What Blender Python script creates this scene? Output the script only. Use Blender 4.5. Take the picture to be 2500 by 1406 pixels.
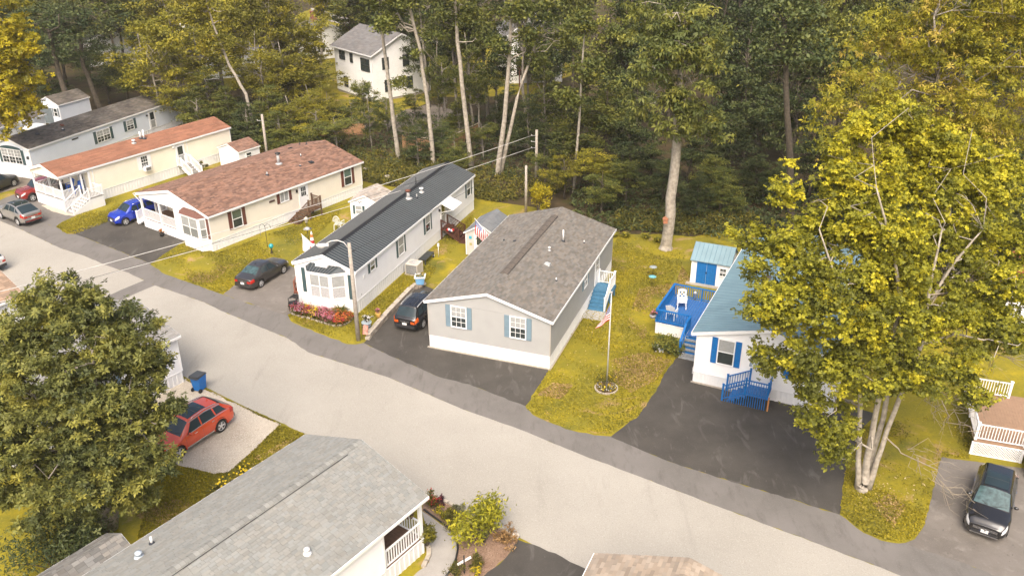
import bpy, bmesh, math, random
import numpy as np
from mathutils import Matrix, Vector
R = math.radians
random.seed(7)
rng = np.random.default_rng(11)
for o in list(bpy.data.objects): bpy.data.objects.remove(o)
sc = bpy.context.scene
COL = sc.collection
# ------------------------------------------------------------ camera (fitted from house edges)
FPX, PITCH, ROLL, CAMH = 2120.0, R(26.06), R(0.17), 28.0
_c, _s = math.cos(PITCH), math.sin(PITCH)
FW = Vector((0, _c, -_s)); _r = Vector((1, 0, 0)); _d = Vector((0, -_s, -_c))
RT = math.cos(ROLL)*_r + math.sin(ROLL)*_d
DN = -math.sin(ROLL)*_r + math.cos(ROLL)*_d
cam = bpy.data.cameras.new('camera'); camo = bpy.data.objects.new('camera', cam); COL.objects.link(camo)
cam.sensor_width = 36; cam.lens = FPX/2500*36; cam.clip_end = 2000; cam.clip_start = .5
m = Matrix.Identity(4)
for i in range(3):
    m[i][0] = RT[i]; m[i][1] = -DN[i]; m[i][2] = -FW[i]
m[2][3] = CAMH
camo.matrix_world = m
sc.camera = camo
# ------------------------------------------------------------ light: bright hazy overcast, soft sun from behind the camera
SUN_EL, SUN_AZ = R(52), R(186)          # azimuth clockwise from +Y
w = bpy.data.worlds.new('World'); sc.world = w; w.use_nodes = True
nt = w.node_tree; bg = nt.nodes['Background']
sky = nt.nodes.new('ShaderNodeTexSky'); sky.sky_type = 'NISHITA'; sky.sun_disc = False
sky.sun_elevation = SUN_EL; sky.sun_rotation = SUN_AZ
sky.air_density = 0.8; sky.dust_density = 8.0; sky.ozone_density = 0.3
nt.links.new(sky.outputs[0], bg.inputs[0]); bg.inputs[1].default_value = 0.15
sun = bpy.data.lights.new('sun', 'SUN'); sun.energy = 0.85; sun.angle = R(38); sun.color = (1, .97, .92)
suno = bpy.data.objects.new('sun', sun); COL.objects.link(suno)
sv = Vector((math.sin(SUN_AZ)*math.cos(SUN_EL), math.cos(SUN_AZ)*math.cos(SUN_EL), math.sin(SUN_EL)))
suno.rotation_euler = (-sv).to_track_quat('-Z', 'Y').to_euler(); suno.location = sv*80
sc.view_settings.view_transform = 'Standard'; sc.view_settings.look = 'None'
sc.view_settings.gamma = 1; sc.view_settings.use_curve_mapping = False
sc.view_settings.exposure = 0.93
sc.render.engine = 'CYCLES'
sc.cycles.max_bounces = 6; sc.cycles.diffuse_bounces = 3; sc.cycles.glossy_bounces = 3
sc.cycles.transmission_bounces = 3; sc.cycles.transparent_max_bounces = 6

# ------------------------------------------------------------ pixel -> ground (distance comes from the plane z)
def G(x, y, z=0.0):
    v = FW + (x-1250)/FPX*RT + (y-703)/FPX*DN
    t = (z-CAMH)/v.z
    return Vector((v.x*t, v.y*t, z))

def at(x, y, Y):
    """point on the pixel's ray at ground distance Y"""
    v = FW + (x-1250)/FPX*RT + (y-703)/FPX*DN
    return Vector((0, 0, CAMH)) + v*(Y/v.y)
def hgt(base, y):
    """height over `base` at which its vertical meets pixel row y"""
    return at(1250+FPX*(base.x/base.y)*0, y, base.y).z
# ------------------------------------------------------------ materials
MATS = {}
def srgb(r, g, b):
    f = lambda c: (c/255/12.92) if c/255 <= .04045 else ((c/255+.055)/1.055)**2.4
    return (f(r), f(g), f(b))
def M(name, col, rough=.6, var=.12, scale=3., detail=4, bump=0., bscale=40., metal=0., coat=0., spec=.4, attr=None, attrmix=1.):
    """plain material: base colour broken up by world-space noise (grain / wear), optional fine bump"""
    if name in MATS: return MATS[name]
    mt = bpy.data.materials.new(name); mt.use_nodes = True; n = mt.node_tree; b = n.nodes['Principled BSDF']
    b.inputs['Roughness'].default_value = rough; b.inputs['Metallic'].default_value = metal
    b.inputs['Coat Weight'].default_value = coat; b.inputs['Specular IOR Level'].default_value = spec
    b.inputs['Coat Roughness'].default_value = .04
    geo = n.nodes.new('ShaderNodeNewGeometry')
    if var > 0:
        no = n.nodes.new('ShaderNodeTexNoise'); no.inputs['Scale'].default_value = scale; no.inputs['Detail'].default_value = detail
        n.links.new(geo.outputs['Position'], no.inputs['Vector'])
        mr = n.nodes.new('ShaderNodeMapRange'); mr.inputs[1].default_value = .3; mr.inputs[2].default_value = .7
        mr.inputs[3].default_value = 1-var; mr.inputs[4].default_value = 1+var
        n.links.new(no.outputs[0], mr.inputs[0])
        mx = n.nodes.new('ShaderNodeMix'); mx.data_type = 'RGBA'; mx.blend_type = 'MULTIPLY'; mx.inputs[0].default_value = 1
        mx.inputs[6].default_value = (*col, 1); n.links.new(mr.outputs[0], mx.inputs[7]); out = mx.outputs[2]
    else:
        rgb = n.nodes.new('ShaderNodeRGB'); rgb.outputs[0].default_value = (*col, 1); out = rgb.outputs[0]
    if attr:
        at = n.nodes.new('ShaderNodeAttribute'); at.attribute_name = attr
        m2 = n.nodes.new('ShaderNodeMix'); m2.data_type = 'RGBA'; m2.blend_type = 'MULTIPLY'; m2.inputs[0].default_value = attrmix
        n.links.new(out, m2.inputs[6]); n.links.new(at.outputs['Color'], m2.inputs[7]); out = m2.outputs[2]
    n.links.new(out, b.inputs['Base Color'])
    if bump > 0:
        nb = n.nodes.new('ShaderNodeTexNoise'); nb.inputs['Scale'].default_value = bscale; nb.inputs['Detail'].default_value = 3
        n.links.new(geo.outputs['Position'], nb.inputs['Vector'])
        bp = n.nodes.new('ShaderNodeBump'); bp.inputs['Strength'].default_value = bump; bp.inputs['Distance'].default_value = .02
        n.links.new(nb.outputs[0], bp.inputs['Height']); n.links.new(bp.outputs[0], b.inputs['Normal'])
    MATS[name] = mt
    return mt
def ramp_mat(name, layers, rough=.9, bump=.4, bscale=60., spec=.2):
    """surface from stacked noises. layers: first (colA,colB,scale,lo,hi), next (col,scale,lo,hi,stretch)"""
    if name in MATS: return MATS[name]
    mt = bpy.data.materials.new(name); mt.use_nodes = True; n = mt.node_tree; b = n.nodes['Principled BSDF']
    b.inputs['Roughness'].default_value = rough; b.inputs['Specular IOR Level'].default_value = spec
    geo = n.nodes.new('ShaderNodeNewGeometry')
    def noise(scale, lo, hi, stretch=None, detail=5, rough_=.6, dist=0.):
        no = n.nodes.new('ShaderNodeTexNoise'); no.inputs['Scale'].default_value = scale
        no.inputs['Detail'].default_value = detail; no.inputs['Roughness'].default_value = rough_; no.inputs['Distortion'].default_value = dist
        if stretch:
            mp = n.nodes.new('ShaderNodeMapping'); mp.inputs['Rotation'].default_value = (0, 0, stretch[1]); mp.inputs['Scale'].default_value = (1, stretch[0], 1)
            mp.inputs['Location'].default_value = (scale*3.7, scale*1.3, 0)
            n.links.new(geo.outputs['Position'], mp.inputs['Vector']); n.links.new(mp.outputs[0], no.inputs['Vector'])
        else: n.links.new(geo.outputs['Position'], no.inputs['Vector'])
        mr = n.nodes.new('ShaderNodeMapRange'); mr.inputs[1].default_value = lo; mr.inputs[2].default_value = hi
        n.links.new(no.outputs[0], mr.inputs[0]); return mr.outputs[0]
    cA, cB, s, lo, hi = layers[0]
    mx = n.nodes.new('ShaderNodeMix'); mx.data_type = 'RGBA'; mx.inputs[6].default_value = (*cA, 1); mx.inputs[7].default_value = (*cB, 1)
    n.links.new(noise(s, lo, hi), mx.inputs[0]); out = mx.outputs[2]
    for L in layers[1:]:
        c, s, lo, hi, st = L[:5]
        m2 = n.nodes.new('ShaderNodeMix'); m2.data_type = 'RGBA'; m2.inputs[7].default_value = (*c, 1)
        n.links.new(noise(s, lo, hi, st, dist=(L[5] if len(L) > 5 else 0)), m2.inputs[0]); n.links.new(out, m2.inputs[6]); out = m2.outputs[2]
    n.links.new(out, b.inputs['Base Color'])
    if bump > 0:
        nb = n.nodes.new('ShaderNodeTexNoise'); nb.inputs['Scale'].default_value = bscale; nb.inputs['Detail'].default_value = 4
        n.links.new(geo.outputs['Position'], nb.inputs['Vector'])
        bp = n.nodes.new('ShaderNodeBump'); bp.inputs['Strength'].default_value = bump; bp.inputs['Distance'].default_value = .03
        n.links.new(nb.outputs[0], bp.inputs['Height']); n.links.new(bp.outputs[0], b.inputs['Normal'])
    MATS[name] = mt
    return mt
def leaf_mat(name, cols, rough=.55, trans=.25, objvar=.25):
    """leaf material: colour from the per-leaf attribute 'tone' through a ramp, plus a little per-tree variation"""
    if name in MATS: return MATS[name]
    mt = bpy.data.materials.new(name); mt.use_nodes = True; n = mt.node_tree; b = n.nodes['Principled BSDF']
    b.inputs['Roughness'].default_value = rough; b.inputs['Specular IOR Level'].default_value = .25
    at = n.nodes.new('ShaderNodeAttribute'); at.attribute_name = 'tone'
    cr = n.nodes.new('ShaderNodeValToRGB'); e = cr.color_ramp.elements
    while len(e) < len(cols): e.new(.5)
    for i, c in enumerate(cols): e[i].position = i/(len(cols)-1); e[i].color = (*c, 1)
    n.links.new(at.outputs['Fac'], cr.inputs[0])
    oi = n.nodes.new('ShaderNodeObjectInfo'); mr = n.nodes.new('ShaderNodeMapRange'); mr.inputs[3].default_value = 1-objvar; mr.inputs[4].default_value = 1+objvar
    n.links.new(oi.outputs['Random'], mr.inputs[0])
    mx = n.nodes.new('ShaderNodeMix'); mx.data_type = 'RGBA'; mx.blend_type = 'MULTIPLY'; mx.inputs[0].default_value = 1
    n.links.new(cr.outputs[0], mx.inputs[6]); n.links.new(mr.outputs[0], mx.inputs[7])
    n.links.new(mx.outputs[2], b.inputs['Base Color'])
    tr = n.nodes.new('ShaderNodeBsdfTranslucent'); n.links.new(mx.outputs[2], tr.inputs[0])
    ms = n.nodes.new('ShaderNodeMixShader'); ms.inputs[0].default_value = trans
    n.links.new(b.outputs[0], ms.inputs[1]); n.links.new(tr.outputs[0], ms.inputs[2])
    n.links.new(ms.outputs[0], n.nodes['Material Output'].inputs[0])
    MATS[name] = mt
    return mt

# ------------------------------------------------------------ mesh helpers
class MB:
    """collects faces; build() links them as ONE mesh object"""
    def __init__(s): s.v = []; s.f = []; s.mi = []; s.smooth = []
    def add(s, vs, fs, mi=0, sm=False):
        b = len(s.v); s.v += [tuple(p) for p in vs]; s.f += [tuple(b+i for i in f) for f in fs]; s.mi += [mi]*len(fs); s.smooth += [sm]*len(fs)
    def box(s, x0, x1, y0, y1, z0, z1, mi=0):
        s.add([(x, y, z) for z in (z0, z1) for y in (y0, y1) for x in (x0, x1)],
              [(0, 2, 3, 1), (4, 5, 7, 6), (0, 1, 5, 4), (2, 6, 7, 3), (0, 4, 6, 2), (1, 3, 7, 5)], mi)
    def hexa(s, bot, top, mi=0):     # two rings of 4, both counter-clockwise from above
        s.add(list(bot)+list(top), [(3, 2, 1, 0), (4, 5, 6, 7)]+[(i, (i+1) % 4, 4+(i+1) % 4, 4+i) for i in range(4)], mi)
    def quad(s, a, b, c, d, mi=0): s.add([a, b, c, d], [(0, 1, 2, 3)], mi)
    def prism(s, poly, z0, z1, mi=0):
        n = len(poly)
        s.add([(*p, z0) for p in poly]+[(*p, z1) for p in poly], [tuple(range(n-1, -1, -1)), tuple(range(n, 2*n))]+[(i, (i+1) % n, n+(i+1) % n, n+i) for i in range(n)], mi)
    def bar(s, p, q, w, h=None, mi=0, up=(0, 0, 1)):
        """square bar from p to q"""
        h = h or w; p = Vector(p); q = Vector(q); d = (q-p).normalized(); u = Vector(up)
        if abs(d.dot(u)) > .98: u = Vector((1, 0, 0))
        a = d.cross(u).normalized()*w/2; c = a.cross(d).normalized()*h/2
        s.add([p-a-c, p+a-c, p+a+c, p-a+c, q-a-c, q+a-c, q+a+c, q-a+c],
              [(0, 1, 2, 3), (7, 6, 5, 4), (0, 4, 5, 1), (1, 5, 6, 2), (2, 6, 7, 3), (3, 7, 4, 0)], mi)
    def tube(s, pts, rad, n=6, mi=0, cap=True):
        pts = [Vector(p) for p in pts]; rad = rad if hasattr(rad, '__len__') else [rad]*len(pts)
        rings = []; b = len(s.v); up = Vector((0, 0, 1))
        for i, p in enumerate(pts):
            d = (pts[min(i+1, len(pts)-1)]-pts[max(i-1, 0)]).normalized()
            u = up if abs(d.dot(up)) < .95 else Vector((1, 0, 0))
            a = d.cross(u).normalized(); c = a.cross(d)
            for k in range(n):
                t = 2*math.pi*k/n; s.v.append(tuple(p+(a*math.cos(t)+c*math.sin(t))*rad[i]))
        for i in range(len(pts)-1):
            for k in range(n):
                s.f.append((b+i*n+k, b+i*n+(k+1) % n, b+(i+1)*n+(k+1) % n, b+(i+1)*n+k)); s.mi.append(mi); s.smooth.append(True)
        if cap:
            s.f.append(tuple(b+k for k in range(n-1, -1, -1))); s.f.append(tuple(b+(len(pts)-1)*n+k for k in range(n))); s.mi += [mi]*2; s.smooth += [False]*2
    def lathe(s, prof, n=16, mi=0, c=(0, 0, 0), ax='z', sm=True, cap=True):
        """prof: list of (radius, height)"""
        b = len(s.v)
        for r, h in prof:
            for k in range(n):
                t = 2*math.pi*k/n; x, y = r*math.cos(t), r*math.sin(t)
                p = (x, y, h) if ax == 'z' else ((x, h, y) if ax == 'y' else (h, x, y))
                s.v.append((p[0]+c[0], p[1]+c[1], p[2]+c[2]))
        for i in range(len(prof)-1):
            for k in range(n):
                q = (b+i*n+k, b+i*n+(k+1) % n, b+(i+1)*n+(k+1) % n, b+(i+1)*n+k)
                s.f.append(q if ax != 'y' else q[::-1]); s.mi.append(mi); s.smooth.append(sm)
        for i, rev in ((0, True), (len(prof)-1, False)):
            if cap and prof[i][0] > 1e-4:
                q = tuple(b+i*n+k for k in range(n)); s.f.append(q[::-1] if rev != (ax == 'y') else q); s.mi.append(mi); s.smooth.append(False)
    def sphere(s, c, r, n=12, m=8, mi=0, sq=(1, 1, 1)):
        pr = [(math.sin(math.pi*i/m)*r+1e-5, -math.cos(math.pi*i/m)*r) for i in range(m+1)]
        b = len(s.v); s.lathe(pr, n, mi)
        for i in range(b, len(s.v)):
            x, y, z = s.v[i]; s.v[i] = (x*sq[0]+c[0], y*sq[1]+c[1], z*sq[2]+c[2])
    def mesh(s, name, mats):
        me = bpy.data.meshes.new(name); me.from_pydata(s.v, [], s.f)
        for mt in (mats if isinstance(mats, (list, tuple)) else [mats]): me.materials.append(mt)
        me.polygons.foreach_set('material_index', s.mi); me.polygons.foreach_set('use_smooth', s.smooth)
        me.update(); return me
    def build(s, name, mats, parent=None, loc=None, rz=0, kind=None):
        return obj(name, s.mesh(name, mats), parent, loc, rz, kind)
def obj(name, me, parent=None, loc=None, rz=0, kind=None):
    o = bpy.data.objects.new(name, me); COL.objects.link(o)
    if parent: o.parent = parent
    if loc is not None: o.location = loc
    if rz: o.rotation_euler = (0, 0, rz)
    if kind: o['kind'] = kind
    return o
def tag(o, label, cat, group=None):
    o['label'] = label; o['category'] = cat
    if group: o['group'] = group
    return o
def thing(name, label, cat, loc=(0, 0, 0), rz=0, group=None):
    o = bpy.data.objects.new(name, None); o.empty_display_size = .3; COL.objects.link(o); o.location = loc; o.rotation_euler = (0, 0, rz)
    return tag(o, label, cat, group)
_cubes = {}
def bx(name, parent, mt, x0, x1, y0, y1, z0, z1, rz=0):
    """a cheap piece: shared unit cube scaled to size"""
    if mt.name not in _cubes:
        b = MB(); b.box(-.5, .5, -.5, .5, -.5, .5); _cubes[mt.name] = b.mesh('piece', mt)
    o = obj(name, _cubes[mt.name], parent, ((x0+x1)/2, (y0+y1)/2, (z0+z1)/2), rz); o.scale = (x1-x0, y1-y0, z1-z0)
    return o
def beam(name, parent, mt, p, q, w, h):
    """a piece between two points (shared cube), w across, h up"""
    p = Vector(p); q = Vector(q); d = q-p
    o = bx(name, parent, mt, -.5, .5, -.5, .5, -.5, .5); o.location = (p+q)/2; o.scale = (d.length, w, h)
    yaw = math.atan2(d.y, d.x); o.rotation_euler = (0, -math.asin(max(-1, min(1, d.z/d.length))), yaw)
    return o
def npmesh(name, V, F, mats, attrs=None, smooth=False):
    """mesh from numpy arrays; F is (n,3) or (n,4)"""
    me = bpy.data.meshes.new(name); k = F.shape[1]
    me.vertices.add(len(V)); me.vertices.foreach_set('co', V.astype(np.float32).ravel())
    me.loops.add(F.size); me.loops.foreach_set('vertex_index', F.astype(np.int32).ravel())
    me.polygons.add(len(F)); me.polygons.foreach_set('loop_start', np.arange(0, F.size, k, dtype=np.int32))
    if smooth: me.polygons.foreach_set('use_smooth', np.ones(len(F), bool))
    me.update(calc_edges=True)
    for mt in (mats if isinstance(mats, (list, tuple)) else [mats]): me.materials.append(mt)
    for nm, a in (attrs or {}).items():
        if a.ndim == 1: at = me.attributes.new(nm, 'FLOAT', 'FACE'); at.data.foreach_set('value', a.astype(np.float32))
        else: at = me.attributes.new(nm, 'FLOAT_COLOR', 'FACE'); at.data.foreach_set('color', a.astype(np.float32).ravel())
    return me
sc.cycles.use_denoising = True
# ============================================================ the setting: ground, road, driveways
MAT_LAWN = ramp_mat('lawn_turf', [((0.184, 0.164, 0.018), (0.262, 0.216, 0.016), 0.35, .35, .65), ((0.106, 0.110, 0.020), .20, .54, .68, None), ((0.368, 0.284, 0.012), .5, .54, .76, None),
    ((0.349, 0.228, 0.115), .34, .59, .70, None, 1.0), ((0.426, 0.323, 0.200), 1.3, .66, .76, None, .6), ((0.121, 0.119, 0.018), 5.5, .54, .80, None), ((0.339, 0.270, 0.030), 9., .55, .8, None)], bump=.8, bscale=22)
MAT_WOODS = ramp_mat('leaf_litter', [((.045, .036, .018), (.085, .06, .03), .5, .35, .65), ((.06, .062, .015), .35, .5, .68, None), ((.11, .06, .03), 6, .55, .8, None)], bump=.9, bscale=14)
MAT_ROAD = ramp_mat('worn_road', [((0.322, 0.301, 0.257), (0.368, 0.346, 0.298), .16, .35, .65), ((0.275, 0.256, 0.217), .9, .58, .80, (.22, R(-27))), ((0.257, 0.240, 0.205), .35, .62, .75, (.08, R(-27))), ((0.433, 0.411, 0.359), 15, .52, .75, None), ((0.222, 0.207, 0.179), 19, .56, .76, None), ((0.199, 0.186, 0.160), 2.6, .72, .76, None, 2.5)], bump=.5, bscale=30)
MAT_SHOULDER = ramp_mat('shoulder_asphalt', [((0.150, 0.140, 0.126), (0.185, 0.172, 0.157), .4, .35, .65), ((0.125, 0.115, 0.103), 2.2, .52, .75, (.3, R(-27))), ((0.202, 0.189, 0.172), 16, .54, .8, None), ((0.095, 0.088, 0.079), 2.2, .70, .75, None, 2.5)], bump=.4, bscale=50)
MAT_DRIVE = ramp_mat('sealed_driveway', [((.058, .053, .046), (.080, .073, .063), .5, .35, .65), ((.15, .14, .125), 1.3, .57, .82, (.35, R(20)), 1.2), ((.20, .185, .16), 3.5, .66, .90, (.3, R(60)), 1.6), ((.11, .104, .095), 24, .55, .9, None)], bump=.3, bscale=50, rough=.8)
MAT_DRIVE2 = ramp_mat('old_driveway', [((.14, .125, .108), (.20, .18, .158), .35, .35, .65), ((.26, .24, .21), 1.5, .55, .8, None), ((.085, .078, .07), 4.0, .62, .78, None, 1.), ((.24, .22, .19), 25, .55, .9, None)], bump=.4, bscale=45)
MAT_GRAVEL = ramp_mat('pale_gravel', [((0.429, 0.369, 0.290), (0.523, 0.462, 0.371), .6, .35, .65), ((0.384, 0.324, 0.250), 1.2, .55, .75, None), ((0.660, 0.624, 0.510), 16, .50, .70, None), ((0.290, 0.243, 0.189), 19, .54, .74, None)], bump=.9, bscale=20)
MAT_PATH = ramp_mat('path_asphalt', [((.29, .275, .25), (.36, .34, .31), .8, .35, .65), ((.42, .39, .35), 22, .52, .85, None)], bump=.3, bscale=50)
MAT_MULCH = ramp_mat('bark_mulch', [((.22, .14, .095), (.30, .205, .145), 1.2, .35, .65), ((.10, .062, .042), 14, .5, .72, None), ((.42, .33, .26), 18, .56, .78, None)], bump=1., bscale=18)
MAT_DIRT = ramp_mat('bare_dirt', [((.16, .135, .105), (.22, .19, .155), .4, .35, .65), ((.12, .10, .075), 3, .5, .75, None)], bump=.5, bscale=15)
def poly_pts(px, world=False, step=.35, jit=.03, seed=0):
    pts = [Vector(p) if world else G(*p) for p in px]; out = []; rr = random.Random(seed)
    for a, b in zip(pts, pts[1:]+pts[:1]):
        n = max(1, int((b-a).length/step)); n = min(n, 140)
        for i in range(n):
            p = a.lerp(b, i/n); out.append((p.x+(rr.gauss(0, jit) if i else 0), p.y+(rr.gauss(0, jit) if i else 0)))
    return out
def sheet(name, px, z, mt, jit=.03, world=False, label=None):
    p = poly_pts(px, world, step=max(.35, jit*8), jit=jit, seed=len(px)*7+int(z*1000))
    b = MB(); b.add([(x, y, z) for x, y in p], [tuple(range(len(p)))])
    me = b.mesh(name, mt)
    if me.polygons[0].normal.z < 0: me.flip_normals()
    o = obj(name, me); o['kind'] = 'structure'
    if label: o['label'] = label
    return o
# one big sheet to the horizon
b = MB(); b.quad((-900, -60, 0), (900, -60, 0), (900, 1600, 0), (-900, 1600, 0)); o = b.build('ground', MAT_LAWN, kind='structure')
o['label'] = 'mown lawn of olive and yellow grass between the homes'
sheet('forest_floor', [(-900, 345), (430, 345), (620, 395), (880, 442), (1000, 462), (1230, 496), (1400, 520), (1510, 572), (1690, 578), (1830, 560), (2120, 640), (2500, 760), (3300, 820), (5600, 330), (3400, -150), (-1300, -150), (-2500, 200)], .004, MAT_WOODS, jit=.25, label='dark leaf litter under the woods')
# light road between two edges
UP = [(-420, 380), (-150, 478), (49, 560), (85, 577), (149, 607), (199, 622.6), (260, 648), (307, 664), (378, 697), (498, 738), (540, 759), (704, 827), (752, 860), (950, 922), (1127, 998), (1274, 1050), (1410, 1106), (1621, 1186), (1750, 1235), (2000, 1328), (2194, 1403), (2700, 1600)]
LOW = [(2700, 2050), (1413, 1385), (1254, 1305), (1060, 1212), (753, 1063), (683, 1031), (574, 981), (456, 922), (0, 700), (-420, 500)]
sheet('road', UP+LOW, .012, MAT_ROAD, jit=.015, label='pale worn asphalt road crossing the picture')
OUT = [(2700, 1490), (2520, 1435), (2330, 1365), (2233, 1316), (2194, 1326), (2151, 1319), (2108, 1300), (2050, 1256), (1900, 1208), (1750, 1165), (1648, 1131), (1583, 1106), (1491, 1065), (1450, 1062), (1380, 1047), (1300, 1012), (1281, 990), (1146, 938), (1072, 920), (1005, 890), (950, 868), (888, 837), (868, 841), (847, 840), (779, 814), (711, 785), (702, 769), (622, 745), (543, 719), (399, 668), (366, 644), (347, 635), (185, 572), (163, 571), (136, 554), (60, 530), (-150, 450), (-420, 350)]
sheet('road_shoulder', UP+OUT, .008, MAT_SHOULDER, jit=.03, label='grey asphalt shoulder between road and driveways')
sheet('trench_patch', [(354, 684), (322, 697), (289, 711), (200, 752), (180, 800), (215, 770), (298, 732), (340, 713), (379, 697)], .016, MAT_SHOULDER, jit=.02, label='grey asphalt patch strip crossing the pale road')
sheet('driveway', [(163, 566), (185, 572), (347, 635), (368, 645), (395, 625), (447, 590), (500, 580), (480, 520), (420, 470), (385, 462), (320, 492), (263, 541)], .012, MAT_DRIVE, label='dark driveway with the blue car')
sheet('driveway', [(-300, 560), (-300, 470), (0, 489), (38, 474), (95, 445), (200, 455), (240, 480), (236, 495), (182, 528), (150, 543), (136, 554), (60, 532)], .010, MAT_SHOULDER, label='grey driveway with two parked cars beside the cream porch')
sheet('driveway', [(-300, 470), (0, 472), (60, 455), (95, 432), (60, 415), (-300, 380)], .010, MAT_DIRT, label='dirt parking strip under the dark car at the left edge')
sheet('driveway', [(545, 719), (572, 697), (640, 662), (690, 640), (730, 660), (760, 700), (735, 745), (702, 771), (622, 745)], .012, MAT_DRIVE2, label='grey driveway with the charcoal sedan')
sheet('driveway', [(888, 837), (915, 805), (960, 757), (1011, 703), (1034, 697), (1085, 715), (1120, 800), (1345, 880), (1338, 906), (1283, 991), (1146, 938), (1072, 920), (1005, 890), (950, 868)], .012, MAT_DRIVE, label='dark driveway in front of the grey home')
sheet('driveway', [(1491, 1066), (1560, 1014), (1596, 962), (1631, 899), (1653, 873), (1700, 868), (1760, 900), (2140, 1010), (2110, 1040), (2065, 1136), (2050, 1256), (1900, 1208), (1750, 1165), (1648, 1131), (1583, 1106)], .012, MAT_DRIVE, label='dark driveway in front of the blue-roofed home')
sheet('driveway', [(2207, 1326), (2233, 1316), (2259, 1278), (2284, 1166), (2300, 1115), (2366, 1125), (2480, 1140), (2700, 1180), (2850, 1540), (2520, 1437), (2330, 1367)], .012, MAT_DRIVE2, label='old grey driveway under the black car')
sheet('gravel_pad', [(456, 924), (511, 953), (574, 983), (640, 1014), (686, 1036), (650, 1068), (620, 1098), (590, 1128), (558, 1153), (519, 1157), (456, 1141), (380, 1125), (310, 1060), (360, 980), (420, 935)], .016, MAT_GRAVEL, jit=.06, label='pale gravel parking pad under the red car')
sheet('garden_bed', [(1035, 1215), (1060, 1214), (1111, 1238), (1254, 1307), (1265, 1317), (1233, 1363), (1179, 1406), (1140, 1450), (1080, 1420), (1112, 1370), (1119, 1330), (1105, 1300), (1060, 1265), (1030, 1245)], .010, MAT_MULCH, jit=.03, label='mulched garden bed at the road corner')
sheet('garden_path', [(1030, 1247), (1060, 1267), (1104, 1300), (1117, 1330), (1110, 1370), (1078, 1420), (1060, 1470), (960, 1450), (1020, 1395), (1048, 1372), (1046, 1330), (1046, 1300), (1034, 1262)], .014, MAT_PATH, jit=.01, label='curved grey path beside the porch')
sheet('driveway', [(1265, 1317), (1356, 1350), (1413, 1380), (1500, 1425), (1400, 1500), (1130, 1470), (1179, 1408), (1233, 1363)], .013, MAT_DRIVE, label='dark driveway at the bottom edge')
sheet('dirt_yard', [(930, 298), (990, 268), (1050, 255), (1110, 270), (1150, 300), (1120, 335), (1040, 335), (965, 320)], .012, MAT_DIRT, jit=.2, label='bare dirt yard behind the fence')
sheet('far_lawn', [(540, 225), (640, 205), (720, 215), (800, 262), (900, 300), (960, 300), (1050, 240), (1300, 232), (1420, 170), (1350, 110), (1100, 110), (1000, 60), (900, 30), (760, 20), (690, 60), (740, 130), (640, 160), (540, 180)], .008, MAT_LAWN, jit=.3, label='sunlit yellow lawn behind the trees')
sheet('far_road', [(760, 40), (870, 70), (960, 96), (1060, 105), (1230, 108), (1420, 100), (1420, 86), (1230, 94), (1060, 90), (960, 80), (870, 50), (760, 20)], .016, MAT_ROAD, jit=.1, label='pale street seen between the trees')
sheet('stone_apron', [(100, 502), (125, 500), (168, 516), (186, 528), (160, 526), (125, 516)], .02, MAT_GRAVEL, jit=.03, label='strip of pale stones along the porch skirt')
# ============================================================ building kit
WHITE = M('white_vinyl', (.80, .80, .79), .45, .03, 1.5)
TRIM = M('white_trim', (.82, .82, .81), .4, .02, 2)
SKIRT = M('skirt_vinyl', (.76, .765, .76), .5, .05, .9)
GLASS = M('window_glass', (.035, .045, .045), .06, .2, 2, spec=.7)
GLASS_L = M('window_blind', (.34, .35, .34), .25, .10, 6, spec=.5)
CURTAIN = M('lace_curtain', (.42, .42, .42), .4, .22, 14, spec=.5)
def wall(root, p0, p1, z0, z1, mt, gable=None, e=.13, name='wall', plain=False):
    """lapped siding: every course is a slanted board with its lip. gable=(ridge_z, s_ridge) continues to the roof; outward is right of p0->p1"""
    p0 = Vector((*p0, 0)); p1 = Vector((*p1, 0)); d = (p1-p0); Ln = d.length; d.normalize(); n = Vector((d.y, -d.x, 0)); b = MB()
    zt = gable[0]-.05 if gable else z1
    def rng_(z):
        if not gable or z <= z1: return 0, Ln
        zr, sr = gable; f = (z-z1)/(zr-z1); return sr*f, Ln-(Ln-sr)*f
    z = z0; k = 0
    while z < zt-.01:
        zz = min(z+e, zt)
        if z < z1 < zz: zz = z1
        a0, a1 = rng_(z); c0, c1 = rng_(zz)
        P = lambda s_, o_, z_: p0+d*s_+n*o_+Vector((0, 0, z_))
        b.quad(P(a0, .032, z), P(a1, .032, z), P(c1, .002, zz), P(c0, .002, zz))
        b.quad(P(a0, .0, z), P(a1, .0, z), P(a1, .032, z), P(a0, .032, z))
        z = zz
    b.quad(p0+d*Ln+Vector((0, 0, z0)), p0+Vector((0, 0, z0)), p0+Vector((0, 0, z1)), p0+d*Ln+Vector((0, 0, z1)))
    return b.build(name, mt, root)
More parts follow.
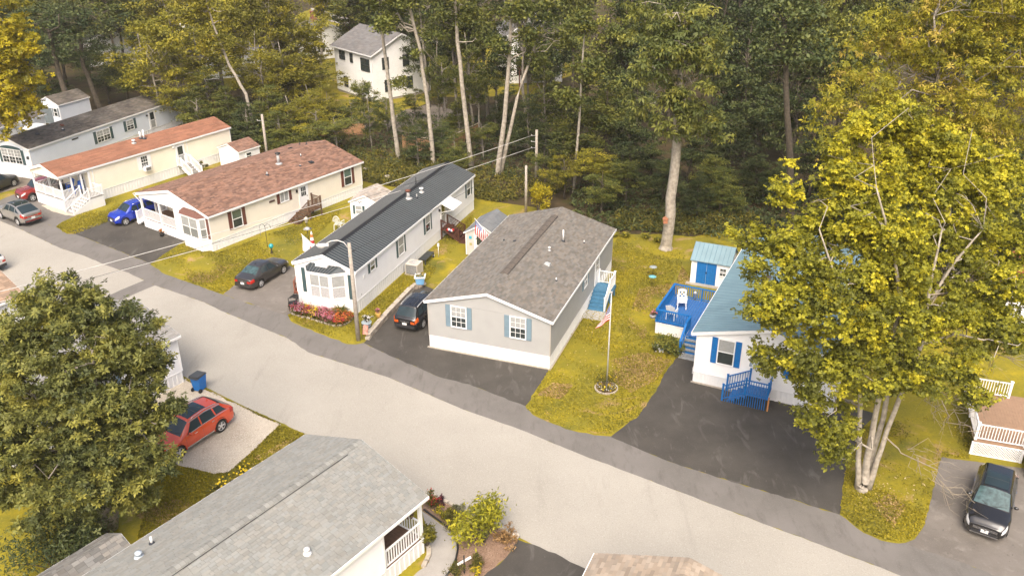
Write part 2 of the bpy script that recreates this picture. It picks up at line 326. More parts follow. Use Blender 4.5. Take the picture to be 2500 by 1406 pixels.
def skirt(root, p0, p1, z0, z1, mt=None, e=.30):
    """vertical skirting panels with raised ribs"""
    mt = mt or SKIRT
    p0 = Vector((*p0, 0)); p1 = Vector((*p1, 0)); d = (p1-p0); Ln = d.length; d.normalize(); n = Vector((d.y, -d.x, 0)); b = MB()
    P = lambda s_, o_, z_: p0+d*s_+n*o_+Vector((0, 0, z_))
    k = max(1, int(Ln/e)); st = Ln/k; prof = []
    for i in range(k):
        s0 = i*st; prof += [(s0, .004), (s0+st*.62, .004), (s0+st*.68, .028), (s0+st*.94, .028)]
    prof.append((Ln, .004))
    for (a, oa), (c, oc) in zip(prof, prof[1:]): b.quad(P(a, oa, z0), P(c, oc, z0), P(c, oc, z1), P(a, oa, z1))
    b.add([P(0, .0, z1-.04), P(Ln, .0, z1-.04), P(Ln, .045, z1-.04), P(0, .045, z1-.04), P(0, 0, z1+.015), P(Ln, 0, z1+.015), P(Ln, .045, z1+.015), P(0, .045, z1+.015)],
          [(0, 1, 2, 3), (7, 6, 5, 4), (3, 2, 6, 7), (0, 3, 7, 4), (1, 5, 6, 2)])
    return b.build('skirting', mt, root)
def wframe(p0, p1):
    d = Vector((p1[0]-p0[0], p1[1]-p0[1])); return (Vector((*p0, 0)), math.atan2(d.y, d.x), d.normalized())
def onwall(F, s, z, out=0.):
    o, a, d = F; return Vector((o.x+d.x*s+d.y*out, o.y+d.y*s-d.x*out, z))
_wc = {}
def window(root, F, s, z, w, h, glass=(None, None), grid=(0, 0), shut=None, sw=.32, fr=.065, trim=None, slide=False, label=None, mull=1):
    """window part: frame mesh; its panes, muntins and shutters. s = centre along the wall, z = sill. local -y is outward"""
    trim = trim or TRIM; o, a, d = F
    key = ('w', round(w, 3), round(h, 3), fr, slide, trim.name, mull)
    if key not in _wc:
        b = MB()
        b.box(-w/2-fr, -w/2, -.055, .01, -fr, h+fr); b.box(w/2, w/2+fr, -.055, .01, -fr, h+fr)
        b.box(-w/2, w/2, -.055, .01, h, h+fr); b.box(-w/2-.02, w/2+.02, -.075, .01, -fr, -.0)
        for k in range(1, mull): b.box(-w/2+w*k/mull-.035, -w/2+w*k/mull+.035, -.05, .01, 0, h)
        if slide: b.box(-.025, .025, -.045, .01, 0, h)
        else: b.box(-w/2, w/2, -.048, .01, h*.5-.028, h*.5+.028)
        _wc[key] = b.mesh('window', trim)
    wo = obj('window', _wc[key], root, onwall(F, s, z, .022), a)
    g0, g1 = glass; g0 = g0 or GLASS; g1 = g1 or GLASS
    for k in range(mull):
        x0 = -w/2+w*k/mull; x1 = -w/2+w*(k+1)/mull
        if slide: bx('pane', wo, g0, x0, (x0+x1)/2-.012, -.022, .0, 0, h); bx('pane', wo, g1, (x0+x1)/2+.012, x1, -.022, .0, 0, h)
        else: bx('pane', wo, g1, x0, x1, -.022, .0, 0, h*.5-.01); bx('pane', wo, g0, x0, x1, -.030, .0, h*.5+.01, h)
        gx, gz = grid
        for i in range(1, gx): bx('muntin', wo, trim, x0+(x1-x0)*i/gx-.011, x0+(x1-x0)*i/gx+.011, -.040, -.018, 0, h)
        for j in range(1, gz):
            if abs(j/gz-.5) > .01: bx('muntin', wo, trim, x0, x1, -.038, -.016, h*j/gz-.011, h*j/gz+.011)
    if shut:
        key = ('s', round(h, 2), round(sw, 2), shut.name)
        if key not in _wc:
            b = MB(); H = h+2*fr; b.box(0, sw, -.03, .0, 0, H)
            for z0, z1 in ((.04, H*.5-.02), (H*.5+.02, H-.04)): b.box(.04, sw-.04, -.04, -.028, z0+.02, z1-.02)
            for x0 in (0, sw-.035): b.box(x0, x0+.035, -.045, -.028, 0, H)
            for z0 in (0, H*.5-.02, H-.04): b.box(.035, sw-.035, -.045, -.028, z0, z0+.04)
            _wc[key] = b.mesh('shutter', shut)
        for x0 in (-w/2-fr-sw-.01, w/2+fr+.01): obj('shutter', _wc[key], root, onwall(F, s, z-fr, .022) + Vector((math.cos(a)*x0, math.sin(a)*x0, 0)), a)
    if label: wo['label'] = label
    return wo
def door(root, F, s, z, w=.9, h=2.0, mt=None, glass='top', pane=None):
    mt = mt or TRIM; o, a, d = F; b = MB()
    b.box(-w/2, w/2, -.045, .01, 0, h)
    for x0, x1, z0, z1 in ((-w/2-.09, -w/2, 0, h+.09), (w/2, w/2+.09, 0, h+.09), (-w/2, w/2, h, h+.09)): b.box(x0, x1, -.06, .01, z0, z1)
    do = b.build('door', mt, root, onwall(F, s, z, .022), a)
    pm = pane or GLASS
    if glass == 'top':
        bx('pane', do, pm, -w*.30, w*.30, -.055, -.04, h*.52, h*.92)
        for i in (1, 2): bx('muntin', do, TRIM, -w*.30+w*.2*i-.01, -w*.30+w*.2*i+.01, -.065, -.05, h*.52, h*.92)
        bx('muntin', do, TRIM, -w*.30, w*.30, -.063, -.05, h*.71, h*.73)
    else:
        bx('pane', do, pm, -w*.36, w*.36, -.055, -.04, h*.52, h*.94); bx('pane', do, GLASS_L, -w*.36, w*.36, -.055, -.04, h*.08, h*.48)
    bx('handle', do, M('dark_metal', (.03, .03, .03), .4), w*.36, w*.43, -.085, -.045, h*.46, h*.5)
    return do
SHV = {}
def shingle_roof(root, W, L, ze, zr, mt, mbase, ohf=.2, ohb=.2, ohs=.2, sr=None, tile=(.30, .15), tones=(.72, 1.22), parts=0, y_from=None, fasc=TRIM, th=.09, hue=.03, planes=(0, 1), rakeh=.17, capmt=None, caps=False, fasc_sides=True, seedk=1):
    """gable roof: base slab, fascia boards, and every shingle tab as its own thin slab (joined as stuff; the `parts` nearest ones as pieces)"""
    sr = W/2 if sr is None else sr
    y0, y1 = -ohf, L+ohb
    # slopes continue past the wall
    sl = (zr-ze)/sr; sl2 = (zr-ze)/(W-sr)
    xl, xr = -ohs, W+ohs; zl, zrr = ze-ohs*sl, ze-ohs*sl2
    b = MB()
    for (xa, za, xb, zb) in ((xl, zl, sr, zr), (sr, zr, xr, zrr)):
        b.hexa([(xa, y0, za), (xb, y0, zb), (xb, y1, zb), (xa, y1, za)], [(xa, y0, za+th), (xb, y0, zb+th), (xb, y1, zb+th), (xa, y1, za+th)])
    roof = b.build('roof', mbase, root)
    # fascia and rake boards
    for (xa, za, xb, zb) in ((xl, zl, sr, zr), (sr, zr, xr, zrr)):
        for yy in (y0, y1):
            b = MB(); q0, q1 = (yy-.016, yy-.001) if yy == y0 else (yy+.001, yy+.016)
            b.hexa([(xa, q0, za-rakeh+.05), (xb, q0, zb-rakeh+.05), (xb, q1, zb-rakeh+.05), (xa, q1, za-rakeh+.05)], [(xa, q0, za+th-.012), (xb, q0, zb+th-.012), (xb, q1, zb+th-.012), (xa, q1, za+th-.012)])
            b.build('rake_board', fasc, roof)
    if fasc_sides:
        bx('gutter', roof, fasc, xl-.05, xl-.002, y0, y1, zl-.07, zl+th-.015); bx('gutter', roof, fasc, xr+.002, xr+.05, y0, y1, zrr-.07, zrr+th-.015)
    # shingle tabs
    tw, te = tile; rs = np.random.default_rng(int(W*1000+L*10)+seedk); recs = []
    for pl in planes:
        a = np.array([xl, zl]) if pl == 0 else np.array([xr, zrr]); c = np.array([sr, zr]); SL = np.linalg.norm(c-a); u = (c-a)/SL; nn = np.array([-u[1], u[0]]) if pl == 0 else np.array([u[1], -u[0]])
        ncr = int(SL/te); e = SL/ncr
        for k in range(ncr):
            y = y0-rs.uniform(0, tw)
            while y < y1:
                wd = tw*rs.choice([.6, 1., 1., 1.35]); ya, yb = max(y, y0), min(y+wd, y1); y += wd
                if yb-ya < .03: continue
                lift = rs.choice([.0, .0, .006]); t = rs.uniform(*tones)
                recs.append((pl, k*e, (k+1)*e+.02, ya+.004, yb-.004, lift, t))
    def geo(rec):
        pl, s0, s1, ya, yb, lift, t = rec
        a = np.array([xl, zl+th]) if pl == 0 else np.array([xr, zrr+th]); c = np.array([sr, zr+th]); u = (c-a)/np.linalg.norm(c-a); nn = np.array([-u[1], u[0]]) if pl == 0 else np.array([u[1], -u[0]])
        lo = a+u*s0; hi = a+u*min(s1, np.linalg.norm(c-a))
        q = lambda p, o_, y_: (p[0]+nn[0]*o_, y_, p[1]+nn[1]*o_)
        bt, tp = .016+lift, .004+lift
        v = [q(lo, bt, ya), q(lo, bt, yb), q(hi, tp, yb), q(hi, tp, ya), q(lo, .0, ya), q(lo, .0, yb)]
        f = [(0, 3, 2, 1), (4, 0, 1, 5), (4, 3, 0), (5, 1, 2)]
        if pl == 1: f = [t_[::-1] for t_ in f]
        return v, f
    # choose the pieces that show largest: nearest to the camera and in frame
    if parts:
        Mx = Matrix.Translation(root.location) @ Matrix.Rotation(root.rotation_euler.z, 4, 'Z'); sc_ = []
        for i, rc in enumerate(recs):
            v, f = geo(rc); p = Mx @ Vector(v[0]); dd = p-Vector((0, 0, CAMH)); zc = dd.dot(FW); px = 1250+FPX*dd.dot(RT)/zc; py = 703+FPX*dd.dot(DN)/zc
            sc_.append((dd.length if (0 < px < 2500 and 0 < py < 1406) else 1e6, i))
        near = set(i for _, i in sorted(sc_)[:parts] if _ < 1e5)
    else: near = set()
    V = []; F4 = []; colr = []
    for i, rc in enumerate(recs):
        v, f = geo(rc); t = rc[6]; h = rs.uniform(-hue, hue); cl = (t*(1+h), t, t*(1-h), 1)
        if i in near:
            b = MB(); c0 = Vector(v[0]); b.add([Vector(p)-c0 for p in v], f); me = b.mesh('shingle', mt)
            at = me.attributes.new('col', 'FLOAT_COLOR', 'FACE'); at.data.foreach_set('color', list(cl)*len(f))
            obj('shingle', me, roof, c0)
        else:
            b0 = len(V); V += v
            for ff in f: F4.append(tuple(b0+j for j in (ff if len(ff) == 4 else ff+(ff[2],)))); colr.append(cl)
    if V:
        b = MB(); b.v = V; b.f = [tuple(dict.fromkeys(f)) for f in F4]; b.mi = [0]*len(F4); b.smooth = [False]*len(F4)
        me = b.mesh('shingle_courses', mt); at = me.attributes.new('col', 'FLOAT_COLOR', 'FACE'); at.data.foreach_set('color', np.array(colr, np.float32).ravel())
        obj('shingle_courses', me, roof, kind='stuff')
    if caps:
        n = int((y1-y0)/.21); key = ('cap', mt.name)
        for vv in range(4):
            b = MB(); w_ = .17; t = (.85, .95, 1.05, 1.15)[vv]
            pts = [(-w_, -w_*sl-.0), (-w_*.4, -.015), (0, .005), (w_*.4, -.015), (w_, -w_*sl2)]
            n5 = len(pts); b.add([(x, 0, z+.045) for x, z in pts]+[(x, .25, z+.022) for x, z in pts]+[(x, 0, z+.0) for x, z in pts],
                [(i, i+1, n5+i+1, n5+i) for i in range(n5-1)]+[(2*n5+i, 2*n5+i+1, i+1, i) for i in range(n5-1)])
            me = b.mesh('ridge_cap', mt); at = me.attributes.new('col', 'FLOAT_COLOR', 'FACE'); at.data.foreach_set('color', [t, t, t, 1]*len(me.polygons)); _wc[key+(vv,)] = me
        for i in range(n): obj('ridge_cap', _wc[key+(i*7 % 4,)], roof, (sr, y0+i*.21, zr+th+.01))
    return roof
def metal_roof(root, W, L, ze, zr, mt, mrib, ohf=.2, ohb=.2, ohs=.15, sr=None, pitch=.30, fasc=TRIM, th=.07, ribh=.028, ribw=.035, rakeh=.2, capmt=None):
    sr = W/2 if sr is None else sr; y0, y1 = -ohf, L+ohb; sl = (zr-ze)/sr; sl2 = (zr-ze)/(W-sr)
    xl, xr = -ohs, W+ohs; zl, zrr = ze-ohs*sl, ze-ohs*sl2; b = MB()
    for (xa, za, xb, zb) in ((xl, zl, sr, zr), (sr, zr, xr, zrr)):
        b.hexa([(xa, y0, za), (xb, y0, zb), (xb, y1, zb), (xa, y1, za)], [(xa, y0, za+th), (xb, y0, zb+th), (xb, y1, zb+th), (xa, y1, za+th)])
    roof = b.build('roof', mt, root)
    for (xa, za, xb, zb) in ((xl, zl, sr, zr), (sr, zr, xr, zrr)):
        for yy in (y0, y1):
            b = MB(); q0, q1 = (yy-.016, yy-.001) if yy == y0 else (yy+.001, yy+.016)
            b.hexa([(xa, q0, za-rakeh+.05), (xb, q0, zb-rakeh+.05), (xb, q1, zb-rakeh+.05), (xa, q1, za-rakeh+.05)], [(xa, q0, za+th-.012), (xb, q0, zb+th-.012), (xb, q1, zb+th-.012), (xa, q1, za+th-.012)])
            b.build('rake_board', fasc, roof)
    bx('gutter', roof, fasc, xl-.05, xl-.002, y0, y1, zl-.1, zl+th-.01); bx('gutter', roof, fasc, xr+.002, xr+.05, y0, y1, zrr-.1, zrr+th-.01)
    n = int((y1-y0)/pitch); st = (y1-y0)/n
    for (xa, za, xb, zb) in ((xl, zl, sr, zr), (xr, zrr, sr, zr)):
        d = Vector((xb-xa, 0, zb-za)); ln = d.length; u = d.normalized(); nn = Vector((-u.z, 0, u.x)) if u.x > 0 else Vector((u.z, 0, -u.x))
        b = MB()
        prof = [(0, .004), (st-ribw-.004, .004), (st-ribw*.8-.004, ribh), (st-ribw*.2-.004, ribh), (st-.004, .004)]
        for j, ((a, oa), (c, oc)) in enumerate(zip(prof, prof[1:])):
            q = [Vector((0, a, 0))+nn*oa, Vector((0, c, 0))+nn*oc, u*ln+Vector((0, c, 0))+nn*oc, u*ln+Vector((0, a, 0))+nn*oa]
            b.quad(*(q[::-1] if u.x > 0 else q), mi=(0 if j == 0 else 1))
        me = b.mesh('roof_panel', [mt, mrib])
        for k in range(n): obj('roof_panel', me, roof, (xa, y0+k*st, za+th))
    b = MB(); zc = zr+th
    for sgn, s_ in ((-1, sl), (1, sl2)):
        q = [(sr, y0, zc+.05), (sr+sgn*.2, y0, zc+.04-.2*s_), (sr+sgn*.2, y1, zc+.04-.2*s_), (sr, y1, zc+.05)]
        b.quad(*(q if sgn > 0 else q[::-1]))
    b.build('ridge_flashing', capmt or mt, roof)
    return roof
def roof_z(W, ze, zr, x, th=.09, sr=None):
    sr = W/2 if sr is None else sr
    return (ze+(zr-ze)*x/sr if x <= sr else zr-(zr-ze)*(x-sr)/(W-sr))+th
VENTW = M('white_pvc', (.75, .74, .72), .4, .05); VENTG = M('galvanised', (.40, .40, .39), .45, .12, 8); DKM = M('dark_metal', (.03, .03, .03), .4); BOOT = M('rubber_boot', (.03, .035, .045), .7)
def pipe(root, x, y, z, r=.05, h=.35, mt=None, cap=None, name='vent_pipe'):
    b = MB(); b.lathe([(r*2.6, -.05), (r*2.4, .04), (r*1.05, .09)], 12, 1); b.lathe([(r, .0), (r, h), (r*.75, h), (r*.75, h-.04)], 12, 0)
    if cap: b.lathe([(r*1.05, h+.06), (r*1.8, h+.06), (r*1.8, h+.14), (r*.3, h+.2)], 12, 2); b.lathe([(r*.6, h-.02), (r*.6, h+.07)], 8, 0)
    return b.build(name, [mt or VENTW, BOOT if not cap else (mt or VENTG), cap or DKM], root, (x, y, z))
def box_vent(root, x, y, z, w=.34, mt=None, tilt=0):
    b = MB(); b.hexa([(-w/2, -w/2, 0), (w/2, -w/2, 0), (w/2, w/2, 0), (-w/2, w/2, 0)], [(-w/2*.8, -w/2*.8, .11), (w/2*.8, -w/2*.8, .11), (w/2*.8, w/2*.8, .11), (-w/2*.8, w/2*.8, .11)]); b.box(-w*.62, w*.62, -w*.62, w*.62, -.03, .012)
    o = b.build('roof_vent', mt or DKM, root, (x, y, z)); o.rotation_euler = (0, tilt, 0); return o
def railing(root, mt, p, q, h=.9, sp=.125, post=None, posts=(1, 1), pw=.1, bw=.035, railw=.07, z2=None, lowz=.09, mpost=None, ext=.1):
    """posts, top rail, bottom rail and single balusters from p to q (points on the floor line; may slope)"""
    p = Vector(p); q = Vector(q); d = q-p; Ln = Vector((d.x, d.y, 0)).length; u = d/Ln
    up = Vector((0, 0, 1)); mp = mpost or mt
    beam('rail', root, mt, p+up*h, q+up*h, railw, .05); beam('rail', root, mt, p+up*lowz, q+up*lowz, railw*.7, .05)
    n = max(1, int(Ln/sp)); a = math.atan2(d.y, d.x)
    for i in range(1, n):
        c = p+u*(Ln*i/n); bx('baluster', root, mt, c.x-bw/2, c.x+bw/2, c.y-bw/2, c.y+bw/2, c.z+lowz+.01, c.z+h-.01, a)
    for k, c in ((0, p), (1, q)):
        if posts[k]:
            bx('post', root, mp, c.x-pw/2, c.x+pw/2, c.y-pw/2, c.y+pw/2, c.z-.02, c.z+h+ext, a); bx('post_cap', root, mp, c.x-pw*.65, c.x+pw*.65, c.y-pw*.65, c.y+pw*.65, c.z+h+ext, c.z+h+ext+.035, a)
# ============================================================ the homes
def place(h, corner, lx, ly):
    """root location so that local (lx,ly) lands on the world point `corner`, heading h degrees"""
    a = R(h); q = Vector((math.cos(a), -math.sin(a), 0)); d = Vector((math.sin(a), math.cos(a), 0))
    p = Vector((corner[0], corner[1], 0))-q*lx-d*ly
    return p, -a
def corner_posts(root, mt, W, L, z0, z1, skip=()):
    for i, (x, y) in enumerate(((0, 0), (W, 0), (W, L), (0, L))):
        if i in skip: continue
        bx('corner_post', root, mt, x-.035, x+.035, y-.035, y+.035, z0, z1)
def shell(root, W, L, zs, ze, zr, mt, walls='frbl', skirtm=None, trim=TRIM, sr=None, e=.13):
    P = [(0, 0), (W, 0), (W, L), (0, L)]; sr = W/2 if sr is None else sr
    for k, (i, j) in {'f': (0, 1), 'r': (1, 2), 'b': (2, 3), 'l': (3, 0)}.items():
        if k not in walls: continue
        g = None
        if k == 'f': g = (zr, sr)
        if k == 'b': g = (zr, W-sr)
        wall(root, P[i], P[j], zs, ze, mt, g, e); skirt(root, P[i], P[j], 0, zs, skirtm)
    corner_posts(root, trim, W, L, zs, ze)
def block(root, name, mt, pts, z0, z1):
    b = MB(); b.prism(pts, z0, z1); return b.build(name, mt, root)
def bay(root, x0, x1, xa, xb, out, z0, z1, zw0, zw1, mt, roofm, n, glass, trim=TRIM, rise=.35, sidewin=True, ribm=None, skirt_to=None, shut=None):
    """bay window: wall base x0..x1, face xa..xb at distance out in front of y=0"""
    pts = [(x0, .0), (xa, -out), (xb, -out), (x1, .0)]
    zz = skirt_to if skirt_to is not None else z0
    for i in range(3): wall(root, pts[i], pts[i+1], z0, z1, mt, None, name='bay_wall')
    if skirt_to is not None:
        for i in range(3): skirt(root, pts[i], pts[i+1], 0, z0)
    ov = .12; q = [(x0-ov, .0), (xa-ov*.6, -out-ov), (xb+ov*.6, -out-ov), (x1+ov, .0)]
    b = MB(); b.prism(q, z1, z1+.07); b.build('bay_soffit', trim, root)
    t = [(x0+.35, -.01), (x1-.35, -.01)]; zt = z1+.07+rise; zb = z1+.072
    b = MB(); b.add([(*q[0], zb), (*q[1], zb), (*q[2], zb), (*q[3], zb), (*t[0], zt), (*t[1], zt)], [(0, 1, 4), (1, 2, 5, 4), (2, 3, 5)])
    ro = b.build('bay_roof', roofm, root)
    if ribm:
        A, B, C, D = Vector((*q[1], zb)), Vector((*q[2], zb)), Vector((*t[1], zt)), Vector((*t[0], zt))
        for k in range(1, 9):
            f = k/9; beam('rib', ro, ribm, A.lerp(B, f)+Vector((0, -.005, .012)), D.lerp(C, f)+Vector((0, -.005, .012)), .03, .03)
    for i in (0, 1, 2):
        F = wframe(pts[i], pts[i+1]); ln = math.dist(pts[i], pts[i+1])
        if i == 1: window(root, F, ln/2, zw0, ln-.22, zw1-zw0, glass=glass, mull=n)
        elif sidewin: window(root, F, ln/2, zw0, max(.2, ln-.22), zw1-zw0, glass=glass)
    return ro

# ---- grey home with grey shingles (centre)
W, L, zs, ze, zr = 8.1, 15.3, .87, 3.35, 4.5
GREY = M('grey_siding', srgb(160, 160, 157), .55, .04, 1.2); BLUESH = M('blue_shutter', srgb(116, 138, 150), .5, .06, 4)
SH_G = M('grey_brown_shingle', srgb(115, 110, 102), .9, .10, 1.2, attr='col', bump=.4, bscale=120); SH_GB = M('shingle_base', (.05, .047, .045), .9)  # last one: even dark colour of the slab under the tabs
loc, rz = place(20.1, (2.31, 45.91), W, 0); H4 = thing('mobile_home', 'grey sided home with grey shingle roof and light blue shutters, in the centre', 'house', loc, rz)
shell(H4, W, L, zs, ze, zr, GREY, trim=M('grey_trim', srgb(170, 164, 155), .5, .03))
rf = shingle_roof(H4, W, L, ze, zr, SH_G, SH_GB, ohf=.15, ohb=.15, ohs=.2, parts=300, tile=(.32, .15), tones=(.78, 1.2), hue=.05)
F = wframe((0, 0), (W, 0)); Fs = wframe((W, 0), (W, L))
for x, z in ((2.1, 1.85), (6.03, 1.82)): window(H4, F, x, z, .95, 1.38, glass=(GLASS_L, GLASS), grid=(3, 4), shut=BLUESH, sw=.33)
window(H4, Fs, 7.7, 2.15, .75, .85, glass=(GLASS_L, GLASS), grid=(2, 2), shut=BLUESH, sw=.3); door(H4, Fs, 10.75, .97, .9, 2.0)
bx('porch_light', H4, TRIM, W+.02, W+.14, 9.95, 10.05, 2.85, 3.05)
# ridge vent and roof fittings
b = MB(); s_ = (zr-ze)/(W/2)
for sg in (-1, 1):
    q = [(W/2, 2.9, zr+.16), (W/2+sg*.24, 2.9, zr+.15-.24*s_), (W/2+sg*.24, 13.6, zr+.15-.24*s_), (W/2, 13.6, zr+.16)]
    b.quad(*(q if sg > 0 else q[::-1])); q2 = [(W/2+sg*.24, 2.9, zr+.15-.24*s_), (W/2+sg*.24, 2.9, zr+.06-.24*s_), (W/2+sg*.24, 13.6, zr+.06-.24*s_), (W/2+sg*.24, 13.6, zr+.15-.24*s_)]; b.quad(*(q2 if sg > 0 else q2[::-1]))
b.add([(W/2-.24, 2.9, zr+.06-.24*s_), (W/2+.24, 2.9, zr+.06-.24*s_), (W/2+.24, 2.9, zr+.15-.24*s_), (W/2, 2.9, zr+.16), (W/2-.24, 2.9, zr+.15-.24*s_)], [(0, 1, 2, 3, 4)])
rv = b.build('ridge_vent', M('vent_shingle', srgb(96, 88, 80), .9, .15, 8), rf)
for sg in (-1, 1): beam('vent_edge', rf, DKM, (W/2+sg*.25, 2.88, zr+.11-.25*s_), (W/2+sg*.25, 13.6, zr+.11-.25*s_), .035, .05)
for k in range(12): beam('vent_edge', rf, M('vent_gap', (.07, .065, .06), .9), (W/2-.22, 3.6+k*.86, zr+.162-.22*s_), (W/2, 3.6+k*.86, zr+.172), .03, .012); beam('vent_edge', rf, MATS['vent_gap'], (W/2, 3.6+k*.86, zr+.172), (W/2+.22, 3.6+k*.86, zr+.162-.22*s_), .03, .012)
rz_ = lambda x: roof_z(W, ze, zr, x)
pipe(H4, 5.75, 10.2, rz_(5.75), .055, .85, VENTW); o = pipe(H4, 5.4, 8.1, rz_(5.4), .05, .12, VENTG, cap=VENTW); pipe(H4, 7.0, 11.2, rz_(7.0), .03, .2); pipe(H4, 7.0, 4.6, rz_(7.), .035, .22); pipe(H4, 1.6, 9.4, rz_(1.6), .03, .1, BOOT)
box_vent(H4, 5.9, 6.2, rz_(5.9), .36, M('skylight_dome', (.42, .43, .42), .3, .05), tilt=.27); box_vent(H4, 2.6, 8.9, rz_(2.6)-.04, .22, BOOT, tilt=-.27)
for (x0, x1, y0, y1) in ((-.12, W+.10, -.16, -.03), (W+.04, W+.12, 0, 7)): bx('footing', H4, M('concrete', (.38, .34, .28), .9, .12, 6), x0, x1, y0, y1, 0, .06)
# side steps of the grey home
TEAL = M('teal_deck_paint', srgb(70, 118, 148), .55, .14, 5)
a = R(20.1); S4 = thing('side_steps', 'teal painted steps with white vinyl railing beside the grey home', 'steps', loc+Vector((math.cos(a)*W, -math.sin(a)*W, 0)), rz)
for k in range(8): bx('deck_board', S4, TEAL, .06, 1.35, 9.8+k*.17, 9.8+k*.17+.16, .87, .91)
for k in range(5): z = .91-.165*(k+1); bx('tread', S4, TEAL, .06, 1.25, 9.8-.29*(k+1), 9.8-.29*k-.01, z-.04, z); bx('riser', S4, TEAL, .08, 1.23, 9.8-.29*k-.02, 9.8-.29*k, z-.15, z+.12)
bx('fascia', S4, TEAL, 1.352, 1.39, 9.7, 11.2, .62, .87); bx('fascia', S4, TEAL, .06, 1.34, 11.165, 11.2, .62, .87)
for x, y in ((1.3, 9.85), (1.3, 11.1), (.12, 11.1)): bx('leg', S4, TEAL, x-.05, x+.05, y-.05, y+.05, 0, .86)
railing(S4, TRIM, (1.28, 9.75, .91), (1.28, 11.12, .91), .92, posts=(1, 1), pw=.11); railing(S4, TRIM, (.14, 11.12, .91), (1.28, 11.12, .91), .92, posts=(1, 0), pw=.11)
railing(S4, TRIM, (1.28, 8.4, .1), (1.28, 9.75, .91), .90, posts=(1, 0), pw=.11)
beam('stringer', S4, TEAL, (1.3, 8.35, .02), (1.3, 9.75, .80), .04, .22)
bx('landing_pad', S4, M('pad_gravel', (.40, .39, .36), .95, .3, 18), .03, 1.45, 7.1, 8.38, .0, .05)

# ---- white home with black metal roof
W, L, zs, ze, zr = 4.7, 21.3, .92, 3.22, 4.08
DKR = M('charcoal_metal_roof', (.034, .046, .050), .42, .12, 1.2, metal=.15, spec=.6); RIB = M('roof_rib', (.17, .17, .165), .35, .1, 4, metal=.1); GRNSH = M('green_shutter', (.05, .09, .095), .5, .1, 6)
loc, rz = place(19.9, (-10.67, 53.38), W, 0); H3 = thing('mobile_home', 'long white home with black ribbed metal roof and a bay window', 'house', loc, rz)
shell(H3, W, L, zs, ze, zr, WHITE)
rf = metal_roof(H3, W, L, ze, zr, DKR, RIB, ohf=.12, ohb=.1, ohs=.14, pitch=.30, rakeh=.24, capmt=M('black_flashing', (.018, .018, .018), .45, .1))
bay(H3, .95, 3.95, 1.45, 3.1, .62, zs, 2.95, 1.12, 2.78, WHITE, DKR, 2, (GLASS_L, CURTAIN), rise=.34, ribm=RIB, skirt_to=0)
F = wframe((0, 0), (W, 0)); Fs = wframe((W, 0), (W, L))
for s in (.62, 4.28):
    b = MB(); b.box(-.14, .14, -.03, .0, 0, 1.85); [b.box(-.11, .11, -.04, -.029, .06+k*.145, .06+k*.145+.09) for k in range(12)]; b.build('shutter', GRNSH, H3, onwall(F, s, 1.0, .022), F[1])
b = MB(); b.box(-.45, .45, -.12, .12, 0, .16); b.build('shade_roll', TRIM, H3, (2.3, -.2, 3.27))
window(H3, Fs, 2.4, 2.28, .62, .66, glass=(GLASS_L, GLASS), shut=GRNSH, sw=.26); window(H3, Fs, 6.85, 1.65, .85, 1.33, glass=(GLASS_L, GLASS_L), shut=GRNSH, sw=.25)
window(H3, Fs, 11.6, 1.65, .8, 1.32, glass=(GLASS_L, GLASS), shut=GRNSH, sw=.25); window(H3, Fs, 20.1, 1.75, .75, 1.28, glass=(GLASS_L, GLASS), shut=GRNSH, sw=.25)
door(H3, Fs, 14.55, .98, .8, 2.05, glass='full')
b = MB()
for k in range(16):
    y = 14.0+k*.12; b.hexa([(W+.02, y, 3.13), (W+1.2, y, 2.66), (W+1.2, y+.06, 2.66), (W+.02, y+.06, 3.13)], [(W+.02, y, 3.17), (W+1.2, y, 2.70), (W+1.2, y+.06, 2.70), (W+.02, y+.06, 3.17)])
    b.hexa([(W+.02, y+.06, 3.115), (W+1.2, y+.06, 2.645), (W+1.2, y+.12, 2.645), (W+.02, y+.12, 3.115)], [(W+.02, y+.06, 3.14), (W+1.2, y+.06, 2.67), (W+1.2, y+.12, 2.67), (W+.02, y+.12, 3.14)])
b.bar((W+.02, 13.99, 2.3), (W+1.12, 13.99, 2.68), .03); b.bar((W+.02, 15.93, 2.3), (W+1.12, 15.93, 2.68), .03); b.build('door_awning', TRIM, H3)
bx('wall_light', H3, DKM, W+.02, W+.16, 13.75, 13.87, 2.5, 2.7); bx('meter_box', H3, TRIM, W+.02, W+.08, 1.0, 1.22, 2.2, 2.45); bx('wall_outlet', H3, VENTG, W+.02, W+.05, .55, .62, 1.15, 1.22)
rz3 = lambda x: roof_z(W, ze, zr, x, .07)
pipe(H3, 2.85, 12.2, rz3(2.85), .13, .55, VENTG, cap=M('rust_cap', (.16, .06, .035), .7)); pipe(H3, 3.1, 14.1, rz3(3.1), .10, .22, VENTG, cap=VENTW); pipe(H3, 3.25, 12.9, rz3(3.25), .05, .3, VENTG); pipe(H3, 2.05, 15.3, rz3(2.05), .04, .6, DKM)
box_vent(H3, 1.3, 15.2, rz3(1.3)-.06, .62, M('bare_patch', (.16, .16, .155), .5), tilt=-.33)
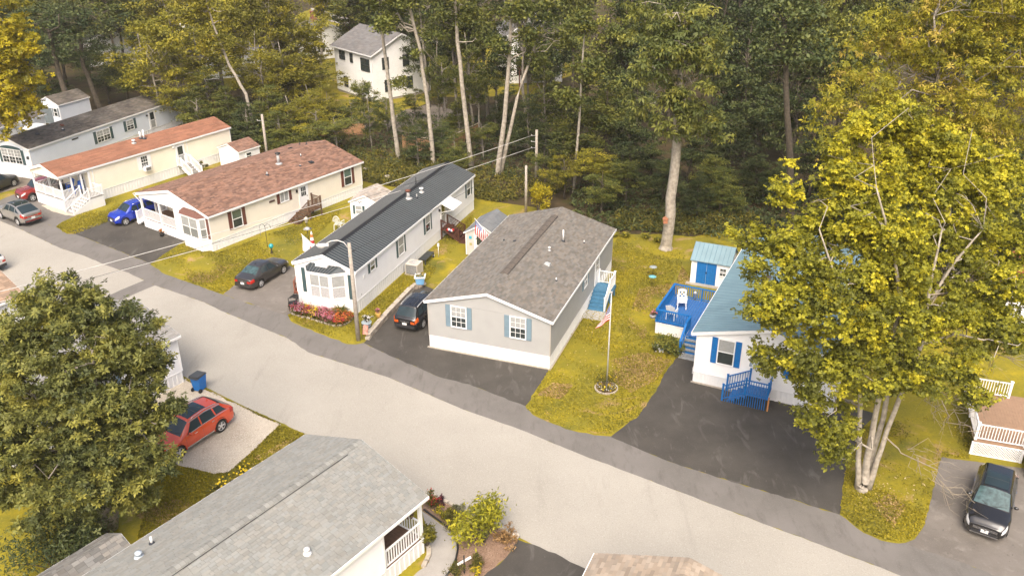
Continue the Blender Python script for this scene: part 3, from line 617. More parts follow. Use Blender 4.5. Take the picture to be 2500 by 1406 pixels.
# brown lattice steps beside it
BROWN = M('brown_stain', (.075, .028, .018), .6, .2, 8); BROWN2 = M('weathered_deck', (.13, .075, .045), .7, .25, 6); TERRA = M('terracotta_paint', srgb(140, 88, 70), .6, .15, 6)
a = R(19.9); S3 = thing('side_steps', 'dark brown wooden steps with lattice sides under the white awning', 'steps', loc+Vector((math.cos(a)*W, -math.sin(a)*W, 0)), rz)
bx('landing', S3, BROWN, .06, .75, 13.9, 15.3, .84, .9)
for k in range(4): bx('tread', S3, BROWN, .75+.26*k, .75+.26*(k+1)+.03, 14.0, 15.2, .70-.19*k-.04, .70-.19*k); bx('riser', S3, BROWN, .73+.26*k, .75+.26*k, 14.0, 15.2, .55-.19*k, .84-.19*k)
for y in (13.95, 15.25):
    bx('post', S3, BROWN, .08, .18, y-.05, y+.05, 0, 1.75); bx('post', S3, BROWN, 1.62, 1.72, y-.05, y+.05, 0, 1.05)
    beam('rail', S3, BROWN, (.13, y, 1.72), (1.67, y, 1.0), .07, .06); beam('rail', S3, BROWN, (.13, y, .98), (1.67, y, .26), .05, .06); beam('stringer', S3, BROWN, (.5, y, .78), (1.7, y, .05), .04, .2)
    for k in range(8):
        t = .06+k*.12; zt = 1.72-.72*t; zb = .98-.72*t; x = .13+1.54*t
        beam('lattice_slat', S3, BROWN, (x, y, zt), (min(1.67, x+.42), y, zb-.2+.02), .012, .03); beam('lattice_slat', S3, BROWN, (x, y+.013, zb), (min(1.67, x+.42), y+.013, zt-.2-.02), .012, .03)
bx('landing_pad', S3, BROWN, 1.72, 2.4, 13.7, 15.3, 0, .05)
# terracotta steps on its driveway side
T3 = thing('side_steps', 'terracotta painted wooden steps beside the charcoal sedan', 'steps', loc, rz)
for k in range(5): z = .17*(k+1); bx('tread', T3, TERRA, -1.15, -.06, 1.15+.28*k, 1.15+.28*(k+1), z-.04, z); bx('riser', T3, TERRA, -1.13, -.08, 1.17+.28*k, 1.19+.28*k, z-.16, z-.04)
for k in range(8): bx('deck_board', T3, TERRA, -1.15, -.06, 2.55+k*.17, 2.55+k*.17+.16, .86, .9)
for y0, y1, z0, z1 in ((1.2, 2.6, .08, .9), (2.6, 3.95, .9, .9)):
    beam('rail', T3, TERRA, (-1.12, y0, z0+.92), (-1.12, y1, z1+.92), .09, .05); beam('rail', T3, TERRA, (-1.12, y0, z0+.5), (-1.12, y1, z1+.5), .04, .09)
for y, z in ((1.2, .0), (2.6, .0), (3.95, .0)): bx('post', T3, TERRA, -1.17, -1.07, y-.05, y+.05, z, (1.0 if y < 2 else 1.85))
beam('stringer', T3, TERRA, (-1.14, 1.1, .05), (-1.14, 2.6, .85), .04, .22)
b = MB(); b.box(-1.15, -.3, .45, 1.0, .013, .03); b.build('door_mat', M('black_mat', (.02, .02, .02), .9), T3)

# ---- beige home with brown shingles
W, L, zs, ze, zr = 9.3, 17.0, .80, 3.05, 4.2
BEIGE = M('beige_siding', srgb(226, 219, 202), .55, .03, 1.2); BRSH = M('brown_shutter', srgb(102, 62, 52), .5, .1, 5)
SH_B = M('brown_shingle', srgb(128, 98, 82), .9, .12, 1.5, attr='col', bump=.4, bscale=120); SH_BB = M('brown_shingle_base', (.05, .03, .025), .9)  # second one colours the dark brown slab beneath the shingles
loc, rz = place(35.6, (-24.0, 64.1), W, 0); H2 = thing('mobile_home', 'beige home with reddish brown shingle roof, corner porch and bay window', 'house', loc, rz)
PX, PD, pz = 5.15, 2.4, .80     # porch width / depth / floor
wall(H2, (PX, 0), (W, 0), zs, ze, WHITE); wall(H2, (W, 0), (W, L), zs, ze, BEIGE); wall(H2, (W, L), (0, L), zs, ze, BEIGE, (zr, W/2)); wall(H2, (0, L), (0, PD), zs, ze, BEIGE)
wall(H2, (0, PD), (PX, PD), zs, ze, BEIGE); wall(H2, (PX, PD), (PX, 0), zs, ze, BEIGE)
wall(H2, (0, -.02), (W, -.02), 2.72, ze, WHITE, (zr, W/2), name='gable_wall'); bx('porch_header', H2, TRIM, 0, .12, 0, PD, 2.72, ze); bx('porch_ceiling', H2, TRIM, .12, PX-.03, .02, PD-.03, 2.98, 3.02)
for p, q in (((0, 0), (W, 0)), ((W, 0), (W, L)), ((W, L), (0, L)), ((0, L), (0, 0))): skirt(H2, p, q, 0, zs)
for k in range(16): bx('deck_board', H2, BROWN2, .0, PX-.01, .0+k*.15, k*.15+.145, pz-.03, pz+.01)
corner_posts(H2, TRIM, W, L, zs, ze, skip=(0,))
for x, y in ((.08, .06), (2.62, .06), (.08, PD-.1)): bx('porch_post', H2, TRIM, x-.075, x+.075, y-.06, y+.09, pz, 2.75)
bx('porch_post', H2, TRIM, PX-.45, PX+.02, -.03, .05, zs, 2.75)
railing(H2, TRIM, (.15, .06, pz), (2.55, .06, pz), .88, posts=(0, 0), sp=.11); railing(H2, TRIM, (2.7, .06, pz), (PX-.45, .06, pz), .88, posts=(0, 0), sp=.11)
railing(H2, TRIM, (.08, 1.25, pz), (.08, PD-.15, pz), .88, posts=(1, 0), sp=.11)
rf = shingle_roof(H2, W, L, ze, zr, SH_B, SH_BB, ohf=.15, ohb=.15, ohs=.25, parts=0, tile=(.36, .17), tones=(.62, 1.35), hue=.05, rakeh=.2)
F = wframe((0, 0), (W, 0)); Fs = wframe((W, 0), (W, L))
bay(H2, 5.85, 8.95, 6.45, 8.65, .55, zs, 2.78, 1.12, 2.68, WHITE, M('brown_shingle_bay', srgb(108, 76, 66), .9, .3, 14, bump=.5, bscale=30), 2, (GLASS_L, M('grey_curtain', (.20, .21, .20), .3, .15, 12, spec=.5)), rise=.30, skirt_to=0)
for s in (5.68, 9.12):
    b = MB(); b.box(-.15, .15, -.03, .0, 0, 1.75); b.box(-.11, .11, -.042, -.029, .06, .82); b.box(-.11, .11, -.042, -.029, .92, 1.68); b.build('shutter', BRSH, H2, onwall(F, s, 1.02, .022), F[1])
Fp = wframe((0, PD), (PX, PD)); window(H2, Fp, 3.4, 1.5, 1.5, .95, glass=(GLASS, GLASS), grid=(2, 2)); door(H2, wframe((PX, PD), (PX, 0)), 1.2, pz, .9, 2.0)
window(H2, Fs, 2.65, 1.3, .88, 1.42, glass=(M('green_glass', (.10, .13, .10), .1, .1, spec=.7), GLASS), shut=BRSH, sw=.34); window(H2, Fs, 7.68, 1.98, .85, .85, glass=(GLASS_L, GLASS_L), shut=BRSH, sw=.3, slide=True)
window(H2, Fs, 15.2, 1.33, .85, 1.48, glass=(M('teal_glass', (.10, .17, .15), .1, .1, spec=.7), GLASS), shut=BRSH, sw=.32); door(H2, Fs, 9.8, .80, .9, 2.0, pane=GLASS)
bx('wall_vent', H2, M('brown_vent', (.10, .06, .05), .6), W+.02, W+.1, 6.05, 6.6, 2.3, 2.45); bx('wall_light', H2, DKM, W+.02, W+.15, 9.0, 9.12, 2.35, 2.6)
rz2 = lambda x: roof_z(W, ze, zr, x)
pipe(H2, 5.9, 10.3, rz2(5.9), .13, .85, VENTG, cap=DKM); pipe(H2, 6.9, 8.1, rz2(6.9), .07, .25, VENTG); pipe(H2, 5.9, 12.9, rz2(5.9), .035, .25); pipe(H2, 7.2, 11.6, rz2(7.2), .05, .1); box_vent(H2, 7.25, 12.9, rz2(7.25), .42, tilt=.25); box_vent(H2, 3.0, 14.2, rz2(3.), .34, tilt=-.25); pipe(H2, 2.4, 15.9, rz2(2.4), .04, .25, DKM); pipe(H2, 3.6, 15.7, rz2(3.6), .04, .25, DKM)
b = MB(); b.hexa([(-1.35, .2, 2.62), (-.25, .2, 2.98), (-.25, 6.6, 2.98), (-1.35, 6.6, 2.62)], [(-1.35, .2, 2.66), (-.25, .2, 3.02), (-.25, 6.6, 3.02), (-1.35, 6.6, 2.66)]); b.build('side_awning', TRIM, H2)
b = MB(); b.bar((-1.25, .25, 2.62), (-.06, .25, 1.9), .045); b.bar((-1.25, 6.5, 2.62), (-.06, 6.5, 1.9), .045); b.build('awning_strut', TRIM, H2)
# its porch steps and back steps
P2 = thing('porch_steps', 'brown treads with white risers at the corner porch of the beige home', 'steps', loc, rz)
for k in range(3): z = .8-.2*(k+1); bx('tread', P2, BROWN2, -.34*(k+1), -.34*k-.01, .02, 1.15, z-.04, z); bx('riser', P2, TRIM, -.34*k-.03, -.34*k-.005, .02, 1.15, z-.15, z+.14)
b = MB(); b.box(-1.05, -1.0, .02, 1.15, 0, .2); b.build('riser', TRIM, P2)
for y in (.0, 1.16): beam('stringer', P2, TRIM, (-1.05, y, .1), (-.02, y, .66), .03, .3)
railing(P2, TRIM, (-1.0, .05, .2), (-.02, .05, .8), .88, posts=(1, 0), sp=.13, pw=.12)
bx('stepping_slab', P2, M('slab', (.33, .29, .25), .9, .1), -1.75, -1.1, .1, .9, .0, .05)
a = R(35.6); S2 = thing('side_steps', 'brown weathered wooden stairs and railing beside the beige home', 'steps', loc+Vector((math.cos(a)*W, -math.sin(a)*W, 0)), rz)
for k in range(8): bx('deck_board', S2, BROWN2, .06, 1.3, 9.2+k*.18, 9.2+k*.18+.17, .74, .78)
for k in range(5): z = .78-.14*(k+1); bx('tread', S2, BROWN2, .06, 1.25, 9.2-.29*(k+1), 9.2-.29*k-.02, z-.04, z)
for x, y in ((.12, 10.6), (1.25, 10.6), (1.25, 9.25)): bx('leg', S2, BROWN2, x-.05, x+.05, y-.05, y+.05, 0, .74)
railing(S2, BROWN2, (1.25, 9.2, .78), (1.25, 10.6, .78), .95, sp=.13); railing(S2, BROWN2, (.12, 10.6, .78), (1.25, 10.6, .78), .95, sp=.13, posts=(1, 0)); railing(S2, BROWN2, (1.25, 7.8, .1), (1.25, 9.2, .78), .95, sp=.13, posts=(1, 0))
for x in (.1, 1.22): beam('stringer', S2, BROWN2, (x, 7.75, .0), (x, 9.2, .64), .05, .2)

# ---- cream home with red roof and open front porch
W, L, zs, ze, zr = 4.55, 18.9, .95, 3.28, 4.0
CREAM = M('cream_siding', srgb(238, 230, 209), .55, .03, 1.2); SH_R = M('red_roll_shingle', srgb(142, 99, 77), .9, .15, .8, attr='col', bump=.3, bscale=100); SH_RB = M('red_shingle_base', (.10, .04, .03), .9)  # last one colours the dark red slab beneath the shingles
loc, rz = place(33.4, (-38.29, 75.63), W, 3.0); H1 = thing('mobile_home', 'long cream home with red roof and white front porch', 'house', loc, rz)
pd, pz = 2.75, 1.05
wall(H1, (0, pd), (W, pd), zs, ze, CREAM); wall(H1, (W, pd), (W, L), zs, ze, CREAM); wall(H1, (W, L), (0, L), zs, ze, CREAM, (zr, W/2)); wall(H1, (0, L), (0, pd), zs, ze, CREAM)
wall(H1, (0, -.02), (W, -.02), 2.95, ze, CREAM, (zr, W/2), name='gable_wall'); bx('porch_header', H1, TRIM, W-.1, W, .0, pd, 2.95, ze); bx('porch_header', H1, TRIM, 0, .1, .0, pd, 2.95, ze)
bx('porch_ceiling', H1, TRIM, .1, W-.1, .02, pd-.03, 3.2, 3.24)
for p, q in (((0, 0), (W, 0)), ((W, 0), (W, L)), ((W, L), (0, L)), ((0, L), (0, 0))): skirt(H1, p, q, 0, zs)
DECKG = M('grey_deck', (.30, .29, .27), .7, .1, 5)
for k in range(18): bx('deck_board', H1, DECKG, .0, W, k*.152, k*.152+.147, pz-.09, pz-.0)
corner_posts(H1, TRIM, W, L, zs, ze, skip=(0, 1)); bx('corner_post', H1, TRIM, W-.06, W+.06, pd-.09, pd+.09, zs, ze); bx('trim_strip', H1, TRIM, W+.02, W+.045, 3.1, 3.18, zs, ze); bx('trim_strip', H1, TRIM, W+.02, W+.045, 13.45, 13.53, zs, ze)
for x, y in ((.08, .06), (W-.08, .06), (W-.08, 1.05), (W-.08, 2.0), (.08, 1.4)): bx('porch_post', H1, TRIM, x-.065, x+.065, y-.065, y+.065, pz, 2.98)
for i in range(3): x0, x1 = .1+i*1.45, .1+(i+1)*1.45; railing(H1, TRIM, (x0, .06, pz), (x1, .06, pz), .85, posts=(0, 1 if i < 2 else 0), sp=.12, ext=.06)
railing(H1, TRIM, (W-.08, .1, pz), (W-.08, 1.0, pz), .85, posts=(0, 0), sp=.12); railing(H1, TRIM, (.08, .1, pz), (.08, 2.7, pz), .85, posts=(0, 0), sp=.13)
rf = shingle_roof(H1, W, L, ze, zr, SH_R, SH_RB, ohf=.2, ohb=.12, ohs=.15, tile=(.9, .17), tones=(.84, 1.14), hue=.02, rakeh=.2)
F = wframe((0, pd), (W, pd)); Fs = wframe((W, 0), (W, L))
window(H1, F, 1.3, 1.75, .8, 1.1, glass=(GLASS, GLASS)); door(H1, F, 3.3, pz, .9, 1.95, glass='full')
window(H1, Fs, 8.5, 1.75, .68, 1.15, glass=(GLASS, GLASS), grid=(3, 4), shut=TRIM, sw=.32); door(H1, Fs, 12.6, 1.0, .82, 1.95, glass='full'); bx('wall_light', H1, TRIM, W+.02, W+.2, 11.8, 11.95, 2.85, 3.1)
b = MB(); b.box(-.3, .3, -.42, .0, 0, .42); b.box(-.26, .26, -.43, -.421, .06, .36, 1); b.build('window_air_conditioner', [TRIM, M('ac_grille', (.16, .16, .15), .6)], H1, onwall(Fs, 8.55, 1.5), Fs[1])
rz1 = lambda x: roof_z(W, ze, zr, x)
pipe(H1, 2.55, 9.9, rz1(2.55), .09, .65, VENTW); pipe(H1, 2.75, 10.15, rz1(2.75), .09, .85, VENTW); pipe(H1, 3.0, 8.8, rz1(3.0), .10, .18, VENTG, cap=VENTW)
a = R(33.4); E1 = loc+Vector((math.cos(a)*W, -math.sin(a)*W, 0))
P1 = thing('porch_steps', 'white porch staircase with landing at the cream home', 'steps', E1, rz)
bx('landing', P1, DECKG, .05, 1.5, 1.55, 2.9, .98, 1.05); b = MB(); b.box(.06, 1.49, 1.6, 2.88, 0, .98); b.build('landing_skirt', SKIRT, P1)
for k in range(6): z = 1.05-.165*(k+1); bx('tread', P1, DECKG, .15, 1.45, 1.55-.29*(k+1), 1.55-.29*k-.01, z-.04, z); bx('riser', P1, TRIM, .17, 1.43, 1.53-.29*k, 1.55-.29*k, z-.16, z+.13)
b = MB(); b.add([(1.46, -.25, 0), (1.5, -.25, 0), (1.5, 1.58, 0), (1.46, 1.58, 0), (1.46, -.25, .1), (1.5, -.25, .1), (1.5, 1.58, .96), (1.46, 1.58, .96)], [(0, 3, 2, 1), (4, 5, 6, 7), (0, 1, 5, 4), (1, 2, 6, 5), (2, 3, 7, 6), (3, 0, 4, 7)]); b.build('stair_side', SKIRT, P1)
for x in (.12, 1.46): railing(P1, TRIM, (x, -.2, .05), (x, 1.55, 1.05), .85, posts=(1, 1), sp=.13)
railing(P1, TRIM, (1.46, 1.6, 1.05), (1.46, 2.85, 1.05), .85, posts=(0, 1), sp=.13); railing(P1, TRIM, (.12, 2.85, 1.05), (1.46, 2.85, 1.05), .85, posts=(0, 0), sp=.13)
S1 = thing('side_steps', 'white side stairs with grey treads at the cream home', 'steps', E1, rz)
bx('landing', S1, DECKG, .05, .75, 12.0, 13.2, .95, 1.0)
for k in range(5): z = 1.0-.18*(k+1); bx('tread', S1, DECKG, .75+.28*k, .75+.28*(k+1), 12.05, 13.15, z-.04, z); bx('riser', S1, DECKG, .74+.28*k, .76+.28*k, 12.05, 13.15, z-.14, z+.14)
for y in (12.02, 13.18): railing(S1, TRIM, (.1, y, 1.0), (.75, y, 1.0), .85, posts=(1, 1), sp=.13); railing(S1, TRIM, (.75, y, 1.0), (2.2, y, .1), .85, posts=(0, 1), sp=.13); beam('stringer', S1, TRIM, (.7, y, .85), (2.2, y, .02), .04, .2)

# ---- pale blue home behind it
W, L, zs, ze, zr = 5.0, 21.5, .85, 3.1, 3.95
A, B = G(68.9, 366, 3.1), G(441.3, 242, 3.1); h0 = math.degrees(math.atan2((B-A).x, (B-A).y)); L = (B-A).length-.3
PBL = M('pale_blue_siding', srgb(214, 220, 226), .55, .03, 1.2); SH_D = M('dark_weathered_shingle', srgb(98, 92, 84), .95, .35, .5, attr='col', bump=.4, bscale=90)
loc, rz = place(h0, (A.x, A.y), W+.15, -.15); H0 = thing('mobile_home', 'long pale blue home with dark mossy roof and bow window', 'house', loc, rz)
shell(H0, W, L, zs, ze, zr, PBL); shingle_roof(H0, W, L, ze, zr, SH_D, SH_GB, ohf=.15, ohb=.15, ohs=.15, tile=(.4, .18), tones=(.7, 1.25), hue=.04)
F = wframe((0, 0), (W, 0)); Fs = wframe((W, 0), (W, L))
window(H0, F, 2.55, 1.45, 2.5, 1.35, glass=(GLASS_L, GLASS), grid=(2, 4), mull=3, shut=GRNSH, sw=.34)
b = MB(); pts = [(-1.4, 0), (1.4, 0)]+[(1.4*math.cos(t*math.pi/10), .32*math.sin(t*math.pi/10)) for t in range(1, 10)]; b.add([(x, -.06, z) for x, z in pts]+[(x, .0, z) for x, z in pts], [tuple(range(11))]+[(i, 11+i, 11+(i+1) % 11, (i+1) % 11) for i in range(11)]); b.build('window_arch', GRNSH, H0, (2.55, -.0, 2.88))
for x in (.28, 4.75): bx('wall_light', H0, DKM, x-.07, x+.07, -.2, -.02, 2.1, 2.35)
window(H0, Fs, 9.3, 1.4, 1.75, 1.15, glass=(GLASS_L, GLASS), grid=(2, 4), mull=2, shut=GRNSH, sw=.36); window(H0, Fs, 13.2, 1.6, .95, 1.0, glass=(GLASS_L, GLASS), grid=(2, 4), shut=GRNSH, sw=.36); door(H0, Fs, 16.6, .85, .85, 1.95, glass='full'); bx('wall_light', H0, DKM, W+.02, W+.18, 15.75, 15.9, 2.4, 2.6); bx('wall_vent', H0, DKM, W+.02, W+.08, 5.2, 6.0, 2.55, 2.68)
rz0 = lambda x: roof_z(W, ze, zr, x); box_vent(H0, 3.5, 2.6, rz0(3.5), .36, tilt=.3); box_vent(H0, 3.3, 5.9, rz0(3.3), .32, M('rust_cap', (.16, .06, .035), .7), tilt=.3); pipe(H0, 4.0, 5.3, rz0(4.0), .08, .15)

# ---- white home with blue metal roof and blue trim
W, L, zs, ze, zr = 8.0, 15.2, .78, 3.42, 4.5
BLROOF = M('blue_metal_roof', srgb(122, 147, 155), .5, .12, .9, metal=.1); BLRIB = M('blue_roof_rib', srgb(98, 130, 142), .5, .1, 4, metal=.1); BLUE = M('blue_paint', srgb(16, 104, 172), .5, .10, 5); BLUED = M('blue_deck_board', srgb(58, 108, 168), .55, .12, 7)
loc, rz = place(25.7, (10.83, 44.36), 0, 0); H5 = thing('mobile_home', 'white home with light blue ribbed metal roof and blue shutters', 'house', loc, rz)
shell(H5, W, L, zs, ze, zr, WHITE); metal_roof(H5, W, L, ze, zr, BLROOF, BLRIB, ohf=.15, ohb=.15, ohs=.3, pitch=.24, ribh=.022, ribw=.05, rakeh=.2)
F = wframe((0, 0), (W, 0)); window(H5, F, 1.75, 1.72, .88, 1.55, glass=(GLASS_L, GLASS), shut=BLUE, sw=.34); window(H5, F, 5.9, 1.72, .88, 1.55, glass=(GLASS_L, GLASS), shut=BLUE, sw=.34)
AWN = M('striped_awning', srgb(110, 125, 140), .6, .1, 4); b = MB(); [b.hexa([(3.25+k*.14, -.02, 3.2), (3.25+k*.14+.14, -.02, 3.2), (3.25+k*.14+.14, -.75, 2.35), (3.25+k*.14, -.75, 2.35)][::-1], [(3.25+k*.14, -.02, 3.24), (3.25+k*.14+.14, -.02, 3.24), (3.25+k*.14+.14, -.75, 2.39), (3.25+k*.14, -.75, 2.39)][::-1], k % 2) for k in range(10)]; b.build('door_awning', [AWN, M('awning_pale', srgb(175, 185, 190), .6)], H5)
door(H5, F, 3.9, zs, .9, 1.95); box_vent(H5, 2.4, 7.5, roof_z(W, ze, zr, 2.4, .07), .55, M('rust_vent', (.09, .075, .06), .6), tilt=-.26); bx('footing', H5, MATS['concrete'], -.1, 3.0, -.1, -.04, 0, .1)
bx('meter_box', H5, VENTG, -.12, -.02, .1, .35, .5, .9)
# blue front stairs
S5 = thing('front_steps', 'bright blue front stairs with blue balusters on the dark driveway', 'steps', loc, rz)
for k in range(7): bx('deck_board', S5, BLUED, 3.3+k*.18, 3.3+k*.18+.17, -1.25, -.06, .73, .77)
for k in range(4): z = .77-.19*(k+1); bx('tread', S5, BLUED, 3.3-.3*(k+1), 3.3-.3*k-.01, -1.25, -.06, z-.04, z); bx('riser', S5, BLUED, 3.29-.3*k, 3.31-.3*k, -1.25, -.06, z-.13, z+.14)
railing(S5, BLUE, (2.05, -1.25, .05), (3.3, -1.25, .77), .95, sp=.13, pw=.1); railing(S5, BLUE, (3.3, -1.25, .77), (4.55, -1.25, .77), .95, sp=.13, posts=(0, 1)); railing(S5, BLUE, (2.05, -.1, .05), (3.3, -.1, .77), .95, sp=.13); railing(S5, BLUE, (4.55, -1.2, .77), (4.55, -.1, .77), .95, sp=.13, posts=(0, 0))
for k in range(19): x = 2.1+k*.13; bx('skirt_slat', S5, BLUE, x-.02, x+.02, -1.29, -1.26, .02, max(.12, min(.74, .04+(x-2.05)*.58)))
bx('support_board', S5, M('raw_plank', srgb(190, 130, 80), .7, .15, 6), 4.6, 4.68, -1.3, -1.22, 0, .9)
# blue side deck
D5 = thing('side_deck', 'blue painted deck with blue railings and white skirting', 'deck', loc, rz)
x0, x1, y0, y1, dz = -3.85, -.45, 4.9, 9.1, .85
n = 20; st = (x1-x0)/n
for k in range(n): bx('deck_board', D5, BLUED, x0+k*st, x0+k*st+st-.02, y0, y1, dz-.03, dz)
for k in range(6): bx('deck_board', D5, BLUED, -1.55+k*.18, -1.55+k*.18+.165, y0-1.0, y0-.005, dz-.03, dz)
skirt(D5, (x0, y0), (-1.6, y0), 0, dz-.06); skirt(D5, (x0, y1), (x0, y0), 0, dz-.06); skirt(D5, (x1, y1), (x0, y1), 0, dz-.06)
for p, q, ps in (((x0, y0, dz), (-1.6, y0, dz), (1, 1)), ((x0, y0, dz), (x0, y1, dz), (0, 1)), ((x0, y1, dz), (-1.9, y1, dz), (0, 1)), ((-1.9, y1, dz), (-.5, y1, dz), (0, 0))): railing(D5, BLUE, p, q, .9, sp=.14, posts=ps, railw=.14, ext=0, bw=.04)
railing(D5, BLUE, (-1.6, y0-1.0, dz), (-1.6, y0, dz), .9, sp=.14, posts=(0, 0), railw=.14)
railing(D5, BLUE, (-1.6, y0-2.2, .1), (-1.6, y0-1.0, dz), .9, sp=.4, posts=(1, 1), railw=.14, ext=0)
GRT = M('worn_grey_tread', (.26, .27, .27), .8, .3, 9)
for k in range(4): z = dz-.19*(k+1); bx('tread', D5, GRT, -1.55, -.5, y0-1.0-.29*(k+1), y0-1.0-.29*k-.02, z-.04, z); bx('riser', D5, BLUE, -1.55, -.5, y0-1.0-.29*k-.02, y0-1.0-.29*k, z-.03, z+.12)
bx('tread', D5, GRT, -1.55, -.5, y0-2.55, y0-2.2, .02, .08)

# ---- grey shingled home in the foreground
def south_home(label, corner_px, ez, hd, W, L, zs, ze, zr, wallm, mt, tone, parts, caps, tile, hue=.03, skip_right=0, ohs=.25):
    c = G(*corner_px, ez); loc, rz = place(hd, c, W+ohs, L+.2)
    r = thing('mobile_home', label, 'house', loc, rz)
    P = [(0, 0), (W, 0), (W, L-skip_right), (0, L)]
    wall(r, (0, 0), (W, 0), zs, ze, wallm, (zr, W/2)); wall(r, (W, 0), (W, L-skip_right), zs, ze, wallm); wall(r, (0, L), (0, 0), zs, ze, wallm)
    for p, q in (((0, 0), (W, 0)), ((W, 0), (W, L)), ((W, L), (0, L)), ((0, L), (0, 0))): skirt(r, p, q, 0, zs)
    rf = shingle_roof(r, W, L, ze, zr, mt, SH_GB, ohf=.2, ohb=.2, ohs=ohs, parts=parts, tones=tone, tile=tile, hue=hue, caps=caps, rakeh=.16)
    return r, rf, loc, rz
SH_L = M('light_grey_shingle', srgb(136, 136, 130), .9, .06, 1.0, attr='col', bump=.5, bscale=150)
W, L, zs, ze, zr = 7.3, 15.5, .85, 3.2, 4.45
H6, rf6, loc6, rz6 = south_home('foreground home with light grey shingle roof and corner porch', (1046, 1212), 3.14, 35.8, W, L, zs, ze, zr, WHITE, SH_L, (.90, 1.10), 300, True, (.28, .145), skip_right=2.5)
wall(H6, (W-2.6, L), (0, L), zs, ze, WHITE); wall(H6, (W, L-2.5), (W-2.6, L-2.5), zs, ze, WHITE); wall(H6, (W-2.6, L-2.5), (W-2.6, L), zs, ze, WHITE); wall(H6, (W, L), (0, L), ze-.35, ze, WHITE, (zr, W/2), name='gable_wall')
bx('porch_header', H6, TRIM, W-.1, W, L-2.5, L, 2.9, ze); bx('corner_post', H6, TRIM, W-.05, W+.05, L-2.55, L-2.45, zs, ze)
for k in range(17): bx('deck_board', H6, BROWN2, W-2.55, W+.0, L-2.48+k*.147, L-2.48+k*.147+.14, zs-.03, zs+.02)
bx('porch_post', H6, TRIM, W-.15, W, L-.15, L, zs, 2.92); bx('porch_post', H6, TRIM, W-2.6, W-2.45, L-.15, L, zs, 2.92)
railing(H6, TRIM, (W-.07, L-2.45, zs), (W-.07, L-.1, zs), .9, sp=.15, posts=(0, 0), bw=.045, railw=.09); railing(H6, TRIM, (W-2.5, L-.07, zs), (W-.1, L-.07, zs), .9, sp=.15, posts=(0, 0), bw=.045, railw=.09)
s_ = (zr-ze)/(W/2); beam('vent_gap', rf6, DKM, (W/2+.24, 4, zr+.10-.24*s_), (W/2+.24, L-.9, zr+.10-.24*s_), .03, .05)
rz6f = lambda x: roof_z(W, ze, zr, x); pipe(H6, 6.3, L-5.6, rz6f(6.3), .07, .10, VENTW, cap=VENTW); pipe(H6, .75, L-8.8, rz6f(.75), .05, .35, VENTW); pipe(H6, 1.15, L-9.6, rz6f(1.15), .08, .10, M('blue_grey_vent', (.42, .48, .52), .4), cap=M('blue_grey_vent', (.42, .48, .52), .4))
# ---- white home behind the oak
W, L = 7.3, 17.0
H7, rf7, loc7, rz7 = south_home('white home with grey roof and blue shutters, mostly behind the big oak', (441, 820), 3.15, 35.8, W, L, .8, 3.2, 4.3, WHITE, M('mid_grey_shingle', srgb(140, 138, 133), .9, .08, 1., attr='col'), (.85, 1.12), 0, False, (.34, .16))
wall(H7, (W, L), (0, L), .8, 3.2, WHITE, (4.3, W/2)); Fr = wframe((W, 0), (W, L))
for y in (3.2, 8.0, 12.5, 15.3): window(H7, Fr, y, 1.5, .8, 1.3, glass=(GLASS_L, GLASS), shut=BLUESH, sw=.3)
Ff = wframe((0, 0), (W, 0)); window(H7, Ff, 5.4, 1.5, .9, 1.3, glass=(GLASS_L, GLASS), shut=BLUESH)
bx('corner_post', H7, TRIM, W-.04, W+.05, L-.04, L+.05, .8, 3.2); bx('wall_light', H7, DKM, W+.02, W+.14, L-.5, L-.42, 1.55, 1.65)
# ---- brown-roofed corner at the left edge
W, L = 6.0, 12.0
H9, rf9, _, _ = south_home('home with brown tiled roof corner at the left edge', (62, 720), 3.15, 35.8, W, L, .8, 3.2, 4.3, WHITE, M('tan_brown_shingle', srgb(150, 128, 108), .9, .1, 1., attr='col'), (.8, 1.15), 300, False, (.40, .22))
wall(H9, (W, L), (0, L), .8, 3.2, WHITE, (4.3, W/2))
# ---- tan shingle roof at the bottom edge
W, L = 7.0, 10.0
c = G(1452, 1352, 3.15); loc, rz = place(24, c, -.25, L+.2); H8 = thing('mobile_home', 'home with tan and brown shingle roof corner at the bottom edge', 'house', loc, rz)
wall(H8, (W, L), (0, L), .8, 3.2, WHITE, (4.3, W/2)); wall(H8, (0, L), (0, 0), .8, 3.2, WHITE); wall(H8, (0, 0), (W, 0), .8, 3.2, WHITE, (4.3, W/2)); wall(H8, (W, 0), (W, L), .8, 3.2, WHITE)
for p, q in (((0, 0), (W, 0)), ((W, 0), (W, L)), ((W, L), (0, L)), ((0, L), (0, 0))): skirt(H8, p, q, 0, .8)
shingle_roof(H8, W, L, 3.2, 4.3, M('tan_shingle', srgb(158, 144, 127), .9, .08, 1., attr='col', bump=.4, bscale=120), SH_GB, ohf=.2, ohb=.2, ohs=.25, parts=300, tones=(.72, 1.12), tile=(.34, .16), caps=True)
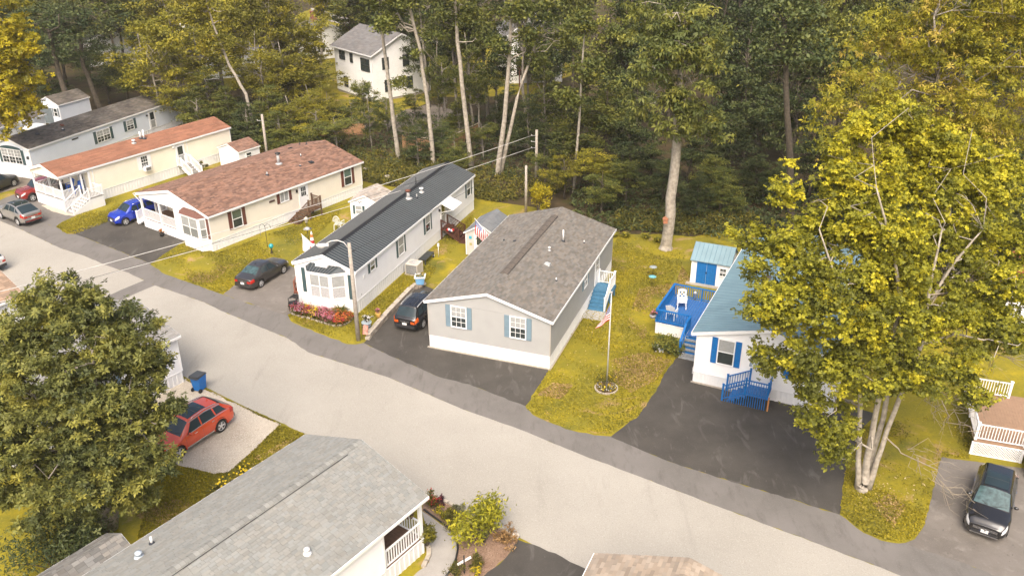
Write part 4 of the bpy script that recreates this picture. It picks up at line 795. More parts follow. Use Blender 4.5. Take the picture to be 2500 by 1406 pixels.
# ============================================================ cars
def paint(name, col, rough=.25, metal=.0): return M(name, col, rough, .04, 1.5, metal=metal, coat=.8, spec=.5)
TYRE = M('tyre_rubber', (.018, .018, .018), .85, .1, 9); ALLOY = M('alloy', (.62, .62, .61), .35, .05, metal=.35); PLASTIC = M('black_plastic', (.025, .025, .027), .6, .1, 9); CHROME = M('chrome', (.62, .62, .62), .18, .03, metal=.9)
CARGLASS = M('car_glass', (.02, .034, .04), .12, .1, 2, spec=.45); CARGLASS_T = M('car_glass_teal_reflection', (.05, .088, .092), .12, .45, 5, spec=.5); REDL = M('red_lamp', (.42, .02, .012), .2, .1, coat=.6); AMBER = M('orange_lamp', (.62, .10, .01), .2, .08, coat=.6); CLEAR = M('clear_lamp', (.55, .56, .56), .12, .1, coat=.8); PLATE = M('licence_plate', (.72, .72, .70), .4, .03); INK = M('plate_ink', (.03, .04, .10), .6)  # teal glass variant has the windscreen reflection put into its colour
def text_part(txt, parent, mt, size, mtx):
    cu = bpy.data.curves.new('lettering', 'FONT'); cu.body = txt; cu.size = size; cu.align_x = 'CENTER'; cu.align_y = 'CENTER'; cu.extrude = .002
    to = bpy.data.objects.new('lettering', cu); COL.objects.link(to); dg = bpy.context.evaluated_depsgraph_get(); me = bpy.data.meshes.new_from_object(to.evaluated_get(dg)); bpy.data.objects.remove(to); bpy.data.curves.remove(cu)
    me.materials.clear(); me.materials.append(mt); me.transform(mtx); o = obj('lettering', me, parent); return o
CAR_SPECS = {
 'big_suv': dict(L=4.85, w=.95, cowl=1.2, rs=1.95, re=4.05, tail=4.68, hood=(.80, .97, 1.10), roof=(1.66, 1.74, 1.62), tailz=1.14, endz=1.05, belt=(1.02, 1.18), wx=(.95, 3.77), wr=.39, sill=.27, bp=2.6, cp=3.55, rw=.70),
 'suv': dict(L=4.65, w=.93, cowl=1.15, rs=1.95, re=3.95, tail=4.52, hood=(.78, .93, 1.05), roof=(1.60, 1.67, 1.60), tailz=1.05, endz=.98, belt=(.98, 1.10), wx=(.93, 3.70), wr=.36, sill=.27, bp=2.55, cp=3.45, rw=.70),
 'coupe_suv': dict(L=4.75, w=.95, cowl=1.2, rs=2.0, re=3.55, tail=4.60, hood=(.80, .96, 1.08), roof=(1.60, 1.67, 1.56), tailz=1.12, endz=1.05, belt=(1.0, 1.14), wx=(.95, 3.78), wr=.37, sill=.27, bp=2.6, cp=3.5, rw=.70),
 'boxy_suv': dict(L=4.6, w=.92, cowl=1.2, rs=1.78, re=4.05, tail=4.52, hood=(.90, 1.05, 1.12), roof=(1.64, 1.70, 1.64), tailz=1.08, endz=1.02, belt=(1.05, 1.12), wx=(.90, 3.62), wr=.37, sill=.30, bp=2.45, cp=3.4, rw=.74),
 'small_suv': dict(L=4.05, w=.885, cowl=1.0, rs=1.62, re=3.50, tail=3.95, hood=(.82, .97, 1.04), roof=(1.54, 1.60, 1.54), tailz=1.05, endz=1.0, belt=(.98, 1.08), wx=(.80, 3.32), wr=.34, sill=.26, bp=2.15, cp=2.95, rw=.71),
 'sedan': dict(L=4.55, w=.88, cowl=1.22, rs=2.0, re=3.15, tail=3.88, hood=(.66, .82, .93), roof=(1.40, 1.46, 1.40), tailz=1.04, endz=.93, belt=(.88, .98), wx=(.92, 3.56), wr=.33, sill=.22, bp=2.55, cp=3.30, rw=.66)}
_wheel = {}
def wheel_meshes(r, style):
    k = (r, style)
    if k in _wheel: return _wheel[k]
    b = MB(); b.lathe([(r*.68, -.11), (r*.93, -.112), (r, -.08), (r, .08), (r*.93, .112), (r*.68, .11)], 28, ax='y', cap=False); ty = b.mesh('tyre', TYRE)
    b = MB(); ri = r*.70; b.lathe([(ri, -.105), (ri, -.075), (ri*.86, -.075), (ri*.86, -.105)], 28, 0, ax='y', cap=False); b.lathe([(ri*.88, -.06), (ri*.88, .05)], 20, 1, ax='y')
    n = {'five': 5, 'ten': 10, 'six': 6}[style]
    for i in range(n):
        t = 2*math.pi*i/n; c, s = math.cos(t), math.sin(t); hw = ri*(.17 if n == 5 else .09 if n == 10 else .15)
        b.add([(c*ri*.12-s*hw*.7, -.10, s*ri*.12+c*hw*.7), (c*ri*.12+s*hw*.7, -.10, s*ri*.12-c*hw*.7), (c*ri*.92+s*hw, -.085, s*ri*.92-c*hw), (c*ri*.92-s*hw, -.085, s*ri*.92+c*hw),
               (c*ri*.12-s*hw*.7, -.06, s*ri*.12+c*hw*.7), (c*ri*.12+s*hw*.7, -.06, s*ri*.12-c*hw*.7), (c*ri*.92+s*hw, -.06, s*ri*.92-c*hw), (c*ri*.92-s*hw, -.06, s*ri*.92+c*hw)],
              [(0, 1, 2, 3), (7, 6, 5, 4), (0, 3, 7, 4), (1, 5, 6, 2), (2, 6, 7, 3)], 0)
    b.lathe([(ri*.2, -.112), (ri*.2, -.06)], 12, 0, ax='y'); rm = b.mesh('rim', [ALLOY, PLASTIC]); _wheel[k] = (ty, rm); return ty, rm
def car(label, spec, pos, fdir, body, name='parked_car', style='five', clad=False, rails=None, sunroof=False, ribs=False, tail='red', front='bar', plate='', glass=None, skirt_chrome=False, window_chrome=False, light_strip=False, blackroof=False, rearspoiler=False, wsglass=None):
    """lofted body; windows, lamps and trims are patches set on the same surface. x runs from the nose (0) to the tail (L)"""
    S = CAR_SPECS[spec]; L, w0 = S['L'], S['w']; glass = glass or CARGLASS; wsglass = wsglass or glass
    rz = math.atan2(-fdir[1], -fdir[0]); root = thing(name, label, 'car', (pos[0], pos[1], .016), rz)
    cx = (S['wx'][0]+S['wx'][1])/2
    fw = lambda x: w0*np.interp(x, [0, .06, .2, .45, .9, L-1.0, L-.4, L-.12, L], [.70, .80, .90, .965, 1, 1, .975, .92, .80])
    hz = S['hood']; rfz = S['roof']
    ftop = lambda x: np.interp(x, [0, .1, .3, S['cowl'], S['rs'], (S['rs']+S['re'])/2, S['re'], S['tail'], L-.03, L], [hz[0]-.06, hz[0], hz[1], hz[2], rfz[0], rfz[1], rfz[2], S['tailz'], S['endz'], S['endz']-.05])
    fwt = lambda x: np.interp(x, [0, .3, S['cowl'], S['rs'], S['re'], S['tail'], L], [.80, .84, .84, S['rw'], S['rw']*.97, .80, .82])
    fbelt = lambda x: min(np.interp(x, [0, .3, S['cowl'], S['bp'], S['tail'], L], [hz[0]-.12, hz[1]-.08, S['belt'][0]-.02, (S['belt'][0]+S['belt'][1])/2, min(S['belt'][1], S['tailz']-.03), S['endz']-.10]), ftop(x)-.03)
    def fzb(x):
        z = np.interp(x, [0, .35, L-.35, L], [S['sill']+.04, S['sill'], S['sill'], S['sill']+.10]); ra = S['wr']+.06
        for c in S['wx']:
            if abs(x-c) < ra: z = max(z, S['wr']+math.sqrt(ra*ra-(x-c)**2))
        return z
    crown = .05
    def sec(x):
        w = fw(x); zb = fzb(x); zt = ftop(x); be = fbelt(x); wt = fwt(x)*w0*min(1, fw(x)/w0+.04); zm = max(.60*be, zb+.10); zm = min(zm, be-.05)
        z2 = min(zb+.09, zm-.02)
        return [(0, zb), (w*.90, zb), (w*.985, z2), (w, zm), (w*.955, be), (min(wt, w*.94), zt), (min(wt, w*.94)*.70, zt+crown*.75), (0, zt+crown)]
    xs = sorted(set(np.round(np.concatenate([np.linspace(0, L, 60), [.02, .05, .1, L-.02, L-.06, S['cowl'], S['rs'], S['re'], S['tail']]]+[np.array([c-S['wr']-.06, c-S['wr']-.055, c+S['wr']+.055, c+S['wr']+.06]) for c in S['wx']]), 3)))
    b = MB(); n = 15; V = []
    for x in xs:
        s = sec(x); V += [(x-cx, -y, z) for y, z in s[:-1]]+[(x-cx, 0, s[-1][1])]+[(x-cx, y, z) for y, z in s[-2:0:-1]]
    n = 14; Fc = [(i*n+k, (i+1)*n+k, (i+1)*n+(k+1) % n, i*n+(k+1) % n) for i in range(len(xs)-1) for k in range(n)]
    Fc += [tuple(range(n)), tuple((len(xs)-1)*n+k for k in range(n-1, -1, -1))]
    b.add(V, Fc, 0, True); b.smooth[-1] = b.smooth[-2] = False
    bo = b.build('body', [body], root); bo.data.flip_normals()
    md = bo.modifiers.new('w', 'WEIGHTED_NORMAL')
    def pt(x, i, sd):
        s = sec(x); k = min(int(i), 6); f = i-k; y = s[k][0]*(1-f)+s[k+1][0]*f; z = s[k][1]*(1-f)+s[k+1][1]*f
        return Vector((x-cx, sd*y, z))
    def patch(nm, mt, xr0, xr1, i0, i1, sd=None, off=.006, nx=8, ni=4, parent=None):
        """xr0=(front,rear) at i0, xr1 at i1; sd=None -> over the top from side to side with half-range i0..7"""
        b = MB(); rows = []
        if sd is None: par = [(-1, i0+(7-i0)*t) for t in np.linspace(0, 1, ni)]+[(1, 7-(7-i0)*t) for t in np.linspace(0, 1, ni)][1:]
        else: par = [(sd, i) for i in np.linspace(i0, i1, ni)]
        for j, (s_, i) in enumerate(par):
            f = (i-i0)/max(1e-6, (i1-i0)) if sd is not None else (i-i0)/max(1e-6, 7-i0)
            a0 = xr0[0]*(1-f)+xr1[0]*f; a1 = xr0[1]*(1-f)+xr1[1]*f; row = []
            for t in np.linspace(0, 1, nx):
                x = a0+(a1-a0)*t; p = pt(x, i, s_); dx = pt(min(L, x+.02), i, s_)-pt(max(0, x-.02), i, s_); di = pt(x, min(7, i+.05), s_)-pt(x, max(0, i-.05), s_)
                nrm = dx.cross(di); nrm.normalize() if nrm.length > 1e-9 else None
                c = Vector((p.x, 0, .7)); 
                if nrm.dot(p-c) < 0: nrm = -nrm
                row.append(p+nrm*off)
            rows.append(row)
        vs = [p for r_ in rows for p in r_]; m_ = nx; fs = [(j*m_+k, j*m_+k+1, (j+1)*m_+k+1, (j+1)*m_+k) for j in range(len(rows)-1) for k in range(m_-1)]
        b.add(vs, fs, 0, True); me = b.mesh(nm, mt); p0 = me.polygons[len(me.polygons)//2]
        if p0.normal.dot(Vector(p0.center)-Vector((p0.center.x*.8, 0, .5))) < 0: me.flip_normals()
        return obj(nm, me, parent or root)
    cw, rs, re, tl, bp, cp = S['cowl'], S['rs'], S['re'], S['tail'], S['bp'], S['cp']
    patch('windshield', wsglass, (cw+.06, rs-.04), (cw+.02, rs-.02), 5.1, 7, None, nx=8, ni=6)
    patch('rear_window', wsglass if spec == 'sedan' else glass, (re+.08, tl-.05), (re+.05, tl-.04), 5.12, 7, None, nx=8, ni=6)
    for sd in (-1, 1):
        patch('window', glass, (cw+.42, bp-.04), (rs+.10, bp-.04), 4.12, 4.86, sd); patch('window', glass, (bp+.04, cp-.02), (bp+.04, cp-.10), 4.12, 4.86, sd)
        if spec != 'sedan': patch('window', glass, (cp+.06, tl-.35), (cp+.0, re-.05), 4.18, 4.84, sd)
        if window_chrome:
            patch('window_trim', CHROME, (cw+.35, tl-.2), (cw+.35, tl-.2), 4.06, 4.12, sd, off=.01, ni=2); patch('window_trim', CHROME, (rs, re), (rs, re), 4.88, 4.95, sd, off=.01, ni=2)
        patch('headlight', CLEAR, (.01, .34), (.06, .42), 3.62, 4.5 if spec != 'boxy_suv' else 4.1, sd, off=.012, ni=4)
        tm = AMBER if tail == 'amber' else REDL
        patch('taillight', tm, (L-.38, L-.02), (L-.34, L-.05), 3.45, 4.35 if spec == 'sedan' else 4.3, sd, off=.012)
        for x in (bp-.45, cp-.25):
            p = pt(x, 3.72, sd); bx('door_handle', root, CHROME if window_chrome else body, p.x-.1, p.x+.1, p.y-.02, p.y+.025, p.z-.018, p.z+.018)
        for xd in (cw+.28, bp, cp+.02): patch('door_gap', PLASTIC, (xd-.006, xd+.006), (xd-.006, xd+.006), 2.1, 4.05, sd, off=.002, nx=2, ni=6)
        p = pt(cw+.52, 4.05, sd); b = MB(); b.sphere((p.x, p.y+sd*.12, p.z+.09), .1, 10, 6, sq=(.75, 1.15, .8)); b.build('side_mirror', body if not clad else body, root)
        if clad:
            patch('cladding', PLASTIC, (.1, L-.1), (.1, L-.1), 1.2, 2.25, sd, off=.008, nx=50, ni=3)
        else: patch('sill_trim', CHROME if skirt_chrome else PLASTIC, (S['wx'][0]+.5, S['wx'][1]-.5), (S['wx'][0]+.5, S['wx'][1]-.5), 1.9, 2.25, sd, off=.01, nx=6, ni=2)
        for c in S['wx']:      # wheel-arch lip
            b = MB(); ra = S['wr']+.055; pr = []
            for t in np.linspace(math.radians(-8), math.radians(188), 18):
                x = c+ra*math.cos(t); z = S['wr']+ra*math.sin(t); y = fw(x)*.995+.006
                pr.append(((x-cx, sd*y, z), (c+(ra+.055)*math.cos(t)-cx, sd*(y-.004), S['wr']+(ra+.055)*math.sin(t)), (x-cx, sd*(y-.12), z)))
            for q, q2 in zip(pr, pr[1:]): b.quad(q[0], q2[0], q2[1], q[1]); b.quad(q[0], q2[0], q2[2], q[2])
            b.build('wheel_arch', PLASTIC if clad else body, root)
            ty, rm = wheel_meshes(S['wr'], style); o = obj('wheel', ty, root, (c-cx, sd*(w0-.115), S['wr'])); o2 = obj('rim', rm, o)
            if sd > 0: o.rotation_euler = (0, 0, math.pi)
    b = MB(); b.box(.25-cx, L-.25-cx, -w0*.8, w0*.8, .2, .42); b.build('underbody', PLASTIC, root)
    # nose
    zf = hz[0]; nf = fw(0)
    if front == 'slots':
        for k in range(7): y = (k-3)*.115; bx('grille_slot', root, PLASTIC, -cx-.014, -cx+.01, y-.036, y+.036, zf-.24, zf-.09); bx('grille_surround', root, CHROME, -cx-.010, -cx+.01, y-.05, y+.05, zf-.26, zf-.07)
    else:
        bx('grille', root, PLASTIC, -cx-.012, -cx+.02, -nf*.80, nf*.80, zf-.27, zf-.08)
        for z in (zf-.20, zf-.14): bx('grille_bar', root, CHROME, -cx-.022, -cx-.01, -nf*.78, nf*.78, z-.010, z+.012)
        b = MB(); b.lathe([(.055, -.008), (.055, .008)], 16, ax='x'); b.build('emblem', CHROME, root, (-cx-.028, 0, zf-.17))
    bx('bumper_grille', root, PLASTIC, -cx-.012, -cx+.02, -nf*.85, nf*.85, S['sill']+.06, S['sill']+.2)
    bx('bumper_trim', root, CHROME if front != 'plain' else PLASTIC, -cx-.02, -cx+.02, -nf*.9, nf*.9, S['sill']+.02, S['sill']+.06)
    pf = bx('licence_plate', root, PLATE, -cx-.034, -cx-.015, -.16, .16, S['sill']+.16, S['sill']+.32)
    # tail
    zr_ = S['endz']; nr = fw(L)
    for sd in (-1, 1): bx('taillight', root, AMBER if tail == 'amber' else REDL, L-cx-.01, L-cx+.014, min(sd*nr*.62, sd*nr*.98), max(sd*nr*.62, sd*nr*.98), zr_-.28, zr_-.12)
    if light_strip: bx('light_strip', root, REDL, L-cx-.01, L-cx+.018, -nr*.6, nr*.6, zr_-.24, zr_-.17)
    else: bx('tailgate_trim', root, CHROME, L-cx-.01, L-cx+.016, -nr*.45, nr*.45, zr_-.16, zr_-.13)
    bx('rear_bumper', root, PLASTIC if clad or spec != 'sedan' else body, L-cx-.15, L-cx+.05, -nr*.97, nr*.97, S['sill']+.10, S['sill']+.30)
    if light_strip: bx('bumper_trim', root, CHROME, L-cx-.01, L-cx+.06, -nr*.9, nr*.9, S['sill']+.30, S['sill']+.35); bx('bumper_reflector', root, REDL, L-cx, L-cx+.056, -nr*.9, nr*.9, S['sill']+.20, S['sill']+.24)
    pr_ = bx('licence_plate', root, PLATE, L-cx+.01, L-cx+.03, -.16, .16, zr_-.42, zr_-.26)
    if plate:
        text_part(plate, root, INK, .12, Matrix.Translation((-cx-.036, 0, S['sill']+.24)) @ Matrix(((0, 0, -1, 0), (-1, 0, 0, 0), (0, 1, 0, 0), (0, 0, 0, 1))))
    b = MB(); b.lathe([(.045, -.006), (.045, .006)], 14, ax='x'); b.build('emblem', CHROME, root, (L-cx+.018, 0, zr_-.20))
    # roof kit
    if rails:
        for sd in (-1, 1):
            pts = [pt(x, 5.1, sd)+Vector((0, 0, .05 if .03 < t < .97 else 0)) for t, x in [(t, rs+.15+(re-rs-.2)*t) for t in np.linspace(0, 1, 10)]]
            b = MB(); b.tube(pts, .024, 6); b.build('roof_rail', rails, root)
    if sunroof: patch('sunroof', CARGLASS, (rs+.12, rs+1.35), (rs+.12, rs+1.35), 5.75, 7, None, off=.008, ni=4); patch('sunroof_bar', PLASTIC, (rs+.70, rs+.74), (rs+.70, rs+.74), 5.75, 7, None, off=.011, nx=2)
    if blackroof: patch('roof_glass', CARGLASS, (rs+.02, re-.1), (rs+.02, re-.1), 5.25, 7, None, off=.007, nx=8)
    if ribs:
        for j in (-.7, -.35, .0, .35, .7): patch('roof_groove', PLASTIC, (rs+.15, re-.1), (rs+.15, re-.1), 7-abs(j)*2-.05 if j else 6.95, 7-abs(j)*2+.05 if j else 7, -1 if j < 0 else 1, off=.004, ni=2)
    if rearspoiler: patch('spoiler', PLASTIC, (re-.05, re+.2), (re-.05, re+.2), 5.1, 7, None, off=.02)
    p = pt(re-.25, 7, 1); b = MB(); b.hexa([(-.08, -.02, 0), (.06, -.02, 0), (.06, .02, 0), (-.08, .02, 0)], [(.03, -.006, .07), (.06, -.006, .07), (.06, .006, .07), (.03, .006, .07)]); b.build('antenna_fin', body, root, p)
    for k in (-1, 1): p = pt(cw+.02, 6.2, k); beam('wiper', root, PLASTIC, pt(cw+.03, 6.75 if k > 0 else 6.9, k)+Vector((0, 0, .02)), pt(cw+.16, 5.6 if k < 0 else 6.2, k)+Vector((0, 0, .02)), .015, .015)
    return root
def from_side(pf, pr, side, w):
    """car centre and heading from the ground contacts of the front and rear wheel on one side (side=+1: the car's left side)"""
    a, b_ = G(*pf), G(*pr); d = (a-b_); d.normalize(); left = Vector((-d.y, d.x, 0)); c = (a+b_)/2-left*side*(w-.03); return c, (d.x, d.y)
c, d = from_side((694, 668), (639, 702), -1, .88); car('charcoal sedan parked on the grey driveway by the white home', 'sedan', c, d, paint('charcoal_paint', (.055, .052, .050), .3, .4), style='six', wsglass=CARGLASS_T)
a = R(21); d = (math.sin(a), math.cos(a)); c = G(1031, 801)+Vector((d[0], d[1], 0))*1.38-Vector((d[1], -d[0], 0))*.80
car('black crossover with orange tail lamps beside the grey home', 'suv', c, d, paint('black_paint', (.012, .012, .013), .2), tail='amber', rails=ALLOY, ribs=True, clad=True, style='five')
c, d = from_side((440, 1121), (544, 1053), 1, .93); car('red crossover with glass roof on the gravel pad', 'big_suv', c, d, paint('red_paint', (.60, .065, .018), .22, .0), sunroof=True, rails=CHROME, skirt_chrome=True, window_chrome=True, rearspoiler=True, style='five')
a = R(35.6+4); d = (-math.sin(a), -math.cos(a)); left = Vector((-d[1], d[0], 0)); c = G(309, 551)-Vector((d[0], d[1], 0))*1.26-left*.86
car('bright blue small crossover beside the porch of the beige home', 'small_suv', c, d, paint('blue_paint_metallic', (.008, .035, .38), .22, .2), rails=CHROME, style='five', front='bar')
c, d = from_side((4, 535), (46, 552), 1, .95); car('silver grey coupe crossover with dark roof at the left by the road', 'coupe_suv', c, d, paint('silver_paint', (.30, .285, .265), .28, .5), light_strip=True, blackroof=True, clad=True, rails=PLASTIC, style='five')
a = R(33.4+6); d = (-math.sin(a), -math.cos(a)); left = Vector((-d[1], d[0], 0)); c = G(83, 493)-Vector((d[0], d[1], 0))*1.36-left*.89
car('dark red boxy crossover with slotted grille beside the cream porch', 'boxy_suv', c, d, paint('dark_red_paint', (.23, .018, .013), .25, .2), front='slots', clad=True, rails=PLASTIC, style='five')
p0, p1 = G(36, 456), G(-4, 473); d = (p0-p1).normalized(); left = Vector((-d.y, d.x, 0)); c = p0-d*1.36+left*.89
car('dark olive grey car at the left edge by the pale blue home', 'suv', c, (d.x, d.y), paint('olive_grey_paint', (.06, .058, .05), .28, .4), style='six', clad=True)
a0, a1 = G(2417, 1187, 1.68), G(2437, 1104, 1.68); d = (a0-a1).normalized(); c = G(2397, 1318)-d*2.32
car('black crossover parked nose to the road at the right edge', 'suv', c, (d.x, d.y), paint('black_paint', (.012, .012, .013), .2), style='ten', sunroof=True, window_chrome=True, plate='#1191 Y2', wsglass=CARGLASS_T)
c = G(932, 46); car('dark far-off car on the street behind the two-storey house', 'suv', (c.x, c.y), (-.35, .93), paint('charcoal_paint', (.055, .052, .050), .3, .4))
c = G(-38, 655); d = Vector((-.92, .38)).normalized(); car('white car with red tail lamp just entering at the left edge', 'suv', (c.x-.5, c.y), (d.x, d.y), paint('white_paint', (.6, .58, .55), .25), clad=True)
# ============================================================ foliage kit
def leaf_mesh(name, C, size, mt, rs, aspect=.55, upb=.6, tone=None, droop=0., fold=.18):
    """every leaf is a small folded kite; C (n,3) centres"""
    n = len(C); size = np.broadcast_to(size, (n,))
    N = rs.normal(size=(n, 3)); N[:, 2] = np.abs(N[:, 2])+upb; N /= np.linalg.norm(N, axis=1)[:, None]
    D = rs.normal(size=(n, 3)); D[:, 2] -= droop; D -= N*(D*N).sum(1)[:, None]; D /= np.linalg.norm(D, axis=1)[:, None]+1e-9
    S = np.cross(N, D); s = size[:, None]
    V = np.stack([C-D*s*.5, C+S*s*aspect*.5-D*s*.05+N*s*fold, C+D*s*.5, C-S*s*aspect*.5-D*s*.05+N*s*fold], 1).reshape(-1, 3)
    F = np.arange(n*4).reshape(n, 4)
    return npmesh(name, V, F, mt, {'tone': np.clip(tone if tone is not None else rs.uniform(0, 1, n), 0, 1)})
def spray_mesh(name, C, size, mt, rs, k=7, aspect=.42, tone=None, droop=.25, tilt=.5, fold=.14):
    """sprays: k leaves radiate from the twig tip at every centre"""
    m_ = len(C); A = rs.normal(size=(m_, 3))*tilt; A[:, 2] += 1; A /= np.linalg.norm(A, axis=1)[:, None]
    X = np.cross(A, rs.normal(size=(m_, 3))); X /= np.linalg.norm(X, axis=1)[:, None]; Y = np.cross(A, X)
    idx = np.repeat(np.arange(m_), k); n = len(idx); ang = np.tile(np.arange(k)*2*np.pi/k, m_)+rs.normal(0, .25, n); el = rs.normal(.12, .35, n)-droop*.5
    D = (X[idx]*np.cos(ang)[:, None]+Y[idx]*np.sin(ang)[:, None])*np.cos(el)[:, None]+A[idx]*np.sin(el)[:, None]; D[:, 2] -= droop*.4; D /= np.linalg.norm(D, axis=1)[:, None]
    S = np.cross(D, A[idx]); S /= np.linalg.norm(S, axis=1)[:, None]+1e-9; N = np.cross(S, D); s = (np.broadcast_to(size, (m_,))[idx]*rs.uniform(.7, 1.25, n))[:, None]; B = C[idx]+D*s*.08
    V = np.stack([B, B+D*s*.5+S*s*aspect*.5+N*s*fold, B+D*s-N*s*droop*.2, B+D*s*.5-S*s*aspect*.5+N*s*fold], 1).reshape(-1, 3)
    tn = (tone if tone is not None else rs.uniform(0, 1, m_))[idx]+rs.normal(0, .07, n)
    return npmesh(name, V, np.arange(n*4).reshape(n, 4), mt, {'tone': np.clip(tn, 0, 1)})
def clump_points(blobs, nclump, nleaf, rs, rc=.7, flat=.55, shell=.45, tonevar=.22):
    """leaf centres gathered into clumps spread through the blobs' volume, denser towards the outside"""
    w = np.array([b_[3]**2 if len(b_) > 3 else 1 for b_ in blobs], float)
    pos = np.array([b_[:3] for b_ in blobs]); rad = np.array([b_[3] if np.ndim(b_[3]) else b_[3] for b_ in blobs], float)
    k = rs.choice(len(blobs), nclump, p=w/w.sum()); d = rs.normal(size=(nclump, 3)); d /= np.linalg.norm(d, axis=1)[:, None]
    r = rad[k]*(shell+(1-shell)*rs.uniform(0, 1, nclump)**.6); CC = pos[k]+d*r[:, None]*np.array([1, 1, .85])
    per = rs.poisson(nleaf/nclump, nclump)+3; idx = np.repeat(np.arange(nclump), per)
    rcl = rc*rs.uniform(.6, 1.35, nclump); off = rs.normal(size=(len(idx), 3))*np.array([1, 1, flat])*.55
    P = CC[idx]+off*rcl[idx][:, None]
    ct = rs.normal(.5, tonevar, nclump); tone = ct[idx]+rs.normal(0, .13, len(idx))
    return CC, P, tone
def limb(b, p, q, r0, r1, rs, n=5, wob=.12, sides=5):
    p = np.array(p, float); q = np.array(q, float); L = np.linalg.norm(q-p); pts = []
    for i in range(n+1):
        t = i/n; c = p+(q-p)*t; c = c+rs.normal(size=3)*wob*L*.12*(math.sin(math.pi*t)); c[2] += L*.10*math.sin(math.pi*t); pts.append(c)
    b.tube(pts, list(np.linspace(r0, r1, n+1)), sides, cap=False)
BARK = M('grey_bark', (.22, .195, .16), .9, .35, 5, bump=.7, bscale=14); BARKP = M('pale_bark', (.36, .32, .26), .9, .30, 4, bump=.5, bscale=12); BARKD = M('dark_bark', (.085, .07, .052), .95, .3, 5, bump=.8, bscale=12)
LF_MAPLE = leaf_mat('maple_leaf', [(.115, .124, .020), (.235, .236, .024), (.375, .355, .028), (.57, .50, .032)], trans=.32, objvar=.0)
LF_OAK = leaf_mat('oak_leaf', [(.075, .090, .032), (.125, .138, .040), (.19, .196, .048), (.30, .28, .055)], trans=.2, objvar=.0)
LF_YEL = leaf_mat('yellow_leaf', [(.17, .16, .014), (.32, .28, .016), (.46, .38, .018), (.58, .46, .02)], trans=.35, objvar=.05)
LF_TR = leaf_mat('ash_leaf', [(.13, .13, .018), (.25, .24, .022), (.39, .35, .028), (.48, .36, .07)], trans=.3, objvar=.05)
LF_DK = leaf_mat('forest_leaf_dark', [(.030, .046, .018), (.052, .072, .025), (.082, .102, .032), (.125, .138, .036)], trans=.2, objvar=.25)
LF_MID = leaf_mat('forest_leaf_mid', [(.060, .080, .024), (.105, .124, .029), (.16, .17, .033), (.24, .23, .036)], trans=.25, objvar=.25)
LF_LT = leaf_mat('forest_leaf_light', [(.10, .105, .018), (.18, .172, .022), (.27, .245, .026), (.38, .32, .03)], trans=.3, objvar=.2)
LF_FERN = leaf_mat('fern_leaf', [(.05, .058, .016), (.09, .092, .018), (.15, .135, .02), (.24, .195, .025)], trans=.3, objvar=.1)
def hero_tree(label, name, base, trunks, blobs, nclump, nleaf, size, lmat, bark, seed, rc=.7, aspect=.55, droop=.2, nlimb=40, upb=.6, dead=(), shell=.45, tonevar=.22, ztone=0., tmean=.5, cat='tree', group=None, limb_r=.05, spray=0):
    """trunks: list of [(point, radius), ...] in world; blobs in world (x,y,z,r); dead: bare twigs (start,end,radius)"""
    rs = np.random.default_rng(seed); base = Vector((base[0], base[1], 0)); root = thing(name, label, cat, base, 0, group)
    b = MB(); bb = np.array(base)
    ends = []
    for tr in trunks:
        pts = [np.array(p)-bb for p, r in tr]; rad = [r for p, r in tr]; P2 = []; R2 = []
        for i in range(len(pts)-1):
            for t in np.linspace(0, 1, 4)[:-1]: P2.append(pts[i]*(1-t)+pts[i+1]*t+rs.normal(size=3)*rad[i]*.12*(i+t > 0)); R2.append(rad[i]*(1-t)+rad[i+1]*t)
        P2.append(pts[-1]); R2.append(rad[-1]); b.tube(P2, R2, 9); ends.append((np.array(P2), np.array(R2)))
    CC, P, tone = clump_points([(*(np.array(q[:3])-bb), q[3]) for q in blobs], nclump, nleaf, rs, rc=rc, shell=shell, tonevar=tonevar)
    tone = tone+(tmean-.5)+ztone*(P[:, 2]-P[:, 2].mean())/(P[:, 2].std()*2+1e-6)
    for c in CC[rs.permutation(len(CC))[:nlimb]]:
        best = None
        for P2, R2 in ends:
            lo = [i for i in range(len(P2)) if P2[i][2] < c[2]+.3 and i > len(P2)*.3] or [len(P2)-1]
            dd = [np.linalg.norm(P2[i]-c)+max(0, P2[i][2]-c[2])*2 for i in lo]; j = int(np.argmin(dd))
            if best is None or dd[j] < best[0]: best = (dd[j], P2[lo[j]], R2[lo[j]])
        limb(b, best[1], c, min(best[2]*.6, limb_r+.012*best[0]), .012, rs, wob=1.2)
    b.build('trunk', bark, root)
    if len(dead):
        b = MB()
        for p, q, r in dead:
            p = np.array(p)-bb; q = np.array(q)-bb; limb(b, p, q, r, .008, rs, n=6, wob=.8)
            for t in rs.uniform(.25, .97, 15):
                s0 = p+(q-p)*t; s0[2] += np.linalg.norm(q-p)*.10*math.sin(math.pi*t); dv = (q-p)*rs.uniform(.10, .32)+rs.normal(size=3)*np.linalg.norm(q-p)*.11; limb(b, s0, s0+dv, r*.42, .005, rs, n=3, wob=1.5, sides=4)
                s1 = s0+dv*.6; dv2 = dv*.4+rs.normal(size=3)*np.linalg.norm(dv)*.35; limb(b, s1, s1+dv2, r*.25, .004, rs, n=2, wob=1.5, sides=3)
        b.build('bare_branches', M('dead_twig', (.30, .25, .18), .9, .2, 6), root)
    if spray:
        j = rs.permutation(len(P))[:len(P)//spray]; obj('crown', spray_mesh('crown', P[j], size*rs.uniform(.75, 1.2, len(j)), lmat, rs, spray, aspect, tone[j], droop), root)
    elif nleaf: obj('crown', leaf_mesh('crown', P, size*rs.uniform(.65, 1.25, len(P)), lmat, rs, aspect, upb, tone, droop), root)
    return root
